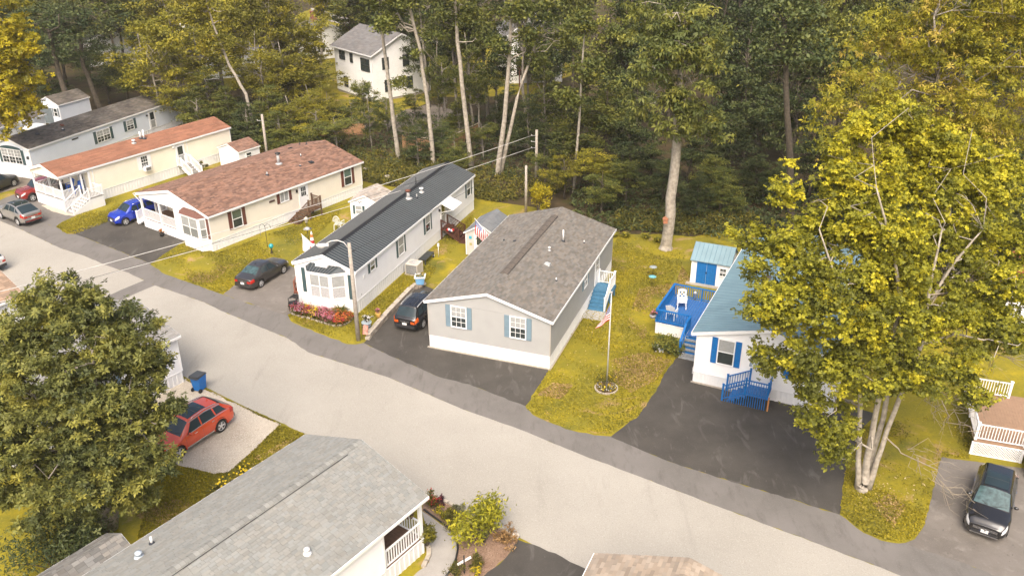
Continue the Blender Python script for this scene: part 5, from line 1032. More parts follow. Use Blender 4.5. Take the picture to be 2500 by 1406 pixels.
# ---- prototypes for the woods (height 16, crown radius 4, crown centre at 11)
def proto(kind, seed):
    rs = np.random.default_rng(seed); b = MB()
    if kind == 'broad': blobs = [(rs.normal(0, 1.6), rs.normal(0, 1.6), rs.uniform(8, 14), rs.uniform(1.5, 2.5)) for _ in range(9)]+[(0, 0, 14.2, 1.7), (0, 0, 10, 2.6)]; n, nc, sz, asp = 6500, 110, .34, .6
    elif kind == 'tall': blobs = [(rs.normal(0, 1.5), rs.normal(0, 1.5), rs.uniform(9.5, 15), rs.uniform(1.2, 2.1)) for _ in range(9)]; n, nc, sz, asp = 5200, 90, .34, .6
    elif kind == 'layer':
        blobs = []
        for z in np.linspace(4.5, 15.3, 11):
            rr = 3.9*(1-(z-4)/13.5)+.3
            for k in range(5): t = rs.uniform(0, 6.28); blobs.append((rr*.62*math.cos(t), rr*.62*math.sin(t), z+rs.normal(0, .2), rr*.45))
        n, nc, sz, asp = 7500, 150, .34, .5
    else: blobs = [(rs.normal(0, 1.8), rs.normal(0, 1.8), rs.uniform(5, 14), rs.uniform(1.2, 2.0)) for _ in range(10)]; n, nc, sz, asp = 4800, 100, .32, .6
    CC, P, tone = clump_points(blobs, nc, n, rs, rc=.75, flat=.38 if kind == 'layer' else .5, shell=.4)
    lean = rs.normal(0, .5, 2); top = 14.5
    tp = [np.array([lean[0]*(t**1.5)+rs.normal(0, .08), lean[1]*(t**1.5)+rs.normal(0, .08), top*t-.1*(t == 0)]) for t in np.linspace(0, 1, 8)]
    b.tube(tp, list(np.linspace(.26, .05, 8)), 8)
    for c in CC[:34]:
        i = int(np.clip(np.searchsorted([q[2] for q in tp], c[2]-1.2)-1, 1, 6)); limb(b, tp[i], c, .07, .012, rs, n=4, wob=1.)
    tm = b.mesh('trunk', BARK); cm = leaf_mesh('crown', P, sz*rs.uniform(.65, 1.25, len(P)), LF_MID, rs, asp, .5, tone, .25)
    return tm, cm
PROTO = {k: [proto(k, s+i) for i in range(n)] for k, s, n in (('broad', 10, 3), ('tall', 20, 2), ('layer', 30, 2), ('loose', 40, 2))}
_rp = random.Random(5)
WOODS = []
def wood(label, group, p, r, zc, kind, lmat, bark=None, name='forest_tree'):
    tm, cm = _rp.choice(PROTO[kind]); root = thing(name, label, 'tree', (p[0], p[1], 0), _rp.uniform(0, 6.28), group); s = r/4; z = zc/11.
    for nm, me, mt in (('trunk', tm, bark or BARK), ('crown', cm, lmat)):
        o = obj(nm, me, root); o.scale = ((s+z)/2 if nm == 'trunk' else s, (s+z)/2 if nm == 'trunk' else s, z); o.material_slots[0].link = 'OBJECT'; o.material_slots[0].material = mt
    WOODS.append((root, zc, kind, lmat)); return root
def woodpx(label, group, px, py, Y, r, kind, lmat, bark=None):
    p = at(px, py, Y); return wood(label, group, p, r, max(3., p.z), kind, lmat, bark)
def bush(label, px, r, h, lmat, n=900, size=.14, name='shrub', cat='shrub', world=None, group=None, aspect=.5, upb=.4, flowers=None, fl_n=40, fl_s=.07, seed=None, stems=True, rc=None):
    """shrub: stems and leaves, optional blossoms"""
    p = Vector(world) if world is not None else G(*px); rs = np.random.default_rng(seed or int(abs(p.x*100+p.y*10))+3); root = thing(name, label, cat, (p.x, p.y, p.z if world is not None else 0), 0, group)
    blobs = [(rs.normal(0, r*.33), rs.normal(0, r*.33), rs.uniform(h*.3, h*.72), min(r*.62, h*.42)*rs.uniform(.7, 1)) for _ in range(7)]
    CC, P, tone = clump_points(blobs, max(12, n//25), n, rs, rc=rc or r*.22, flat=.8, shell=.5); P[:, 2] = np.maximum(P[:, 2], .02)
    b = MB()
    for c in CC[:12]: limb(b, (0, 0, -.02), c, .02+.01*r, .006, rs, n=3)
    b.build('stems', BARKD, root); obj('foliage', leaf_mesh('foliage', P, size*rs.uniform(.6, 1.3, len(P)), lmat, rs, aspect, upb, tone), root)
    if flowers:
        k = rs.choice(len(P), fl_n); Q = P[k]+(P[k]-np.array([0, 0, h*.4]))*.12; Q[:, 2] += .03
        obj('blossoms', leaf_mesh('blossoms', Q, fl_s*rs.uniform(.7, 1.3, len(Q)), flowers, rs, .95, 1.2, None, 0, .1), root)
    return root
# ============================================================ trees that stand out
def bl(*rows): return [(*at(x, y, Y), r) for x, y, Y, r in rows]
def tr(Y, *rows): return [(tuple(at(x, y, Y+(rw[0] if rw else 0))), r) for x, y, r, *rw in rows]
B = G(2108, 1195); Yb = B.y
g0 = (B.x, B.y, -.15)
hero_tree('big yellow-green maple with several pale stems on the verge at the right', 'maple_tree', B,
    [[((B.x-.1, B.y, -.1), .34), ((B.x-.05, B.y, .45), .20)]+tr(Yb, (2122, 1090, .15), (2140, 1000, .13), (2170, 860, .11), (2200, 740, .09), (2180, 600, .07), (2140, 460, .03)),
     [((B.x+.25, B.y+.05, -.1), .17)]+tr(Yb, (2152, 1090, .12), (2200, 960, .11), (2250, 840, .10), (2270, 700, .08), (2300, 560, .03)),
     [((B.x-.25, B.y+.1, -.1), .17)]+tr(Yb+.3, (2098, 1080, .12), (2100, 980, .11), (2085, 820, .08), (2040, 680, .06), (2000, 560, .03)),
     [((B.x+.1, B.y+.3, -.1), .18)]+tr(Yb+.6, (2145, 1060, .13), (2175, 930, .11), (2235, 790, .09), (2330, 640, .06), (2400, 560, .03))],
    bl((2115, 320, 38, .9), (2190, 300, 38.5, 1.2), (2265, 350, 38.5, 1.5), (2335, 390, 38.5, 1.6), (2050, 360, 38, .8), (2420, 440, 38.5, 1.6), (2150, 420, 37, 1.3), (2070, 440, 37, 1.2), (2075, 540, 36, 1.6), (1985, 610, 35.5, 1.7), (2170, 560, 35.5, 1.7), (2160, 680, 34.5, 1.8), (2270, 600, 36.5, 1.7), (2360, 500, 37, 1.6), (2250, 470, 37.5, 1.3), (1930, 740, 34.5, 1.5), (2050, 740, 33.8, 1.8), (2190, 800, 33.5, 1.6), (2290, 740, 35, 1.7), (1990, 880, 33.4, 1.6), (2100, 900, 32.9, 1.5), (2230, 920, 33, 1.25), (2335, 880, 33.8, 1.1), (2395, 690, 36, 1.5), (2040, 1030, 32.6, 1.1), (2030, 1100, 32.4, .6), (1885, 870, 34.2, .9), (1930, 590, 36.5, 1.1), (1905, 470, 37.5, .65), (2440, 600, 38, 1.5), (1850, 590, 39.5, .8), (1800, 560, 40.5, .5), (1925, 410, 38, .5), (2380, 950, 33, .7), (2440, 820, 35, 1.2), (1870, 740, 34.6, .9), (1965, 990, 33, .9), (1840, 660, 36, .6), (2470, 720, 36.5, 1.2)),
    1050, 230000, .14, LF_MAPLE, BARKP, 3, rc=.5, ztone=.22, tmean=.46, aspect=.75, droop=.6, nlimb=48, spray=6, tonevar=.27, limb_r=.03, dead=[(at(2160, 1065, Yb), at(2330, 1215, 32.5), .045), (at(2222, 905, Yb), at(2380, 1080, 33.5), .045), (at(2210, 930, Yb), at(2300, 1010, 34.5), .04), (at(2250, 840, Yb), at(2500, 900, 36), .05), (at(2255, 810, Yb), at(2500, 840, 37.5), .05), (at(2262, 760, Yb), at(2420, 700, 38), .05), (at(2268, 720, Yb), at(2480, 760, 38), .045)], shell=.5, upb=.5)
B = G(262, 1290); Yb = B.y
hero_tree('large dark green oak in the lower left in front of the white home', 'oak_tree', B,
    [[((B.x, B.y, -.1), .30)]+tr(Yb, (258, 1200, .24), (250, 1080, .20), (235, 960, .12), (225, 860, .04)), [((B.x+.3, B.y, -.1), .18)]+tr(Yb, (285, 1190, .15), (310, 1060, .10), (325, 980, .04)), [((B.x-.2, B.y+.1, -.1), .18)]+tr(Yb, (225, 1180, .15), (150, 1070, .10), (100, 980, .04))],
    bl((170, 740, 34, 1.6), (250, 760, 34, 1.5), (90, 790, 33.5, 1.6), (310, 830, 33.5, 1.6), (20, 850, 33, 1.6), (190, 860, 32.5, 1.9), (100, 930, 32, 1.9), (280, 930, 32.3, 1.7), (360, 900, 33, 1.2), (390, 980, 32.5, 1.0), (200, 1010, 31.3, 1.9), (20, 1010, 31.5, 1.7), (320, 1030, 31.6, 1.5), (110, 1080, 30.8, 1.8), (240, 1110, 30.8, 1.6), (370, 1090, 31.5, 1.0), (400, 1130, 31.5, .6), (30, 1150, 30.4, 1.5), (160, 1180, 30.2, 1.5), (310, 1160, 30.8, 1.2), (80, 1240, 29.6, 1.3), (220, 1210, 30., 1.2), (-40, 920, 32.5, 1.7), (-30, 1090, 31, 1.5), (330, 1210, 31, .7)),
    900, 150000, .195, LF_OAK, BARK, 4, rc=.42, aspect=.40, droop=.15, nlimb=34, shell=.5, spray=8, tonevar=.27, limb_r=.03)
B = G(-30, 425)
hero_tree('bright yellow tree in the upper left corner', 'yellow_tree', B, [[((B.x, B.y, -.1), .3)]+tr(B.y, (-20, 330, .25), (5, 200, .18), (10, 60, .08))],
    bl((10, 40, B.y, 2.4), (-20, 130, B.y-1, 3.), (45, 120, B.y-1.5, 2.0), (10, 210, B.y-2, 2.6), (60, 190, B.y-2, 1.4), (30, 270, B.y-2.5, 1.8), (70, 255, B.y-2, 1.1), (0, 310, B.y-3, 1.2), (-60, 230, B.y-2, 3.)), 240, 30000, .25, LF_YEL, BARK, 5, rc=.7, aspect=.75, nlimb=25, spray=6, droop=.4)
B = G(2330, 780)
hero_tree('tall ash with golden green crown in the upper right corner', 'ash_tree', B, [[((B.x, B.y, -.1), .35)]+tr(B.y, (2320, 600, .3), (2300, 380, .22), (2290, 200, .12), (2280, 40, .05))],
    bl((2250, 90, 53, 2.6), (2120, 200, 52, 2.2), (2040, 300, 51.5, 1.8), (2180, 300, 51, 2.4), (2330, 130, 52.5, 2.8), (2420, 240, 52, 2.8), (2300, 260, 50.5, 2.4), (2450, 90, 53, 2.8), (2350, 10, 53.5, 2.6), (2480, 360, 51.5, 2.3), (2060, 390, 51.5, 1.3), (2400, 380, 50.5, 2.0), (2250, 370, 50, 2.0), (2160, 90, 53.5, 1.8), (2480, 0, 54, 2.8)), 480, 62000, .27, LF_TR, BARK, 6, rc=.8, aspect=.34, droop=.5, nlimb=45, spray=7, limb_r=.03)
B = G(1627, 608)
hero_tree('tall oak with thick pale trunk at the edge of the woods behind the grey home', 'oak_tree', B, [[((B.x-.05, B.y, -.15), .62), ((B.x, B.y, .4), .46)]+tr(B.y, (1640, 480, .40), (1654, 345, .36), (1660, 200, .22), (1680, 60, .1))],
    bl((1600, 240, 63, 2.2), (1690, 210, 64, 2.4), (1640, 130, 63.5, 2.0), (1580, 170, 62.5, 1.5), (1720, 120, 64, 1.8), (1730, 290, 64, 1.6), (1640, 300, 63, 1.6), (1700, 60, 65, 2.2), (1600, 50, 65, 2.)), 130, 12500, .42, LF_MID, BARKP, 7, rc=.8, aspect=.34, droop=.6, nlimb=25, spray=7)
b = MB(); p = at(1624, 545, 63.4); b.box(-.16, .16, -.14, .14, 0, .34); b.hexa([(-.22, -.2, .34), (.22, -.2, .34), (.22, .2, .34), (-.22, .2, .34)], [(-.03, -.2, .5), (.03, -.2, .5), (.03, .2, .5), (-.03, .2, .5)]); tag(b.build('birdhouse', M('cedar_red', (.40, .17, .09), .7, .1), None, p), 'small reddish birdhouse on the thick pale trunk', 'birdhouse')
# pale bare trunks between the homes and the white house
for lb, pts, crown, sd in (
  ('pale straight trunk rising behind the black metal roof', [(1150, 415, .26), (1133, 250, .22), (1118, 100, .18), (1106, -60, .12)], [(1090, -20, 1.8), (1140, 30, 1.2), (1180, 90, .9)], 1),
  ('pale trunk leaning left behind the far end of the black-roofed home', [(1058, 402, .25), (1045, 260, .20), (1025, 120, .17), (990, -20, .12)], [(985, -10, 1.6), (1060, 90, .8), (940, 60, 1.0), (1010, 140, .6)], 2),
  ('forked pale trunk leaning right behind the utility pole', [(1213, 432, .28), (1232, 290, .22), (1242, 150, .18), (1252, -40, .12)], [(1260, 20, 1.2), (1300, 90, .9), (1220, 110, .9)], 3),
  ('slim pale trunk leaning right beside the forked one', [(1222, 428, .22), (1262, 240, .15), (1300, 130, .12), (1350, 0, .07)], [(1340, 20, 1.4), (1380, 90, 1.2), (1310, 150, .8)], 4),
  ('crooked pale tree bending left behind the beige home', [(628, 345, .20), (600, 230, .17), (560, 160, .14), (520, 60, .10), (490, -40, .06)], [(470, 20, 1.8), (520, 110, 1.2), (560, 40, 1.2)], 5),
  ('pale trunk in the yellow-green trees left of the two-storey house', [(697, 205, .24), (688, 130, .2), (668, 40, .15), (650, -60, .1)], [(640, 20, 2.4), (690, 60, 1.6), (600, 70, 1.6)], 6),
  ('brown-grey trunk in front of the two-storey house', [(972, 388, .24), (955, 250, .2), (935, 100, .16), (925, -40, .1)], [(930, -10, 1.6), (965, 40, .9), (980, 200, .7)], 7),
  ('slender trunk in front of the pale blue home', [(404, 318, .17), (393, 270, .14), (384, 235, .12), (372, 180, .09)], [(365, 150, 1.6), (400, 110, 1.6), (330, 190, 1.1), (420, 180, 1.1), (360, 70, 1.5)], 8),
  ('stout leaning trunk left of the pale blue home', [(180, 285, .42), (160, 230, .34), (140, 165, .28), (120, 80, .18)], [(150, 100, 3.0), (90, 60, 3.0), (200, 60, 2.6), (120, 160, 1.6)], 9),
  ('thick bent trunk behind the mossy roof', [(247, 272, .40), (225, 215, .30), (203, 160, .26), (190, 60, .16)], [(220, 90, 2.8), (290, 60, 2.4), (170, 30, 2.6)], 10),
  ('brown-grey tall trunk between maple and dark woods', [(1935, 580, .32), (1930, 430, .28), (1922, 280, .24), (1915, 60, .16)], [(1930, 40, 2.2), (1880, 110, 1.6), (1970, 120, 1.8)], 11),
  ('thin pale trunk with leaf tufts in front of the far white house', [(1400, 470, .14), (1412, 330, .12), (1420, 180, .09), (1430, 40, .05)], [(1420, 60, 1.3), (1440, 170, 1.0), (1385, 240, .9)], 12)):
    B = G(*pts[0][:2]); Y = B.y
    hero_tree(lb, 'forest_tree', B, [[((B.x, B.y, -.1), pts[0][2]*1.25)]+tr(Y, *pts)], bl(*[(x, y, Y-.5, r) for x, y, r in crown]), 16+10*len(crown), 900*len(crown), .32 if sd not in (11,) else .34, LF_LT if sd in (5, 6, 8) else (LF_DK if sd in (9, 10, 11) else LF_MID), BARKP if sd not in (9, 10, 11) else BARKD, 60+sd, rc=.75, aspect=.6, nlimb=14)
# ============================================================ the woods
gD, gL, gM, gF = 'dark trees of the woods at the right', 'light green trees behind the left homes', 'trees between the homes and the two-storey house', 'far trees along the top edge'
lD, lL, lM, lF = 'dark green forest tree in the woods behind the grey and blue-roofed homes', 'light green tree behind the red and brown roofed homes', 'green tree growing between the homes and the white two-storey house', 'far tree at the top edge of the picture'
for x, y, Y, r, k, mt in ((60, 120, 118, 4.5, 'broad', LF_DK), (130, 60, 122, 4.5, 'broad', LF_DK), (205, 130, 116, 4.2, 'broad', LF_DK), (110, 190, 108, 3.2, 'layer', LF_DK), (260, 30, 130, 4.5, 'broad', LF_MID), (300, 170, 112, 3.4, 'broad', LF_MID), (255, 190, 112, 3.0, 'loose', LF_DK), (340, 215, 108, 3.0, 'loose', LF_MID), (160, 10, 135, 5, 'broad', LF_MID)):
    woodpx('dark green tree behind the pale blue home', 'dark trees behind the pale blue home', x, y, Y, r, k, mt, BARKD)
for x, y, Y, r, k, mt in ((420, 60, 116, 4.2, 'broad', LF_LT), (350, 120, 108, 3.2, 'loose', LF_LT), (470, 130, 106, 3.4, 'broad', LF_LT), (520, 40, 120, 3.6, 'broad', LF_LT), (440, 205, 100, 3.0, 'loose', LF_LT), (575, 70, 112, 3.4, 'broad', LF_LT), (505, 215, 98, 2.6, 'layer', LF_MID), (620, 130, 106, 3.0, 'loose', LF_LT), (555, 250, 96, 2.4, 'layer', LF_MID), (480, 265, 95, 2.2, 'loose', LF_MID), (600, 285, 93, 2.2, 'layer', LF_DK), (655, 250, 96, 2.4, 'layer', LF_MID), (395, 10, 125, 4., 'broad', LF_LT), (620, 10, 120, 3.6, 'broad', LF_LT)):
    woodpx(lL, gL, x, y, Y, r*1.25, k, mt)
for x, y, Y, r, k, mt in ((735, 180, 104, 3.2, 'broad', LF_LT), (715, 260, 95, 2.6, 'loose', LF_LT), (770, 290, 93, 2.4, 'loose', LF_LT), (680, 310, 91, 2.2, 'layer', LF_MID), (725, 90, 112, 2.8, 'loose', LF_LT), (820, 320, 90, 1.8, 'loose', LF_MID), (885, 225, 98, 1.5, 'loose', LF_MID), (900, 270, 92, 1.6, 'loose', LF_MID), (1010, 300, 92, 1.8, 'loose', LF_MID), (1065, 150, 98, 1.6, 'loose', LF_MID), (1080, 330, 88, 1.8, 'layer', LF_DK), (1090, 200, 96, 1.8, 'tall', LF_MID), (1170, 230, 92, 2.0, 'tall', LF_MID), (1110, 60, 104, 2.6, 'tall', LF_MID), (1190, 60, 104, 2.8, 'tall', LF_DK), (1290, 280, 88, 2.2, 'layer', LF_DK), (1330, 190, 92, 2.4, 'layer', LF_MID), (1280, 60, 100, 2.2, 'tall', LF_MID), (1180, 330, 88, 1.6, 'loose', LF_MID), (770, 20, 126, 2.2, 'tall', LF_LT), (1040, 30, 110, 2.2, 'tall', LF_MID), (760, 370, 86, 1.6, 'layer', LF_MID), (660, 60, 108, 2.6, 'broad', LF_LT), (700, 150, 104, 2.4, 'loose', LF_LT), (640, 190, 100, 2.4, 'broad', LF_LT), (760, 235, 98, 1.8, 'loose', LF_LT), (1150, 140, 98, 1.9, 'loose', LF_MID), (945, 300, 98, 1.5, 'loose', LF_MID), (795, 262, 102, 1.5, 'loose', LF_LT), (862, 292, 98, 1.3, 'loose', LF_MID), (1010, 245, 104, 1.5, 'loose', LF_MID), (770, 110, 118, 2.0, 'broad', LF_LT), (1210, 150, 100, 2.6, 'broad', LF_DK), (1290, 140, 104, 2.6, 'broad', LF_MID), (1240, 240, 96, 2.2, 'layer', LF_DK), (1120, 270, 94, 1.9, 'layer', LF_MID), (1080, 110, 108, 2.2, 'broad', LF_DK), (1350, 110, 100, 2.6, 'broad', LF_DK), (1330, 330, 86, 2.0, 'layer', LF_DK), (1020, 380, 86, 1.5, 'layer', LF_DK), (1110, 395, 84, 1.5, 'layer', LF_MID)):
    woodpx(lM, gM, x, y, Y, r*(1.35 if x < 830 else 1.1), k, mt)
for x, y, Y, r, k, mt in ((1400, 330, 80, 2.6, 'broad', LF_MID), (1450, 400, 76, 2.4, 'broad', LF_LT), (1530, 440, 74, 2.3, 'broad', LF_MID), (1380, 430, 76, 2.2, 'loose', LF_LT), (1470, 480, 72, 1.8, 'loose', LF_MID), (1480, 260, 82, 2.8, 'broad', LF_MID), (1420, 200, 88, 2.8, 'layer', LF_MID), (1540, 330, 78, 2.6, 'layer', LF_DK), (1560, 200, 84, 3.0, 'layer', LF_DK), (1480, 110, 92, 3.2, 'broad', LF_MID), (1400, 60, 98, 3.0, 'tall', LF_MID), (1540, 60, 94, 3.4, 'broad', LF_DK), (1330, 400, 78, 1.6, 'loose', LF_MID),
    (1740, 420, 76, 2.6, 'layer', LF_MID), (1790, 330, 80, 3.0, 'layer', LF_DK), (1760, 500, 72, 2.0, 'layer', LF_MID), (1850, 420, 76, 2.6, 'layer', LF_DK), (1830, 260, 84, 3.0, 'broad', LF_DK), (1780, 170, 88, 3.2, 'broad', LF_DK), (1880, 170, 88, 3.2, 'layer', LF_DK), (1840, 60, 94, 3.6, 'broad', LF_DK), (1950, 60, 90, 3.4, 'broad', LF_MID), (1960, 200, 82, 3.0, 'layer', LF_DK), (2000, 330, 76, 2.8, 'layer', LF_DK), (1690, 350, 80, 2.4, 'layer', LF_DK), (1760, 50, 96, 3.6, 'broad', LF_DK), (1650, 40, 96, 3.6, 'broad', LF_DK), (1900, 480, 74, 2.2, 'layer', LF_DK), (2060, 150, 80, 3.2, 'broad', LF_MID), (2080, 430, 70, 2.4, 'layer', LF_DK), (2160, 560, 64, 2.2, 'layer', LF_DK), (1590, 420, 80, 2.4, 'layer', LF_DK), (2050, 20, 88, 3.6, 'broad', LF_MID), (2290, 520, 62, 2.6, 'broad', LF_DK), (2400, 480, 62, 3., 'broad', LF_MID), (2500, 560, 58, 2.6, 'broad', LF_MID), (2200, 420, 68, 2.6, 'layer', LF_DK), (2480, 430, 64, 3., 'broad', LF_DK), (1620, 480, 75, 2., 'layer', LF_DK), (1700, 540, 71, 1.6, 'layer', LF_DK), (2050, 540, 66, 2., 'layer', LF_DK)):
    woodpx(lD, gD, x, y, Y, r, k, mt, BARKD)
_r2 = random.Random(17)
for i in range(40):       # backdrop of the woods
    x = _r2.uniform(-12, 70); y = _r2.uniform(84, 125) if x < 30 else _r2.uniform(70, 115)
    if x < 8 and y < 100: continue
    wood(lD, gD, (x, y), _r2.uniform(3, 4.4), _r2.uniform(10, 14), _r2.choice(['layer', 'broad', 'layer', 'tall']), _r2.choice([LF_DK, LF_DK, LF_MID]), BARKD)
for i in range(34):       # behind the two-storey house and the far homes
    x = _r2.uniform(-85, 42); y = _r2.uniform(130, 152)
    if abs(x+30) < 5: continue
    wood(lF, gF, (x, y), _r2.uniform(3.4, 4.8), _r2.uniform(8, 12), _r2.choice(['broad', 'layer', 'broad', 'tall']), _r2.choice([LF_DK, LF_DK, LF_MID]), BARKD)
for i in range(40):       # along the top edge
    x = _r2.uniform(-115, 70); y = _r2.uniform(152, 235)
    wood(lF, gF, (x, y), _r2.uniform(4, 6), _r2.uniform(9, 13), _r2.choice(['broad', 'broad', 'loose', 'tall']), _r2.choice([LF_DK, LF_MID, LF_MID, LF_LT]), BARKD)
# every tree gets its own label: shade, habit, the landmark it stands in line with, and its rank from the front
COLS = [(110, 'near the left edge'), (220, 'above the mossy roof'), (330, 'left of the slender trunk'), (430, 'behind the slender trunk'), (520, 'left of the crooked pale tree'), (610, 'behind the crooked pale tree'), (700, 'above the brown shingle roof'), (790, 'left of the two-storey house'), (880, 'before the two-storey house eave'), (970, 'before the two-storey house gable'), (1060, 'right of the two-storey house'), (1160, 'between the straight pale trunks'), (1270, 'around the forked pale trunk'), (1370, 'right of the utility pole'), (1450, 'left above the grey roof'), (1530, 'right above the grey roof'), (1620, 'left of the thick pale trunk'), (1710, 'right of the thick pale trunk'), (1800, 'above the blue-doored shed'), (1890, 'above the blue metal roof'), (1980, 'beside the brown-grey tall trunk'), (2080, 'left behind the maple'), (2200, 'straight behind the maple'), (2330, 'right behind the maple'), (2440, 'below the golden ash'), (9999, 'near the right edge')]
SHADE = {LF_DK.name: 'dark green', LF_MID.name: 'mid green', LF_LT.name: 'light green'}; HABIT = {'broad': 'broad-crowned', 'tall': 'high-crowned', 'layer': 'layered', 'loose': 'loose-leaved'}
ORD = ['nearest', 'second nearest', 'third nearest', 'fourth nearest', 'fifth nearest', 'sixth nearest', 'seventh nearest', 'eighth nearest', 'ninth nearest', 'tenth nearest', 'eleventh nearest', 'twelfth nearest']
cols = {}
for o_, zc, kind, mt in WOODS:
    d_ = o_.location+Vector((0, 0, zc-CAMH)); zz = d_.dot(FW); px = 1250+FPX*d_.dot(RT)/zz; ph = next(p for x_, p in COLS if px < x_); cols.setdefault(ph, []).append((o_.location.y, o_, kind, mt))
for ph, L_ in cols.items():
    L_.sort(key=lambda q: q[0])
    for i, (_, o_, kind, mt) in enumerate(L_): o_['label'] = '%s %s tree, %s of those %s' % (SHADE[mt.name], HABIT[kind], ORD[min(i, 11)], ph)
# ferns and low growth at the wood's edge: nobody could count it
rs = np.random.default_rng(77)
def scatter_low(name, label, polys, n, size, lmat, h=.5, seed=1, wpl=1.0):
    rs = np.random.default_rng(seed); P = []
    for poly, k in polys:
        q = [G(*p) for p in poly]; xs = np.array([p.x for p in q]); ys = np.array([p.y for p in q]); m_ = 0; tries = 0
        while m_ < n*k and tries < 60:
            tries += 1; pts = np.stack([rs.uniform(xs.min(), xs.max(), int(n*k)), rs.uniform(ys.min(), ys.max(), int(n*k))], 1); ins = np.zeros(len(pts), bool); j = len(q)-1
            for i in range(len(q)):
                c = ((ys[i] > pts[:, 1]) != (ys[j] > pts[:, 1])) & (pts[:, 0] < (xs[j]-xs[i])*(pts[:, 1]-ys[i])/(ys[j]-ys[i]+1e-9)+xs[i]); ins ^= c; j = i
            P.append(pts[ins]); m_ += ins.sum()
    P = np.concatenate(P); per = 9; idx = np.repeat(np.arange(len(P)), per); hh = rs.uniform(.3, 1., len(P))*h; rr = hh*.8
    C = np.zeros((len(idx), 3)); C[:, :2] = P[idx]+rs.normal(size=(len(idx), 2))*rr[idx][:, None]*.6; C[:, 2] = hh[idx]*rs.uniform(.25, 1.1, len(idx))
    tone = rs.normal(.5, .22, len(P))[idx]+rs.normal(0, .12, len(idx)); me = leaf_mesh(name, C, size*rs.uniform(.6, 1.3, len(C)), lmat, rs, .35, .5, tone, .3)
    o = obj(name, me, kind='stuff'); o['label'] = label; return o
scatter_low('fern_undergrowth', 'ferns and low green growth at the edge of the woods', [([(560, 400), (640, 340), (900, 370), (1060, 395), (1240, 420), (1400, 470), (1230, 494), (1000, 462), (880, 442), (620, 398)], 1.2), ([(880, 442), (1000, 462), (1230, 496), (1230, 470), (1000, 410), (900, 390)], .8), ([(1500, 560), (1700, 575), (1850, 565), (1850, 530), (1500, 520)], .35), ([(440, 340), (560, 395), (640, 350), (520, 300)], .4)], 1500, .30, LF_FERN, .62, 5)
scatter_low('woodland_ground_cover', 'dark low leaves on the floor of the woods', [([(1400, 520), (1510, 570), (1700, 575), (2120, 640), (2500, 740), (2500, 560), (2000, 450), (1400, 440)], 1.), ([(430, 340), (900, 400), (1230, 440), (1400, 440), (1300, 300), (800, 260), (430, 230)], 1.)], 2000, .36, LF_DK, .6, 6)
# ============================================================ sheds
def shed(label, px, hd, W, L, ze, zr, wallm, roofm, metal=False, tile=(.4, .2), parts=0, ribm=None, anchor=(0, 0), side_gable=False, tones=(.75, 1.2)):
    loc, rz = place(hd, G(*px) if len(px) == 2 else px, *anchor); r = thing('garden_shed', label, 'shed', loc, rz)
    P = [(0, 0), (W, 0), (W, L), (0, L)]
    wall(r, P[0], P[1], .05, ze, wallm, (zr, W/2)); wall(r, P[1], P[2], .05, ze, wallm); wall(r, P[2], P[3], .05, ze, wallm, (zr, W/2)); wall(r, P[3], P[0], .05, ze, wallm)
    corner_posts(r, TRIM, W, L, .05, ze)
    if metal: metal_roof(r, W, L, ze, zr, roofm, ribm or roofm, ohf=.12, ohb=.12, ohs=.12, pitch=.3, rakeh=.12, th=.05)
    else: shingle_roof(r, W, L, ze, zr, roofm, SH_GB, ohf=.12, ohb=.12, ohs=.12, tile=tile, tones=tones, parts=parts, rakeh=.12, th=.05)
    return r
# blue and white shed: gable ends left and right, doors on the long side
W, L = 3.0, 2.9
loc, rz = place(25.7+90, G(1741, 701), 0, 0)   # local x runs to the back, y to the left... long side faces the camera
loc, rz = place(24, G(1685, 690), 0, 0); s = thing('garden_shed', 'small white shed with blue double doors and blue metal roof', 'shed', loc, rz)
WS, LS = 2.75, 2.3
for p, q in (((0, 0), (WS, 0)), ((WS, 0), (WS, LS)), ((WS, LS), (0, LS)), ((0, LS), (0, 0))): wall(s, p, q, .08, 2.0, WHITE)
for sg, x in ((0, .0), (1, WS)):
    b = MB(); b.add([(x, 0, 2.), (x, LS, 2.), (x, LS*.55, 2.75)], [(0, 1, 2) if sg else (2, 1, 0)]); b.build('gable_wall', WHITE, s)
b = MB(); b.hexa([(-.12, -.16, 1.86), (WS+.12, -.16, 1.86), (WS+.12, LS*.55, 2.76), (-.12, LS*.55, 2.76)], [(-.12, -.16, 1.92), (WS+.12, -.16, 1.92), (WS+.12, LS*.55, 2.82), (-.12, LS*.55, 2.82)]); b.hexa([(-.12, LS*.55, 2.76), (WS+.12, LS*.55, 2.76), (WS+.12, LS+.14, 1.9), (-.12, LS+.14, 1.9)], [(-.12, LS*.55, 2.82), (WS+.12, LS*.55, 2.82), (WS+.12, LS+.14, 1.96), (-.12, LS+.14, 1.96)])
ro = b.build('roof', BLROOF, s)
for k in range(10): x = -.1+k*(WS+.2)/9; beam('roof_rib', ro, BLRIB, (x, -.16, 1.935), (x, LS*.55, 2.835), .03, .03)
for x0, x1 in ((.38, 1.09), (1.11, 1.82)):
    d_ = bx('door', s, BLUE, x0, x1, -.06, -.015, .12, 1.82)
    for k in range(1, 4): bx('door_batten', s, MATS['blue_deck_board'], x0+k*(x1-x0)/4-.006, x0+k*(x1-x0)/4+.006, -.066, -.058, .14, 1.8)
bx('latch', s, DKM, 1.06, 1.14, -.085, -.06, .95, 1.1); window(s, wframe((0, 0), (WS, 0)), 2.3, 1.0, .42, .55, grid=(2, 3), fr=.05); corner_posts(s, TRIM, WS, LS, .08, 1.98); bx('stone_base', s, MATS['concrete'], -.3, WS+.2, -.35, .02, 0, .07)
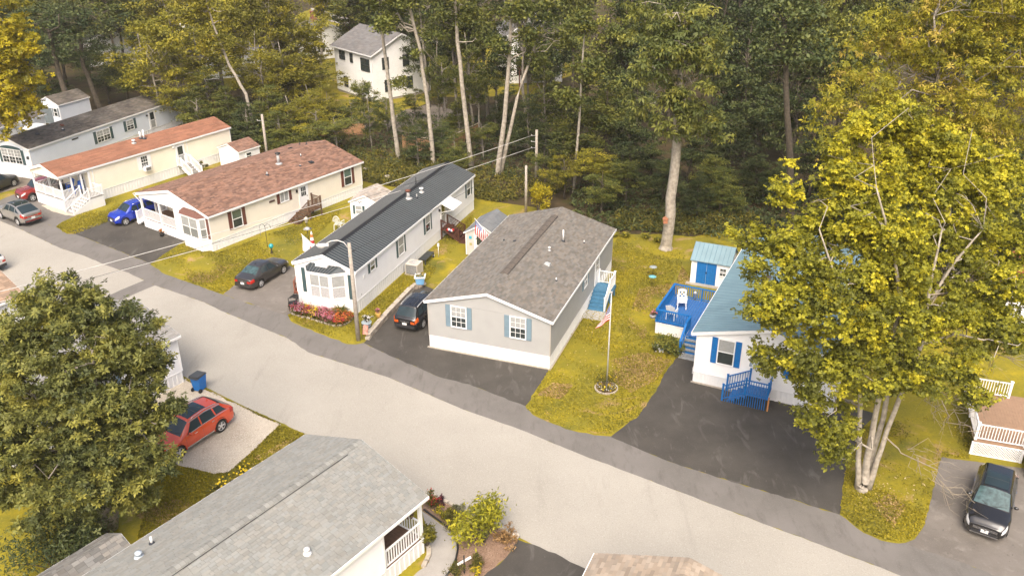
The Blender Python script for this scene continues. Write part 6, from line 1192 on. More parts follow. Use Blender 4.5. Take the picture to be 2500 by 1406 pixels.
# grey shed behind the grey home
TARP = M('grey_roof_felt', (.16, .17, .175), .7, .15, 3); GS = M('pale_grey_siding', srgb(190, 184, 176), .55, .05)
s = shed('small pale grey shed with white door beside the flag, half hidden by the grey roof', (1139, 622), 20, 2.6, 3.4, 2.0, 2.75, GS, M('grey_felt_shingle', (.17, .18, .185), .9, .1, attr='col'), tile=(1.2, .3), tones=(.85, 1.1))
door(s, wframe((0, 0), (2.6, 0)), 1.25, .1, .9, 1.75, glass='none'); bx('hinge', s, DKM, .82, .98, -.08, -.05, 1.5, 1.56); bx('hinge', s, DKM, .82, .98, -.08, -.05, .5, .56); bx('wall_ornament', s, M('turquoise', (.05, .36, .50), .5), .28, .5, -.06, -.02, 1.45, 1.68); bx('wall_ornament', s, M('ochre', (.40, .36, .15), .6), .3, .5, -.06, -.02, .9, 1.1)
# white shed with tan shingles
s = shed('white shed with weathered tan roof between the beige and white homes', (889, 549), 14, 2.6, 2.9, 2.1, 2.7, WHITE, M('weathered_tan_shingle', srgb(168, 158, 146), .9, .1, attr='col'), tile=(.45, .2), anchor=(1.1, 0))
window(s, wframe((0, 0), (2.6, 0)), .75, 1.0, .55, .7, glass=(GLASS_L, GLASS_L), shut=GRNSH, sw=.2, fr=.05); b = MB(); b.add([(-.35, 0, .12), (-.1, 0, .02), (0, 0, -.08), (.1, 0, .02), (.35, 0, .14), (.12, 0, .08), (0, 0, .02), (-.12, 0, .08)], [(0, 1, 7), (1, 2, 6, 7), (2, 3, 5, 6), (3, 4, 5)]); b.build('eagle_ornament', DKM, s, (.85, -.04, 2.05))
s = shed('small shed with brown shingle roof behind the beige home', (541, 405), 34, 3.0, 2.6, 2.0, 2.6, WHITE, SH_B, tile=(.4, .2)); window(s, wframe((3.0, 0), (3.0, 2.6)), 1.2, 1.0, .6, .6)
s = shed('pale grey shed with brown roof at the upper left under the yellow tree', (104, 300), 24, 3.4, 4.4, 2.5, 3.3, PBL, SH_D, tile=(.4, .2)); window(s, wframe((0, 0), (3.4, 0)), 2.75, 1.1, .5, .9, shut=M('grey_shutter', (.16, .19, .20), .6), sw=.2); b = MB(); b.box(-.95, .95, -.05, .0, 0, 1.9); [b.box(-.95+k*.19, -.95+k*.19+.02, -.065, -.05, 0, 1.9) for k in range(11)]; b.build('door', M('grey_shutter', (.16, .19, .20), .6), s, (1.15, 0, .1))
s = shed('grey shingled shed at the bottom left in front of the dark bushes', G(262, 1304, 1.92), 35.8, 2.3, 4.4, 2.0, 2.6, WHITE, M('mid_grey_tab_shingle', srgb(124, 122, 117), .9, .08, 1., attr='col', bump=.4, bscale=100), tile=(.30, .16), parts=300, tones=(.62, 1.15), anchor=(-.12, 4.52))
# ============================================================ far houses behind the trees
FARW = M('far_white_siding', (.82, .82, .80), .6, .03); FARR = M('far_grey_shingle', srgb(112, 110, 108), .9, .1, .8, attr='col')
A = G(915, 252)
far = thing('house', 'white two-storey house with grey gable roof behind the trees', 'house', A, R(41))     # local x along the gable wall to the right, y along the eave wall to the back left
ze, zr, W, L = 6.2, 8.3, 9.0, 9.2
wall(far, (0, 0), (W, 0), .3, ze, FARW, (zr, W/2), e=.2); wall(far, (W, 0), (W, L), .3, ze, FARW, e=.2); wall(far, (W, L), (0, L), .3, ze, FARW, (zr, W/2), e=.2); wall(far, (0, L), (0, 0), .3, ze, FARW, e=.2)
bx('foundation', far, MATS['concrete'], .05, W-.05, .05, L-.05, 0, .3); shingle_roof(far, W, L, ze, zr, FARR, SH_GB, ohf=.4, ohb=.4, ohs=.4, tile=(.6, .3), tones=(.85, 1.12))
Ff = wframe((0, 0), (W, 0)); Fl = wframe((0, L), (0, 0))
DT = M('dark_frame', (.04, .04, .04), .5)
for s_, z in ((2.2, 1.2), (5.6, 1.2), (2.0, 4.1), (5.2, 4.1)): window(far, Ff, s_, z, .9, 1.4, trim=DT)
for s_, z, w_, h_, m_ in ((2.0, 4.6, 1.3, 1.0, 2), (4.3, 4.5, .6, 1.1, 1), (7.6, 3.9, 2.0, 1.5, 2), (2.5, 1.0, .9, 1.3, 1), (7.5, 1.0, .9, 1.3, 1)): window(far, Fl, s_, z, w_, h_, trim=DT, mull=m_)
def far_house(label, px, rot, W, L, ze, zr, wm, rm, wins=()):
    A = G(*px); r = thing('house', label, 'house', A, R(rot)); wall(r, (0, 0), (W, 0), .0, ze, wm, (zr, W/2), e=.2); wall(r, (W, 0), (W, L), .0, ze, wm, e=.2); wall(r, (W, L), (0, L), .0, ze, wm, (zr, W/2), e=.2); wall(r, (0, L), (0, 0), .0, ze, wm, e=.2)
    shingle_roof(r, W, L, ze, zr, rm, SH_GB, ohf=.3, ohb=.3, ohs=.3, tile=(.8, .4), tones=(.88, 1.1))
    for wl, s_, z, w_, h_ in wins: window(r, wframe((0, 0), (W, 0)) if wl == 'f' else wframe((W, 0), (W, L)) if wl == 'r' else wframe((0, L), (0, 0)), s_, z, w_, h_, trim=DT)
    return r
r = far_house('tall white house with red deck far behind the forked trunk', (1236, 205), 8, 8, 9, 6.5, 9.5, FARW, FARR, (('f', 2, 1.2, .9, 1.4), ('f', 6, 4.2, .9, 1.3)))
b = MB(); b.box(1.5, 6.5, -2.2, -.1, 2.2, 2.35); [b.box(1.5+k*.33, 1.58+k*.33, -2.2, -2.12, 2.35, 3.3) for k in range(16)]; b.box(1.5, 6.5, -2.24, -2.1, 3.3, 3.4); [b.box(x, x+.15, -2.2, -2.05, 0, 2.2) for x in (1.5, 4, 6.3)]; b.build('deck', M('red_deck', (.16, .06, .045), .7, .1), r); bx('skylight', r, CLEAR, 2.2, 3.2, 1.5, 2.6, 7.75, 7.95)
far_house('far white house with grey roof above the pale blue home', (335, 108), 20, 9, 8, 3.4, 5.6, FARW, FARR, (('f', 2.5, 1.2, .9, 1.3), ('f', 6, 1.2, .9, 1.3)))
far_house('far low white building behind the crooked pale tree', (500, 196), 24, 9, 7, 3.2, 4.6, FARW, FARR, (('f', 2, 1.2, .9, 1.2),))
r = far_house('far house with grey roof and brick chimney left of the two-storey house', (742, 150), 30, 9, 8, 3.2, 5.2, FARW, FARR, (('f', 3, 1.2, .9, 1.3),)); bx('chimney', r, M('brick', (.32, .13, .09), .85, .2, 6), 3.6, 4.6, 5, 6, 4.4, 6.6)
far_house('far pale house behind the dark trees at the upper left', (200, 165), 18, 10, 8, 3.3, 5.2, FARW, FARR, ())
# white home at the left edge
def left_home():
    q = Matrix.Rotation(H0.rotation_euler.z, 3, 'Z'); A = H0.location+q @ Vector((-9.5, 2.0, 0)); r = thing('mobile_home', 'white home at the left edge below the yellow tree', 'house', A, H0.rotation_euler.z); W, L = 5.0, 8.5
    shell(r, W, L, .85, 3.1, 3.9, WHITE); shingle_roof(r, W, L, 3.1, 3.9, SH_D, SH_GB, tile=(.5, .25)); bx('patio_awning', r, TRIM, W+.05, W+1.6, 5, 7.2, 2.35, 2.45); [bx('awning_post', r, TRIM, W+1.45, W+1.55, y, y+.1, 0, 2.35) for y in (5.1, 7.0)]
left_home()
# shed-like house with orange-brown roof at the right edge
r = shed('white building with orange brown shingle roof at the right edge', (2440, 800), 20, 5, 6, 2.7, 3.9, WHITE, M('orange_brown_shingle', srgb(150, 92, 56), .9, .12, attr='col'), tile=(.4, .2)); wall(r, (0, -.5), (5, -.5), .05, 2.2, WHITE)
# ============================================================ right-edge deck
TAN = M('tan_composite', srgb(150, 122, 98), .65, .08, 4); p = G(2368, 1108); hd = 19
D = thing('raised_deck', 'tan composite deck with white railing and lattice at the right edge', 'deck', p, -R(hd))
dz = .95
for k in range(34): bx('deck_board', D, TAN, .05+k*.15, .05+k*.15+.143, .02, 5.2, dz-.03, dz)
b = MB()
b.box(0, 5.2, .0, .02, dz-.2, dz-.03); b.build('deck_fascia', TAN, D)
for x0, x1, y in ((.0, 2.35, .0),):
    for k in range(26):
        x = x0-.7+k*.12
        for sg in (1, -1):
            xa, xb = (x, x+.72); za, zb = (.05, .75) if sg > 0 else (.75, .05)
            if xa < x0: t = (x0-xa)/.72; za += (zb-za)*t; xa = x0
            if xb > x1: t = (xb-x1)/(xb-xa) if xb > xa else 0; zb -= (zb-za)*t; xb = x1
            if xb-xa > .05: beam('lattice_slat', D, TRIM, (xa, y+(.012 if sg > 0 else -.002), za), (xb, y+(.012 if sg > 0 else -.002), zb), .008, .035)
for x in (0, 2.35): bx('corner_post', D, TRIM, x-.06, x+.06, -.03, .06, 0, .8)
beam('rail', D, TRIM, (0, .0, .78), (2.4, .0, .78), .04, .07); beam('rail', D, TRIM, (0, .0, .05), (2.4, .0, .05), .04, .07)
railing(D, TRIM, (.06, .06, dz), (2.35, .06, dz), .92, sp=.14, pw=.13); railing(D, TRIM, (.06, .06, dz), (.06, 2.2, dz), .92, sp=.14, posts=(0, 1), pw=.13); railing(D, TRIM, (.06, 2.2, dz), (.06, 4.9, dz), .92, sp=.14, posts=(0, 1), pw=.13); railing(D, TRIM, (.06, 4.9, dz), (2.3, 4.9, dz), .92, sp=.14, posts=(0, 1), pw=.13)
for k in range(4): z = dz-.2*(k+1); bx('tread', D, TAN, 2.45, 3.7, -.3*(k+1), -.3*k, z-.04, z); bx('riser', D, TRIM, 2.45, 3.7, -.3*k-.02, -.3*k, z-.0, z+.16)
railing(D, TRIM, (2.42, -1.25, .1), (2.42, -.02, dz), .92, sp=.16, posts=(1, 1), pw=.13)
# ============================================================ lamp post, poles, wires
POLE = M('weathered_pole', (.36, .32, .27), .9, .2, 6, bump=.5, bscale=20); LAMPW = M('lamp_housing', (.66, .65, .62), .4, .05)
B = G(875, 830); lh = hgt(B, 592); Lp = thing('street_lamp', 'wooden street lamp post with curved white arm by the flower bed', 'lamp post', B)
b = MB(); b.tube([(0, 0, -.1), (0, 0, lh*.5), (-.03, 0, lh)], [.15, .13, .11], 10); b.build('pole', POLE, Lp)
b = MB(); b.tube([(-.1, 0, lh-.35), (-.35, -.02, lh+.05), (-.75, -.04, lh+.2), (-1.15, -.06, lh+.15), (-1.4, -.08, lh+.02)], .03, 8); b.build('arm', LAMPW, Lp)
b = MB(); b.sphere((0, 0, 0), .3, 14, 8, sq=(1.15, .62, .42)); b.box(.1, .45, -.1, .1, -.03, .1); b.build('lamp_head', LAMPW, Lp, (-1.72, -.1, lh-.12)); b = MB(); b.sphere((-.05, 0, -.05), .22, 12, 6, sq=(1.1, .6, .5)); b.build('lens', M('lamp_lens', (.5, .5, .48), .2, .05), Lp, (-1.72, -.1, lh-.16))
bx('bracket', Lp, VENTG, -.12, .02, -.14, .14, lh-.9, lh-.75); bx('insulator', Lp, DKM, .1, .3, -.03, .03, lh-.55, lh-.5)
def upole(label, px, ytop, r, arms):
    B = G(*px); h = hgt(B, ytop); t = thing('utility_pole', label, 'utility pole', B); b = MB(); b.tube([(0, 0, -.1), (0, 0, h)], [r, r*.8], 10); b.build('pole', POLE, t)
    for z in arms: b = MB(); b.bar((-.05, -.1, h-z), (-.5, -.2, h-z), .04); b.lathe([(.05, 0), (.06, .08), (.03, .12)], 8, 0, (-.48, -.2, h-z)); b.build('insulator_arm', VENTG, t)
    return B, h
B1, h1 = upole('tall wooden utility pole with insulators behind the grey home', (1309, 445), 318, .16, (.5, 1.1, 1.7)); upole('short bare wooden pole beside the vine bush', (1284, 520), 405, .13, ()); B3, h3 = upole('wooden utility pole behind the beige home', (655, 400), 278, .15, (.6,))
def wire(label, p, q, sag, r, mt, n=22):
    p = Vector(p); q = Vector(q); b = MB(); b.tube([p.lerp(q, i/n)-Vector((0, 0, 4*sag*(i/n)*(1-i/n))) for i in range(n+1)], r, 4); tag(b.build('utility_wire', mt), label, 'wire', None)
WIRE = M('pale_wire', (.62, .60, .56), .5, .05); WIRED = M('dark_wire', (.03, .03, .03), .6)
far_l = lambda x, y, z: G(x, y, z)
wire('upper pale overhead wire crossing in front of the beige home', (B1.x-.5, B1.y-.2, h1-.5), G(-140, 748, 6.3), .5, .022, WIRE); wire('lower pale overhead wire crossing in front of the beige home', (B1.x-.5, B1.y-.2, h1-1.7), G(-120, 768, 5.4), .5, .022, WIRE); wire('thin dark overhead wire between the two pale ones', (B1.x-.5, B1.y-.2, h1-1.1), G(-130, 775, 5.6), .5, .012, WIRED)
wire('dark service wire from the street lamp to the utility pole', (G(875, 830).x+.2, G(875, 830).y, lh-.5), (B1.x-.5, B1.y-.2, h1-2.0), .35, .014, WIRED); wire('dark overhead wire running right through the woods', (B1.x+.2, B1.y, h1-1.2), at(2500, 600, 74), .8, .014, WIRED); wire('second dark overhead wire running right through the woods', (B1.x+.2, B1.y, h1-1.7), at(2500, 640, 74), .8, .014, WIRED)
wire('dark overhead wire from the pole behind the beige home', (B3.x, B3.y, h3-.6), (B1.x-.3, B1.y, h1-1.4), .6, .012, WIRED)
# ============================================================ flags
FR_, FWH, FB = M('flag_red', (.45, .012, .016), .7, .05), M('flag_white', (.78, .77, .75), .7, .04), M('flag_blue', (.03, .06, .22), .7, .05)
def us_flag(fn, parent, n=26, m=26):
    """cloth grid; fn(s,t): s along the fly 0..1, t down the hoist 0..1 -> point"""
    b = MB()
    V = [fn(i/n, j/m) for j in range(m+1) for i in range(n+1)]; b.v = [tuple(p) for p in V]
    for j in range(m):
        for i in range(n):
            s, t = (i+.5)/n, (j+.5)/m; k = int(t*13); mi = 0 if k % 2 == 0 else 1
            if s < .4 and t < 7/13: mi = 1 if (i % 2 == 0 and j % 2 == 1) else 2
            b.f.append((j*(n+1)+i, j*(n+1)+i+1, (j+1)*(n+1)+i+1, (j+1)*(n+1)+i)); b.mi.append(mi); b.smooth.append(True)
    return b.build('flag_cloth', [FR_, FWH, FB], parent)
B = G(1481, 944); fh = hgt(B, 716); t = thing('flagpole', 'tall flagpole with drooping striped flag on the front lawn', 'flagpole', B); b = MB(); b.tube([(0, 0, -.05), (0, 0, fh)], [.05, .035], 10); b.build('pole', M('flagpole_metal', (.50, .49, .46), .45, .05), t); b = MB(); b.sphere((0, 0, 0), .07, 10, 8); b.build('finial', VENTG, t, (0, 0, fh+.04))
us_flag(lambda s, u: Vector((-.04-.85*s*(.35+.65*u), -.05-.06*math.sin(s*9+u*3), fh-.55-u*1.15-1.0*s*(1-.35*u))), t)
a = R(20.1); base4 = H4.location; lf = thing('wall_flag', 'striped flag on a slanted pole at the left eave of the grey home', 'flag', base4, -a)
b = MB(); b.tube([(-.02, 11.4, 2.9), (-1.55, 11.6, 4.35)], .02, 6); b.build('pole', TRIM, lf)
us_flag(lambda s, u: Vector((-1.5+1.05*u, 11.6-.15*u+.06*math.sin(s*6+u*4), 4.3-.98*u-1.25*s+.12*s*u)), lf)
base3 = H3.location; a3 = R(19.9); wf = thing('wall_flag', 'plain white flag on a slanted pole at the left wall of the white home', 'flag', base3, -a3); b = MB(); b.tube([(.0, 3.6, 2.3), (-1.9, 3.9, 3.5)], .02, 6); b.build('pole', TRIM, wf)
b = MB(); n = 8
for j in range(n+1):
    for i in range(n+1): s_, u_ = i/n, j/n; b.v.append((-1.85+.9*u_*(1-.5*s_), 3.88-.2*u_+.06*math.sin(5*s_+4*u_), 3.47-.57*u_-1.3*s_*(1-.35*u_)))
for j in range(n):
    for i in range(n): b.f.append((j*(n+1)+i, j*(n+1)+i+1, (j+1)*(n+1)+i+1, (j+1)*(n+1)+i)); b.mi.append(0); b.smooth.append(True)
b.build('flag_cloth', FWH, wf)
# ============================================================ yard things
def L3(x, y, z=0): return H3.location+Vector((math.cos(a3)*x+math.sin(a3)*y, -math.sin(a3)*x+math.cos(a3)*y, z))
t = thing('patio_umbrella', 'furled striped patio umbrella in red, white and blue', 'umbrella', G(768, 640)); b = MB(); b.tube([(0, 0, 0), (0, 0, 2.6)], .025, 8); b.build('pole', VENTG, t)
cols = [FWH, M('um_orange', (.62, .20, .05), .7), FWH, FR_, FWH, M('um_red', (.60, .05, .04), .7), M('um_blue', (.04, .30, .55), .7)]
for k, cm in enumerate(cols): b = MB(); z1 = 2.6-k*.24; b.lathe([(.045+k*.033, z1), (.05+(k+1)*.033, z1-.24)], 10, cap=False); b.build('canopy_band', cm, t)
t = thing('patio_table', 'white patio table beside the furled umbrella', 'table', G(802, 632)); b = MB(); b.lathe([(.75, .70), (.75, .74)], 24); b.build('table_top', TRIM, t); [bx('leg', t, TRIM, x-.03, x+.03, y-.03, y+.03, 0, .70) for x in (-.45, .45) for y in (-.45, .45)]
t = thing('bird_feeder', 'bird feeder with conical roof and baffle on a dark pole', 'bird feeder', G(755, 602)); b = MB(); b.tube([(0, 0, 0), (0, 0, 2.3)], .025, 6); b.build('pole', DKM, t); b = MB(); b.lathe([(.34, 1.55), (.05, 1.72)], 14); b.build('baffle', VENTG, t); b = MB(); b.lathe([(.12, 2.1), (.12, 2.4)], 10); b.lathe([(.28, 2.4), (.02, 2.6)], 12); b.build('feeder', M('feeder_wood', (.5, .45, .36), .7), t)
t = thing('shepherd_hook', 'black double shepherd hook on the lawn beside the beige home', 'garden hook', G(654, 606)); b = MB(); b.tube([(0, 0, 0), (0, 0, 2.0)], .018, 6); [b.tube([(0, 0, 1.8)]+[(sg*(.22-.22*math.cos(q)), 0, 1.8+.3*math.sin(q)) for q in np.linspace(.2, 3.3, 8)], .015, 5) for sg in (-1, 1)]; b.build('pole', DKM, t); b = MB(); b.tube([(-.44, 0, 1.75), (-.44, 0, 1.1)], .03, 5); b.build('wind_chime', VENTG, t)
t = thing('gazing_ball', 'teal glass gazing ball on a dark stand on the lawn', 'garden ornament', G(664, 618)); b = MB(); b.lathe([(.14, 0), (.06, .12), (.05, .4), (.12, .46)], 12); b.build('stand', DKM, t); b = MB(); b.sphere((0, 0, .62), .2, 16, 10); b.build('ball', M('teal_glass_ball', (.02, .32, .33), .1, .05, coat=.8), t)
def lawn_chair(label, p, rz, mt, kind='resin', z=0, name='garden_chair', s=1.):
    t = thing(name, label, 'chair', (p.x, p.y, z), rz)
    b = MB(); b.box(-.25*s, .25*s, -.24*s, .24*s, .40*s, .44*s); b.build('seat', mt, t)
    for x in (-.23, .23):
        for y, x2 in ((-.24, 1.1), (.24, 1.1)): b = MB(); b.bar((x*s, y*s, .41*s), (x*x2*s, y*1.12*s, 0), .05*s); b.build('leg', mt, t)
        b = MB(); b.bar((x*1.15*s, -.26*s, .64*s), (x*1.15*s, .25*s, .66*s), .06*s, .03*s); b.bar((x*1.12*s, -.24*s, .42*s), (x*1.15*s, -.24*s, .64*s), .04*s); b.build('armrest', mt, t)
    b = MB()
    if kind == 'resin':     # pierced back
        for j in range(5):
            for i in range(5):
                if (i+j) % 2 or i in (0, 4) or j in (0, 4): b.box((-.25+i*.1)*s, (-.25+i*.1+.095)*s, (.24+j*.012)*s, (.27+j*.012)*s, (.44+j*.115)*s, (.44+j*.115+.112)*s)
        b.sphere((0, .29*s, 1.0*s), .25*s, 10, 5, sq=(1, .08, .25))
    elif kind == 'wicker':
        for k in range(11): q = math.pi*k/10; b.bar((-.02*math.cos(q)*s, .25*s, .44*s), (-.26*math.cos(q)*s, .30*s, (.7+.35*math.sin(q))*s), .02*s)
        b.tube([(-.27*math.cos(q)*s, .30*s, (.66+.40*math.sin(q))*s) for q in np.linspace(0, math.pi, 12)], .025*s, 6)
    elif kind == 'adirondack':
        for k in range(5): b.hexa([((-.25+k*.1)*s, .22*s, .42*s), ((-.25+k*.1+.09)*s, .22*s, .42*s), ((-.25+k*.1+.09)*s, .25*s, .42*s), ((-.25+k*.1)*s, .25*s, .42*s)], [((-.29+k*.118)*s, .42*s, (1.0+.04*(2-abs(k-2)))*s), ((-.29+k*.118+.1)*s, .42*s, (1.0+.04*(2-abs(k-2)))*s), ((-.29+k*.118+.1)*s, .45*s, (1.0+.04*(2-abs(k-2)))*s), ((-.29+k*.118)*s, .45*s, (1.0+.04*(2-abs(k-2)))*s)])
    else:
        b.hexa([(-.25*s, .22*s, .42*s), (.25*s, .22*s, .42*s), (.25*s, .26*s, .42*s), (-.25*s, .26*s, .42*s)], [(-.26*s, .34*s, .95*s), (.26*s, .34*s, .95*s), (.26*s, .37*s, .95*s), (-.26*s, .37*s, .95*s)])
    b.build('backrest', mt, t); return t
lawn_chair('pale wicker chair on the lawn behind the black metal roof', G(829, 560), R(160), M('pale_wicker', (.62, .62, .56), .7, .1), 'wicker', name='garden_chair', s=1.25)
lawn_chair('black metal chair on the driveway beside the white bay window home', G(716, 752), R(-70), M('black_metal', (.025, .025, .025), .5), 'mesh', name='garden_chair', s=1.05)
def L5(x, y, z=0): a = R(25.7); p = H5.location; return Vector((p.x+math.cos(a)*x+math.sin(a)*y, p.y-math.sin(a)*x+math.cos(a)*y, z))
RESIN = M('white_resin', (.78, .78, .77), .4, .03); lawn_chair('white resin chair with pierced back on the blue deck', L5(-2.9, 7.6), R(-8), RESIN, 'resin', .85, s=1.15); lawn_chair('white high-backed chair behind the front railing of the blue deck', L5(-3.05, 5.75), R(150), RESIN, 'adirondack', .85, s=1.1)
BLCH = M('blue_resin', (.01, .12, .55), .4)
def L1(x, y, z=0): a = R(33.4); p = H1.location; return Vector((p.x+math.cos(a)*x+math.sin(a)*y, p.y-math.sin(a)*x+math.cos(a)*y, z))
lawn_chair('blue chair at the left on the cream home porch', L1(2.5, 1.9), R(-40), BLCH, 'adirondack', 1.05); lawn_chair('blue chair by the door on the cream home porch', L1(3.9, 1.9), R(-10), BLCH, 'adirondack', 1.05)
b = MB(); b.lathe([(.35, 0), (.35, .4), (.05, .55)], 14); o = b.build('covered_grill', M('black_cover', (.02, .02, .025), .7), None, L1(1.7, 1.6, 1.05)); tag(o, 'dark covered grill on the cream home porch', 'grill')
# air conditioner, bench, post
a = a3; t = thing('air_conditioner', 'beige outdoor air conditioner unit beside the white home', 'air conditioner', L3(5.5, 7.3), -a3); ACB = M('ac_beige', (.58, .54, .47), .5, .05); ACG = M('ac_grille_dark', (.11, .115, .115), .5)
b = MB(); b.box(-.48, .48, -.48, .48, .06, .80); b.build('casing', ACG, t); b = MB(); b.box(-.5, .5, -.5, .5, .80, .86); [b.box(x-.03, x+.03, y-.03, y+.03, .04, .80) for x in (-.48, .48) for y in (-.48, .48)]; b.box(.44, .49, -.45, .45, .06, .8); b.build('cover', ACB, t); b = MB(); [b.lathe([(r_, .862), (r_, .875), (r_-.02, .875), (r_-.02, .862)], 24, cap=False) for r_ in np.linspace(.36, .1, 6)]; b.lathe([(.09, .865), (.09, .89)], 12); b.build('fan_guard', VENTG, t)
for k in range(14): bx('grille_slat', t, VENTG, -.46, .46, -.495, -.482, .12+k*.047, .12+k*.047+.014)
bx('concrete_pad', t, MATS['concrete'], -.6, .6, -.6, .6, 0, .05)
t = thing('garden_bench', 'low dark slatted bench along the skirting of the white home', 'bench', L3(5.45, 9.6), -a3); [bx('slat', t, M('dark_bench', (.045, .05, .05), .6, .15), -.3+k*.125, -.3+k*.125+.11, -.85, .85, .42, .46) for k in range(5)]; [bx('leg', t, MATS['dark_bench'], x-.04, x+.04, y-.04, y+.04, 0, .42) for x in (-.25, .25) for y in (-.75, .75)]
b = MB(); b.lathe([(.10, 0), (.16, .12), (.12, .22)], 12); tag(b.build('dark_pot', DKM, None, G(1048, 625)), 'round dark pot at the end of the low bench', 'pot'); b = MB(); b.lathe([(.07, 0), (.09, .2)], 10); tag(b.build('white_jug', TRIM, None, G(1058, 628)), 'small white jug beside the round dark pot', 'jug')
t = thing('hose_post', 'thin pale post with a box on the lawn beside the white home', 'post', G(1071, 627)); b = MB(); b.tube([(0, 0, 0), (0, 0, 1.0)], .025, 6); b.build('post', VENTW, t); bx('box', t, VENTW, -.08, .08, -.06, .06, .9, 1.15)
# retaining wall of blocks, and pots on it
t = thing('retaining_wall', 'low pale stone block wall along the dark driveway', 'wall', G(905, 822)); STN = M('wall_stone', (.42, .37, .30), .9, .2, 5); STN2 = M('wall_stone_dark', (.30, .25, .20), .9, .2, 5)
o0 = G(905, 822); P = [G(898, 828), G(950, 768), G(1009, 706), G(1036, 699)]; rr = random.Random(3)
for i in range(3):
    A_, B_ = P[i]-o0, P[i+1]-o0; n = int((B_-A_).length/.42); a_ = math.atan2((B_-A_).y, (B_-A_).x)
    for k in range(n):
        for c_ in range(2):
            f = (k+.5*(c_ % 2)+.25)/n
            if f > 1: continue
            p = A_.lerp(B_, f); h_ = .17; o = bx('block', t, STN if rr.random() < .6 else STN2, p.x-.20, p.x+.20, p.y-.15, p.y+.15, c_*h_, c_*h_+h_-.012, a_+rr.uniform(-.05, .05))
    for k in range(int(n*.5)):
        f = (k+.5)/(n*.5); p = A_.lerp(B_, f); bx('cap_stone', t, STN, p.x-.41, p.x+.41, p.y-.17, p.y+.17, .335, .40, a_+rr.uniform(-.01, .01))
PINK, MAG, YELF, ORF, WHF, REDF, LAV = [leaf_mat(n_, [tuple(np.array(c_)*.7), c_], trans=.15, objvar=0) for n_, c_ in (('pink_petal', (.55, .20, .24)), ('magenta_petal', (.38, .05, .14)), ('yellow_petal', (.72, .52, .02)), ('orange_petal', (.66, .20, .04)), ('white_petal', (.75, .73, .70)), ('red_petal', (.50, .05, .05)), ('mauve_petal', (.50, .33, .36)))]
def pot(label, p, r, h, mt, fl, z=0, band=None, n=260, fn=60, name='flower_pot'):
    t = bush(label, None, r*1.25, r*1.8, LF_FERN, n, .08, name=name, cat='flower pot', world=(p.x, p.y, z+h), flowers=fl, fl_n=fn, fl_s=.09)
    b = MB(); b.lathe([(r*.72, -h), (r, -.02), (r, .0), (r*.85, .0), (r*.85, -.05)], 16); b.build('pot', mt, t)
    if band:
        for zz in (-h*.25, -h*.7): b = MB(); rr_ = r*(.72+.28*(h+zz)/h)+.012; b.lathe([(rr_, zz-.03), (rr_, zz+.03)], 16, cap=False); b.build('band', band, t)
    return t
pot('yellow pot of pink flowers on the low stone wall', G(925, 787), .2, .34, M('yellow_glaze', (.62, .38, .10), .4), PINK, .4); pot('blue and white half barrel of white flowers by the street lamp', G(897, 812), .34, .42, M('barrel_pale_blue', (.45, .53, .56), .5), WHF, .4, band=M('barrel_band', (.03, .05, .09), .5), n=400, fn=90)
t = thing('planter_tub', 'light blue square tub of flowers at the end of the low wall', 'planter', G(1027, 702)); b = MB(); b.hexa([(-.26, -.26, .35), (.26, -.26, .35), (.26, .26, .35), (-.26, .26, .35)], [(-.34, -.34, .9), (.34, -.34, .9), (.34, .34, .9), (-.34, .34, .9)]); b.build('tub', M('light_blue_plastic', (.18, .40, .66), .4), t); b = MB(); [b.box(x0, x1, y0, y1, .9, .97) for x0, x1, y0, y1 in ((-.4, .4, -.4, -.3), (-.4, .4, .3, .4), (-.4, -.3, -.3, .3), (.3, .4, -.3, .3))]; b.build('rim', TRIM, t); rs = np.random.default_rng(9); Cc = np.stack([rs.uniform(-.3, .3, 120), rs.uniform(-.3, .3, 120), rs.uniform(.92, 1.05, 120)], 1); obj('foliage', leaf_mesh('foliage', Cc, .1, LF_FERN, rs, .5, .8), t); obj('blossoms', leaf_mesh('blossoms', Cc[:50]+[0, 0, .05], .09, YELF, rs, .9, 1.), t); b = MB(); b.lathe([(.2, 0), (.2, .36)], 10); b.build('stand', STN2, t)
t = thing('garden_flag', 'small pink and orange garden flag beside the lamp post', 'garden flag', G(886, 828)); b = MB(); b.tube([(0, 0, 0), (0, 0, 1.1)], .012, 5); b.build('pole', DKM, t); b = MB(); [b.quad((0+.34*i/6, .04*math.sin(i), .35), (.34*(i+1)/6, .04*math.sin(i+1), .35), (.34*(i+1)/6+.1, .04*math.sin(i+1), 1.05), (.34*i/6+.1, .04*math.sin(i), 1.05)) for i in range(6)]; b.build('flag_cloth', M('pink_orange_cloth', (.62, .30, .24), .8, .4, 7), t)
# flower bed in front of the white home
t = thing('flower_bed', 'bed of pink, yellow and orange flowers in front of the white bay window', 'flower bed', G(785, 775)); o0 = G(785, 775)
edge = [(712, 757), (722, 750), (760, 757), (800, 765), (850, 772), (862, 775), (858, 785), (838, 796), (820, 797), (790, 790), (760, 780), (735, 775), (713, 768)]
pp = [(G(*p)-o0) for p in edge]; b = MB(); b.prism([(p.x, p.y) for p in pp][::-1] if False else [(p.x, p.y) for p in pp], .0, .08); me = b.build('soil', MAT_MULCH, t)
rs = np.random.default_rng(21); xs = [p.x for p in pp]; ys = [p.y for p in pp]
def inside(x, y):
    c_ = False; j = len(pp)-1
    for i in range(len(pp)):
        if (ys[i] > y) != (ys[j] > y) and x < (xs[j]-xs[i])*(y-ys[i])/(ys[j]-ys[i])+xs[i]: c_ = not c_
        j = i
    return c_
Q = [];
while len(Q) < 420:
    x, y = rs.uniform(min(xs), max(xs)), rs.uniform(min(ys), max(ys))
    if inside(x, y): Q.append((x, y))
Q = np.array(Q); fol = []; fl = {k: [] for k in ('p', 'm', 'y', 'o', 'l', 'r')}
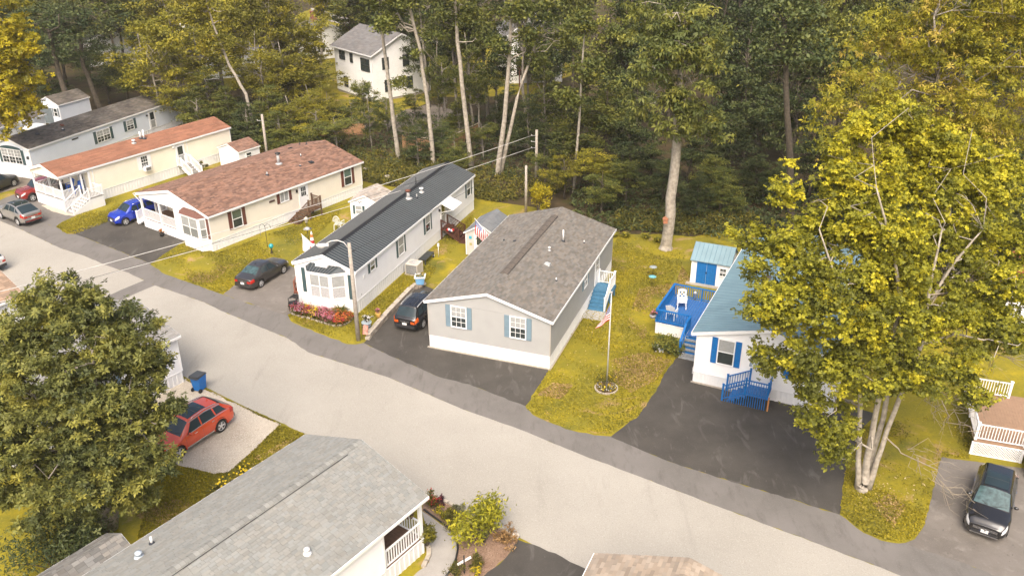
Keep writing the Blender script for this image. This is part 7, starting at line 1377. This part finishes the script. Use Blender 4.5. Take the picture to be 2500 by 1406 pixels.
for x, y in Q:
    wx = o0.x+x; f = (wx-G(712, 757).x)/(G(862, 775).x-G(712, 757).x); h = .22+.28*rs.uniform()
    for _ in range(22): fol.append((x+rs.normal(0, .12), y+rs.normal(0, .12), h*rs.uniform(.2, .95)))
    ky = rs.choice(list('lmpr') if f < .22 else list('pmry') if f < .33 else list('yyyp') if f < .44 else list('pppm') if f < .62 else list('mppr') if f < .74 else list('ooor'))
    for _ in range(6): fl[ky].append((x+rs.normal(0, .10), y+rs.normal(0, .10), h+rs.normal(.03, .04)))
obj('foliage', leaf_mesh('foliage', np.array(fol), .11, LF_FERN, rs, .5, .4), t, kind='stuff')
for ky, mt in (('p', PINK), ('m', MAG), ('y', YELF), ('o', ORF), ('l', LAV), ('r', REDF)):
    if fl[ky]: obj('blossoms', leaf_mesh('blossoms', np.array(fl[ky]), .085, mt, rs, .95, 1.3, None, 0, .08), t, kind='stuff')
for i in range(len(pp)):
    if i < 5: continue
    A_, B_ = pp[i], pp[(i+1) % len(pp)]; n = max(1, int((B_-A_).length/.3))
    for k in range(n): p = A_.lerp(B_, (k+.5)/n); bx('edging_stone', t, STN, p.x-.14, p.x+.14, p.y-.06, p.y+.06, 0, .12, math.atan2((B_-A_).y, (B_-A_).x)+rr.uniform(-.1, .1))
def spiky(label, p, r, h, n, lmat, name='spiky_plant', seed=1, w=.05, fl=None):
    rs = np.random.default_rng(seed); t = thing(name, label, 'plant', p); b = MB(); tone = []
    for k in range(n):
        a_ = rs.uniform(0, 6.28); rr_ = r*rs.uniform(.5, 1.1); hh = h*rs.uniform(.5, 1.1); q = Vector((math.cos(a_), math.sin(a_), 0)); sd = Vector((-q.y, q.x, 0))*w
        p1 = q*rr_*.45+Vector((0, 0, hh*.8)); p2 = q*rr_+Vector((0, 0, hh*rs.uniform(.5, 1.))); b.add([-sd*.6, sd*.6, p1+sd, p1-sd, p2], [(0, 1, 2, 3), (3, 2, 4)]); tone += [rs.uniform()]*2
    me = b.mesh('leaf_blades', lmat); at_ = me.attributes.new('tone', 'FLOAT', 'FACE'); at_.data.foreach_set('value', tone); obj('leaf_blades', me, t)
    if fl: Cf = np.stack([rs.normal(0, r*.55, 30), rs.normal(0, r*.55, 30), h*rs.uniform(.85, 1.25, 30)], 1); obj('blossoms', leaf_mesh('blossoms', Cf, .13, fl, rs, .9, 1., None), t)
    return t
spiky('spiky green daylily clump against the white bay window wall', G(833, 772), .75, .75, 90, LF_FERN, 'daylily_clump', 2)
# flagpole planting ring
t = thing('flagpole_planter', 'round stone-edged flower ring at the foot of the flagpole', 'flower bed', G(1480, 948)); b = MB(); b.lathe([(.65, 0), (.65, .05)], 24); b.build('soil', MAT_MULCH, t)
for k in range(26): q = 2*math.pi*k/26; bx('edging_stone', t, MATS['wall_stone'], (.66*math.cos(q))-.07, (.66*math.cos(q))+.07, (.66*math.sin(q))-.035, (.66*math.sin(q))+.035, 0, .09, q+math.pi/2)
rs = np.random.default_rng(31); n = 700; rr_ = np.sqrt(rs.uniform(0, 1, n))*.62; q = rs.uniform(0, 6.28, n); zz = .08+np.where(rr_*np.sin(q) > -.05, .75, .25)*rs.uniform(.1, 1, n); Cc = np.stack([rr_*np.cos(q), rr_*np.sin(q), zz], 1); obj('foliage', leaf_mesh('foliage', Cc, .11, LF_FERN, rs, .45, .4), t); k = Cc[rs.choice(n, 70)]; obj('blossoms', leaf_mesh('blossoms', k+[0, 0, .06], .11, YELF, rs, .95, 1.), t); k = Cc[rs.choice(n, 60)]; k[:, 2] = .25; k[:, 1] = -np.abs(k[:, 1]); obj('blossoms', leaf_mesh('blossoms', k, .09, WHF, rs, .95, 1.), t)
# bird baths, ornaments, shrubs round the blue-roofed home
for lb, px, hh, mt in (('turquoise saucer bird bath on a thin stand, nearer one', (1591, 700), .75, M('turquoise_saucer', (.16, .42, .44), .35)), ('grey glass saucer bird bath on a thin stand, farther one', (1593, 676), .75, M('grey_saucer', (.32, .36, .36), .3))):
    t = thing('bird_bath', lb, 'bird bath', G(*px)); b = MB(); b.tube([(0, 0, 0), (0, 0, hh)], .015, 6); b.build('stand', DKM, t); b = MB(); b.lathe([(.03, hh), (.27, hh+.06), (.29, hh+.09), (.2, hh+.06)], 18, cap=False); b.build('saucer', mt, t)
bush('round green shrub beside the blue deck steps', (1634, 862), .85, 1.5, LF_MID, 1500, .15); bush('small pale flowering clump at the corner of the blue deck', (1600, 856), .45, .5, LF_FERN, 420, .1, flowers=WHF, fl_n=40); bush('small white-flowered clump by the bottom blue step', (1654, 866), .3, .4, LF_FERN, 260, .09, flowers=WHF, fl_n=30)
pot('hanging pot of pink flowers at the corner of the blue deck railing', L5(-4.05, 4.75), .22, .2, M('grey_plastic_pot', (.40, .40, .40), .5), PINK, 1.15, fn=110, name='flower_pot')
t = thing('frog_ornament', 'small white and blue ornament with raised arms by the shrub', 'garden ornament', G(1614, 858)); b = MB(); b.sphere((0, 0, .22), .2, 12, 8, sq=(1, .6, 1)); b.build('body', TRIM, t); b = MB(); b.sphere((0, -.1, .24), .1, 10, 6, sq=(1, .5, 1)); b.build('belly', M('dusty_blue', (.10, .20, .27), .5), t); [bx('arm', t, TRIM, sg*.24-.03, sg*.24+.03, -.03, .03, .3, .52) for sg in (-1, 1)]; [bx('foot', t, TRIM, sg*.1-.05, sg*.1+.05, -.12, .0, 0, .05) for sg in (-1, 1)]
for i, (x, y) in enumerate(((1500, 578), (1527, 580), (1576, 582), (1605, 592))): spiky('pale hosta clump at the wood edge, %s from the grey roof' % ('first', 'second', 'third', 'fourth')[i], G(x, y), .55, .5, 40, LF_LT, 'hosta_clump', 40+i, .08)
t = thing('hanging_lantern', 'white lantern hanging on the far railing of the blue deck', 'lantern', L5(-2.35, 9.0, 1.0)); b = MB(); b.lathe([(.1, 0), (.1, .4), (.14, .42), (.02, .55)], 10); b.build('lantern_body', M('pale_lantern', (.55, .57, .57), .4), t)
bush('yellow vine-covered bush beside the short bare pole', (1312, 522), 1.1, 3.1, LF_YEL, 2600, .2, 'vine_bush')
bush('low green shrub beside the side stairs of the cream home', (487, 418), .7, .9, LF_FERN, 500, .14)
# bins
t = thing('wheelie_bin', 'blue wheeled rubbish bin with dark lid at the road edge', 'bin', G(489, 951), R(160)); BINB = M('bin_blue', (.008, .16, .52), .45, .08); b = MB(); b.hexa([(-.24, -.26, .08), (.24, -.26, .08), (.24, .26, .08), (-.24, .26, .08)], [(-.31, -.36, 1.0), (.31, -.36, 1.0), (.31, .36, 1.0), (-.31, .36, 1.0)]); b.build('body', BINB, t); LID = M('bin_lid', (.05, .055, .06), .5); b = MB(); b.hexa([(-.34, -.40, 1.0), (.34, -.40, 1.0), (.34, .42, 1.0), (-.34, .42, 1.0)], [(-.30, -.36, 1.07), (.30, -.36, 1.07), (.30, .40, 1.12), (-.30, .40, 1.12)]); b.build('lid', LID, t); b = MB(); b.tube([(-.28, .47, 1.0), (.28, .47, 1.0)], .025, 6); b.bar((-.26, .38, 1.0), (-.26, .47, 1.0), .03); b.bar((.26, .38, 1.0), (.26, .47, 1.0), .03); b.build('handle', LID, t)
for x in (-.27, .27): b = MB(); b.lathe([(.13, -.04), (.13, .04)], 16, ax='x'); b.build('wheel', TYRE, t, (x, .30, .13))
bx('front_bar', t, BINB, -.2, .2, -.38, -.33, .62, .70)
# ============================================================ foreground garden
bush('large yellow-green shrub in the mulched corner bed', (1183, 1322), 1.15, 2.3, LF_MAPLE, 2300, .22, aspect=.35, upb=.2, seed=8, rc=.4); bush('tan feathery shrub beside the large yellow-green one', (1236, 1322), .6, .75, leaf_mat('tan_plume', [(.22, .13, .05), (.36, .22, .09), (.46, .30, .13)], objvar=0), 900, .10, aspect=.4); bush('round clipped green bush beside the white picket sign', (1161, 1380), .42, .62, LF_FERN, 800, .07); bush('round clipped green bush at the path end', (1112, 1404), .48, .7, LF_FERN, 900, .07); bush('yellow flowering clump at the bottom edge of the garden bed', (1168, 1398), .35, .35, LF_LT, 400, .08, flowers=YELF, fl_n=90)
bush('red-flowered plants at the porch corner of the foreground home', (1046, 1232), .6, .8, LF_FERN, 700, .1, flowers=REDF, fl_n=110); bush('purple-leaved plant by the road edge of the garden bed', (1072, 1232), .42, .5, leaf_mat('purple_leaf', [(.05, .02, .03), (.12, .05, .06)], objvar=0), 420, .11); bush('feathery green plant in the middle of the garden bed', (1100, 1282), .55, .85, LF_FERN, 1000, .07); bush('grey-green tuft by the kerb of the garden bed', (1118, 1252), .4, .55, leaf_mat('sage_leaf', [(.12, .125, .06), (.22, .22, .12)], objvar=0), 420, .1); bush('yellow-green plants along the inner curve of the garden bed', (1080, 1262), .5, .5, LF_LT, 480, .11, flowers=YELF, fl_n=40); bush('leafy shrub between porch and curved path', (1042, 1336), .55, 1.5, LF_LT, 1000, .13, seed=12); bush('pink-flowered plant beside the feathery one', (1122, 1287), .35, .6, LF_FERN, 350, .1, flowers=PINK, fl_n=14, fl_s=.12)
t = thing('garden_kerb', 'row of pale kerb stones along the road side of the garden bed', 'kerb', G(1060, 1212)); o0 = G(1060, 1212); PK = [G(1050, 1206), G(1080, 1222), G(1111, 1237), G(1150, 1257), G(1200, 1280), G(1252, 1305)]
for A_, B_ in zip(PK, PK[1:]):
    n = max(1, int((B_-A_).length/.34))
    for k in range(n): p = A_.lerp(B_, (k+.5)/n)-o0; bx('kerb_stone', t, MATS['concrete'] if rr.random() < .5 else STN, p.x-.16, p.x+.16, p.y-.08, p.y+.08, 0, .13, math.atan2((B_-A_).y, (B_-A_).x)+rr.uniform(-.06, .06))
t = thing('path_edging', 'black curved edging between garden bed and path', 'edging', G(1105, 1300)); o0 = G(1105, 1300); b = MB(); b.tube([G(x, y)-o0+Vector((0, 0, .05)) for x, y in ((1035, 1245), (1060, 1263), (1085, 1281), (1105, 1300), (1115, 1318), (1118, 1340), (1114, 1362), (1104, 1388), (1085, 1412))], .05, 5); b.build('edging_strip', DKM, t)
t = thing('path_border', 'short row of pale paving stones at the porch side of the path', 'edging', G(1045, 1350)); o0 = G(1045, 1350); PB = [G(1040, 1325), G(1047, 1340), G(1047, 1358), G(1040, 1372), G(1035, 1382)]
for A_, B_ in zip(PB, PB[1:]): p = A_.lerp(B_, .5)-o0; bx('paving_stone', t, STN, p.x-.2, p.x+.2, p.y-.1, p.y+.1, 0, .12, math.atan2((B_-A_).y, (B_-A_).x))
for i, (x, y, r_, lb) in enumerate(((1124, 1314, .2, 'round pale boulder beside the curved path'), (1257, 1312, .2, 'pale rock at the road end of the garden bed'), (1247, 1306, .16, 'smaller pale rock next to the road-end rock'))):
    b = MB(); b.sphere((0, 0, r_*.55), r_, 10, 7, sq=(1.15, .95, .75)); b.v = [tuple(np.array(v)*(1+.06*math.sin(i*3.1+v[0]*20+v[1]*13))) for v in b.v]; tag(b.build('boulder', M('pale_rock', (.55, .49, .40), .9, .15, 8), None, G(x, y)), lb, 'rock')
t = thing('garden_sign', 'small white sign panel on a dark post in the garden bed', 'sign', G(1134, 1398)); bx('post', t, DKM, -.03, .03, -.03, .03, 0, 1.0); b = MB(); b.bar((-.28, -.14, .62), (.30, .15, .78), .02, .14); b.build('panel', TRIM, t)
def L6(x, y, z=0): a = R(35.8); p = H6.location; return Vector((p.x+math.cos(a)*x+math.sin(a)*y, p.y-math.sin(a)*x+math.cos(a)*y, z))
WOODC = M('salmon_wood', (.50, .26, .16), .6, .1); lawn_chair('salmon wooden chair on the foreground porch', L6(6.0, 13.6), R(60), WOODC, 'adirondack', .87, s=1.1); pot('hanging basket of pale flowers in the foreground porch opening', L6(6.9, 15.1), .22, .2, BROWN2, WHF, 2.1, n=420, fn=70, name='hanging_basket'); bush('green potted plant at the back of the foreground porch', None, .4, .7, LF_MID, 350, .12, world=L6(5.6, 14.6, .87))
b = MB(); [b.hexa([(-.28-.55*i/5, 2+0, 2.5-.5*(i/5)**1.6), (-.28-.55*(i+1)/5, 2, 2.5-.5*((i+1)/5)**1.6), (-.28-.55*(i+1)/5, 4.4, 2.5-.5*((i+1)/5)**1.6), (-.28-.55*i/5, 4.4, 2.5-.5*(i/5)**1.6)], [(-.28-.55*i/5, 2, 2.54-.5*(i/5)**1.6), (-.28-.55*(i+1)/5, 2, 2.54-.5*((i+1)/5)**1.6), (-.28-.55*(i+1)/5, 4.4, 2.54-.5*((i+1)/5)**1.6), (-.28-.55*i/5, 4.4, 2.54-.5*(i/5)**1.6)]) for i in range(5)]
b.v = [(x-.35, y+7.2, z) for x, y, z in b.v]; b.build('side_awning', TRIM, H6)
spiky('daylily clump with yellow flowers left of the foreground roof', G(548, 1215), .9, .95, 110, LF_FERN, 'daylily_clump', 6, fl=YELF); spiky('smaller daylily clump behind the first one', G(600, 1178), .6, .7, 60, LF_FERN, 'daylily_clump', 7, fl=YELF); bush('low green plant on the lawn left of the foreground roof', (430, 1290), .7, .55, LF_MID, 500, .13)
bush('dark evergreen bush at the bottom left below the oak', (140, 1395), 1.9, 2.6, LF_DK, 3600, .2, aspect=.3, seed=15, rc=.6); bush('second dark evergreen bush beside the shingled shed', (215, 1345), 1.3, 2.0, LF_DK, 2000, .2, aspect=.3, seed=16, rc=.5)
pot('dark pot of orange flowers on the driveway by the beige porch', G(396, 577), .2, .3, DKM, ORF, 0, n=160, fn=60)
# fences, stumps, tank
FENCE = M('cedar_fence', (.36, .20, .10), .8, .2, 3)
def fence(label, A, B, h, rows, post_sp=2.4):
    A, B = G(*A), G(*B); t = thing('wooden_fence', label, 'fence', A); d = B-A; n = max(1, int(d.length/post_sp)); a_ = math.atan2(d.y, d.x)
    for i in range(n+1): p = d*(i/n); bx('fence_post', t, FENCE, p.x-.06, p.x+.06, p.y-.06, p.y+.06, 0, h+.08, a_)
    for i in range(n):
        for k in range(rows): z = .1+k*(h-.1)/rows; beam('fence_board', t, FENCE, d*(i/n)+Vector((0, -.05, z+.07)), d*((i+1)/n)+Vector((0, -.05, z+.07)), .03, (h-.1)/rows-.03)
    beam('fence_cap', t, M('pale_cap', (.5, .42, .32), .8), Vector((0, 0, h+.1)), d+Vector((0, 0, h+.1)), .12, .04)
fence('reddish slatted fence behind the pale blue home', (498, 275), (560, 262), 1.7, 7); fence('wooden fence along the back of the woods left of the dirt yard', (760, 335), (890, 330), 1.4, 6); fence('wooden fence in front of the dirt yard', (985, 365), (1058, 375), 1.5, 6); fence('pale-topped fence right of the dirt yard', (1085, 372), (1168, 330), 1.3, 5)
for lb, px, r_, h_ in (('tree stump behind the grey shed', (1206, 548), .45, .6), ('weathered stump among the ferns behind the white shed', (946, 442), .25, .55), ('small stump at the fern edge behind the beige home', (893, 420), .22, .4)):
    b = MB(); b.lathe([(r_*1.2, 0), (r_, .1), (r_*.95, h_)], 14); o = b.build('tree_stump', [BARKP], None, G(*px)); tag(o, lb, 'stump')
t = thing('propane_tank', 'white upright gas tanks at the back end of the cream home', 'gas tank', L1(4.9, 19.3)); [(lambda b: (b.lathe([(.17, .0), (.19, .08), (.19, .95), (.12, 1.08), (.05, 1.12)], 14), b.build('tank', TRIM, t, (x, 0, .02))))(MB()) for x in (-.22, .22)]
# fringe of grass tufts along lawn edges and across the lawns: uncountable
def tufts(name, label, polys, n, size, seed, lmat, h=.07):
    rs = np.random.default_rng(seed); out = []
    for poly, k in polys:
        q = [G(*p) for p in poly]; xs_ = np.array([p.x for p in q]); ys_ = np.array([p.y for p in q]); got = 0; need = int(n*k)
        for _ in range(40):
            pts = np.stack([rs.uniform(xs_.min(), xs_.max(), need), rs.uniform(ys_.min(), ys_.max(), need)], 1); ins = np.zeros(len(pts), bool); j = len(q)-1
            for i in range(len(q)):
                c_ = ((ys_[i] > pts[:, 1]) != (ys_[j] > pts[:, 1])) & (pts[:, 0] < (xs_[j]-xs_[i])*(pts[:, 1]-ys_[i])/(ys_[j]-ys_[i]+1e-9)+xs_[i]); ins ^= c_; j = i
            out.append(pts[ins]); got += ins.sum()
            if got > need: break
    P = np.concatenate(out)
    f1 = np.sin(P[:, 0]*.61+1.7*np.sin(P[:, 1]*.37+1))+np.sin(P[:, 1]*.53+1.3*np.sin(P[:, 0]*.41))+.6*np.sin(P[:, 0]*1.7+P[:, 1]*1.3); P = P[f1+rs.normal(0, .5, len(P)) < .75]
    C = np.concatenate([P, (h*rs.uniform(.2, 1, len(P)))[:, None]], 1); tone = np.clip(.5+.28*np.sin(P[:, 0]*.9+2*np.sin(P[:, 1]*.5))*np.cos(P[:, 1]*.7)+rs.normal(0, .2, len(P)), 0, 1)
    o = obj(name, leaf_mesh(name, C, size*rs.uniform(.5, 1.4, len(P)), lmat, rs, .5, .25, tone), kind='stuff'); o['label'] = label
LF_GRASS = leaf_mat('grass_blade', [(.105, .104, .016), (.195, .174, .017), (.295, .246, .016), (.43, .345, .017)], trans=.2, objvar=0)
tufts('lawn_grass', 'short olive grass of the lawns', [
  ([(1283, 998), (1300, 1010), (1380, 1045), (1450, 1060), (1490, 1062), (1560, 1014), (1631, 899), (1653, 873), (1600, 840), (1640, 690), (1690, 600), (1510, 575), (1450, 720), (1341, 902)], 1.6),
  ([(366, 644), (399, 668), (543, 719), (572, 697), (700, 643), (760, 590), (850, 500), (830, 510), (530, 618), (450, 592), (395, 625)], 1.3),
  ([(702, 769), (711, 783), (779, 812), (847, 838), (868, 839), (888, 836), (960, 757), (1011, 703), (1040, 690), (1150, 560), (1153, 525), (875, 766)], 1.0),
  ([(136, 554), (163, 571), (185, 572), (263, 543), (340, 480), (430, 440), (240, 494)], .5),
  ([(2050, 1252), (2108, 1298), (2151, 1317), (2194, 1324), (2233, 1313), (2259, 1278), (2284, 1166), (2302, 1115), (2366, 1120), (2380, 1000), (2110, 1040), (2065, 1136)], .9),
  ([(683, 1037), (753, 1063), (650, 1140), (430, 1290), (330, 1330), (380, 1150), (456, 1141), (519, 1157), (558, 1153), (620, 1098)], 1.1),
  ([(456, 925), (511, 953), (574, 983), (640, 1014), (683, 1033), (683, 1036), (640, 1019), (574, 987), (511, 957), (456, 930)], .06)], 15000, .10, 50, LF_GRASS)

t = thing('bunting', 'red, white and blue bunting cloth on the dark brown lattice steps', 'bunting', L3(4.7+.95, 13.93, .95), -a3); rs = np.random.default_rng(4)
for k, mt in enumerate((FR_, FWH, FB, FWH, FR_)): b = MB(); b.sphere((k*.12-.24, -.04, .05*math.sin(k*2)), .12, 8, 5, sq=(1, .5, 1)); b.build('cloth_fold', mt, t)

LF_DRY = leaf_mat('dry_grass_blade', [(.25, .17, .07), (.37, .25, .105), (.47, .33, .16)], trans=.1, objvar=0)
tufts('dry_grass', 'patches of dry brown grass in the lawns', [([(1560, 705), (1650, 690), (1665, 650), (1690, 690), (1600, 770), (1570, 830), (1530, 790)], .5), ([(1490, 880), (1570, 860), (1640, 880), (1600, 930), (1540, 960), (1500, 930)], .35), ([(1310, 965), (1350, 935), (1400, 940), (1370, 975)], .12), ([(440, 660), (520, 640), (560, 655), (520, 690), (470, 690)], .14), ([(2130, 1230), (2180, 1200), (2210, 1240), (2180, 1290)], .10), ([(620, 1120), (690, 1080), (720, 1070), (660, 1130)], .10), ([(330, 1260), (420, 1220), (480, 1230), (400, 1290)], .14)], 8500, .10, 51, LF_DRY, .05)

rs = np.random.default_rng(88); Q = []
for poly, n in (([(1300, 1000), (1480, 1050), (1600, 900), (1600, 700), (1480, 620), (1400, 800)], 150), ([(400, 660), (560, 710), (700, 640), (830, 540), (600, 600)], 120), ([(2070, 1240), (2190, 1310), (2270, 1180), (2120, 1100)], 120), ([(560, 1150), (740, 1070), (620, 1180), (450, 1280)], 90)):
    q = [G(*c_) for c_ in poly]; w_ = rs.dirichlet(np.ones(len(q))*.8, n); Q.append(np.stack([w_ @ np.array([c_.x for c_ in q]), w_ @ np.array([c_.y for c_ in q]), np.full(n, .045)], 1))
Q = np.concatenate(Q); o = obj('fallen_leaves', leaf_mesh('fallen_leaves', Q, .10*rs.uniform(.6, 1.3, len(Q)), leaf_mat('fallen_leaf', [(.30, .20, .07), (.50, .38, .15), (.60, .50, .30)], trans=0, objvar=0), rs, .6, 3.), kind='stuff'); o['label'] = 'scattered dry fallen leaves on lawn and asphalt'

# ============================================================ added haze volume: lifts the blacks and softens contrast
b = MB(); b.box(-320, 320, -40, 420, -1.0, 32.0); hz_ = bpy.data.materials.new('black_lift_haze'); hz_.use_nodes = True; n_ = hz_.node_tree; n_.nodes.remove(n_.nodes['Principled BSDF'])
pv = n_.nodes.new('ShaderNodeVolumePrincipled'); pv.inputs['Density'].default_value = .00022; pv.inputs['Color'].default_value = (.95, .93, .86, 1); n_.links.new(pv.outputs[0], n_.nodes['Material Output'].inputs['Volume'])
o = b.build('haze', hz_, kind='stuff'); o['label'] = 'added pale haze volume lifting the blacks over the whole place'
sc.cycles.volume_bounces = 1
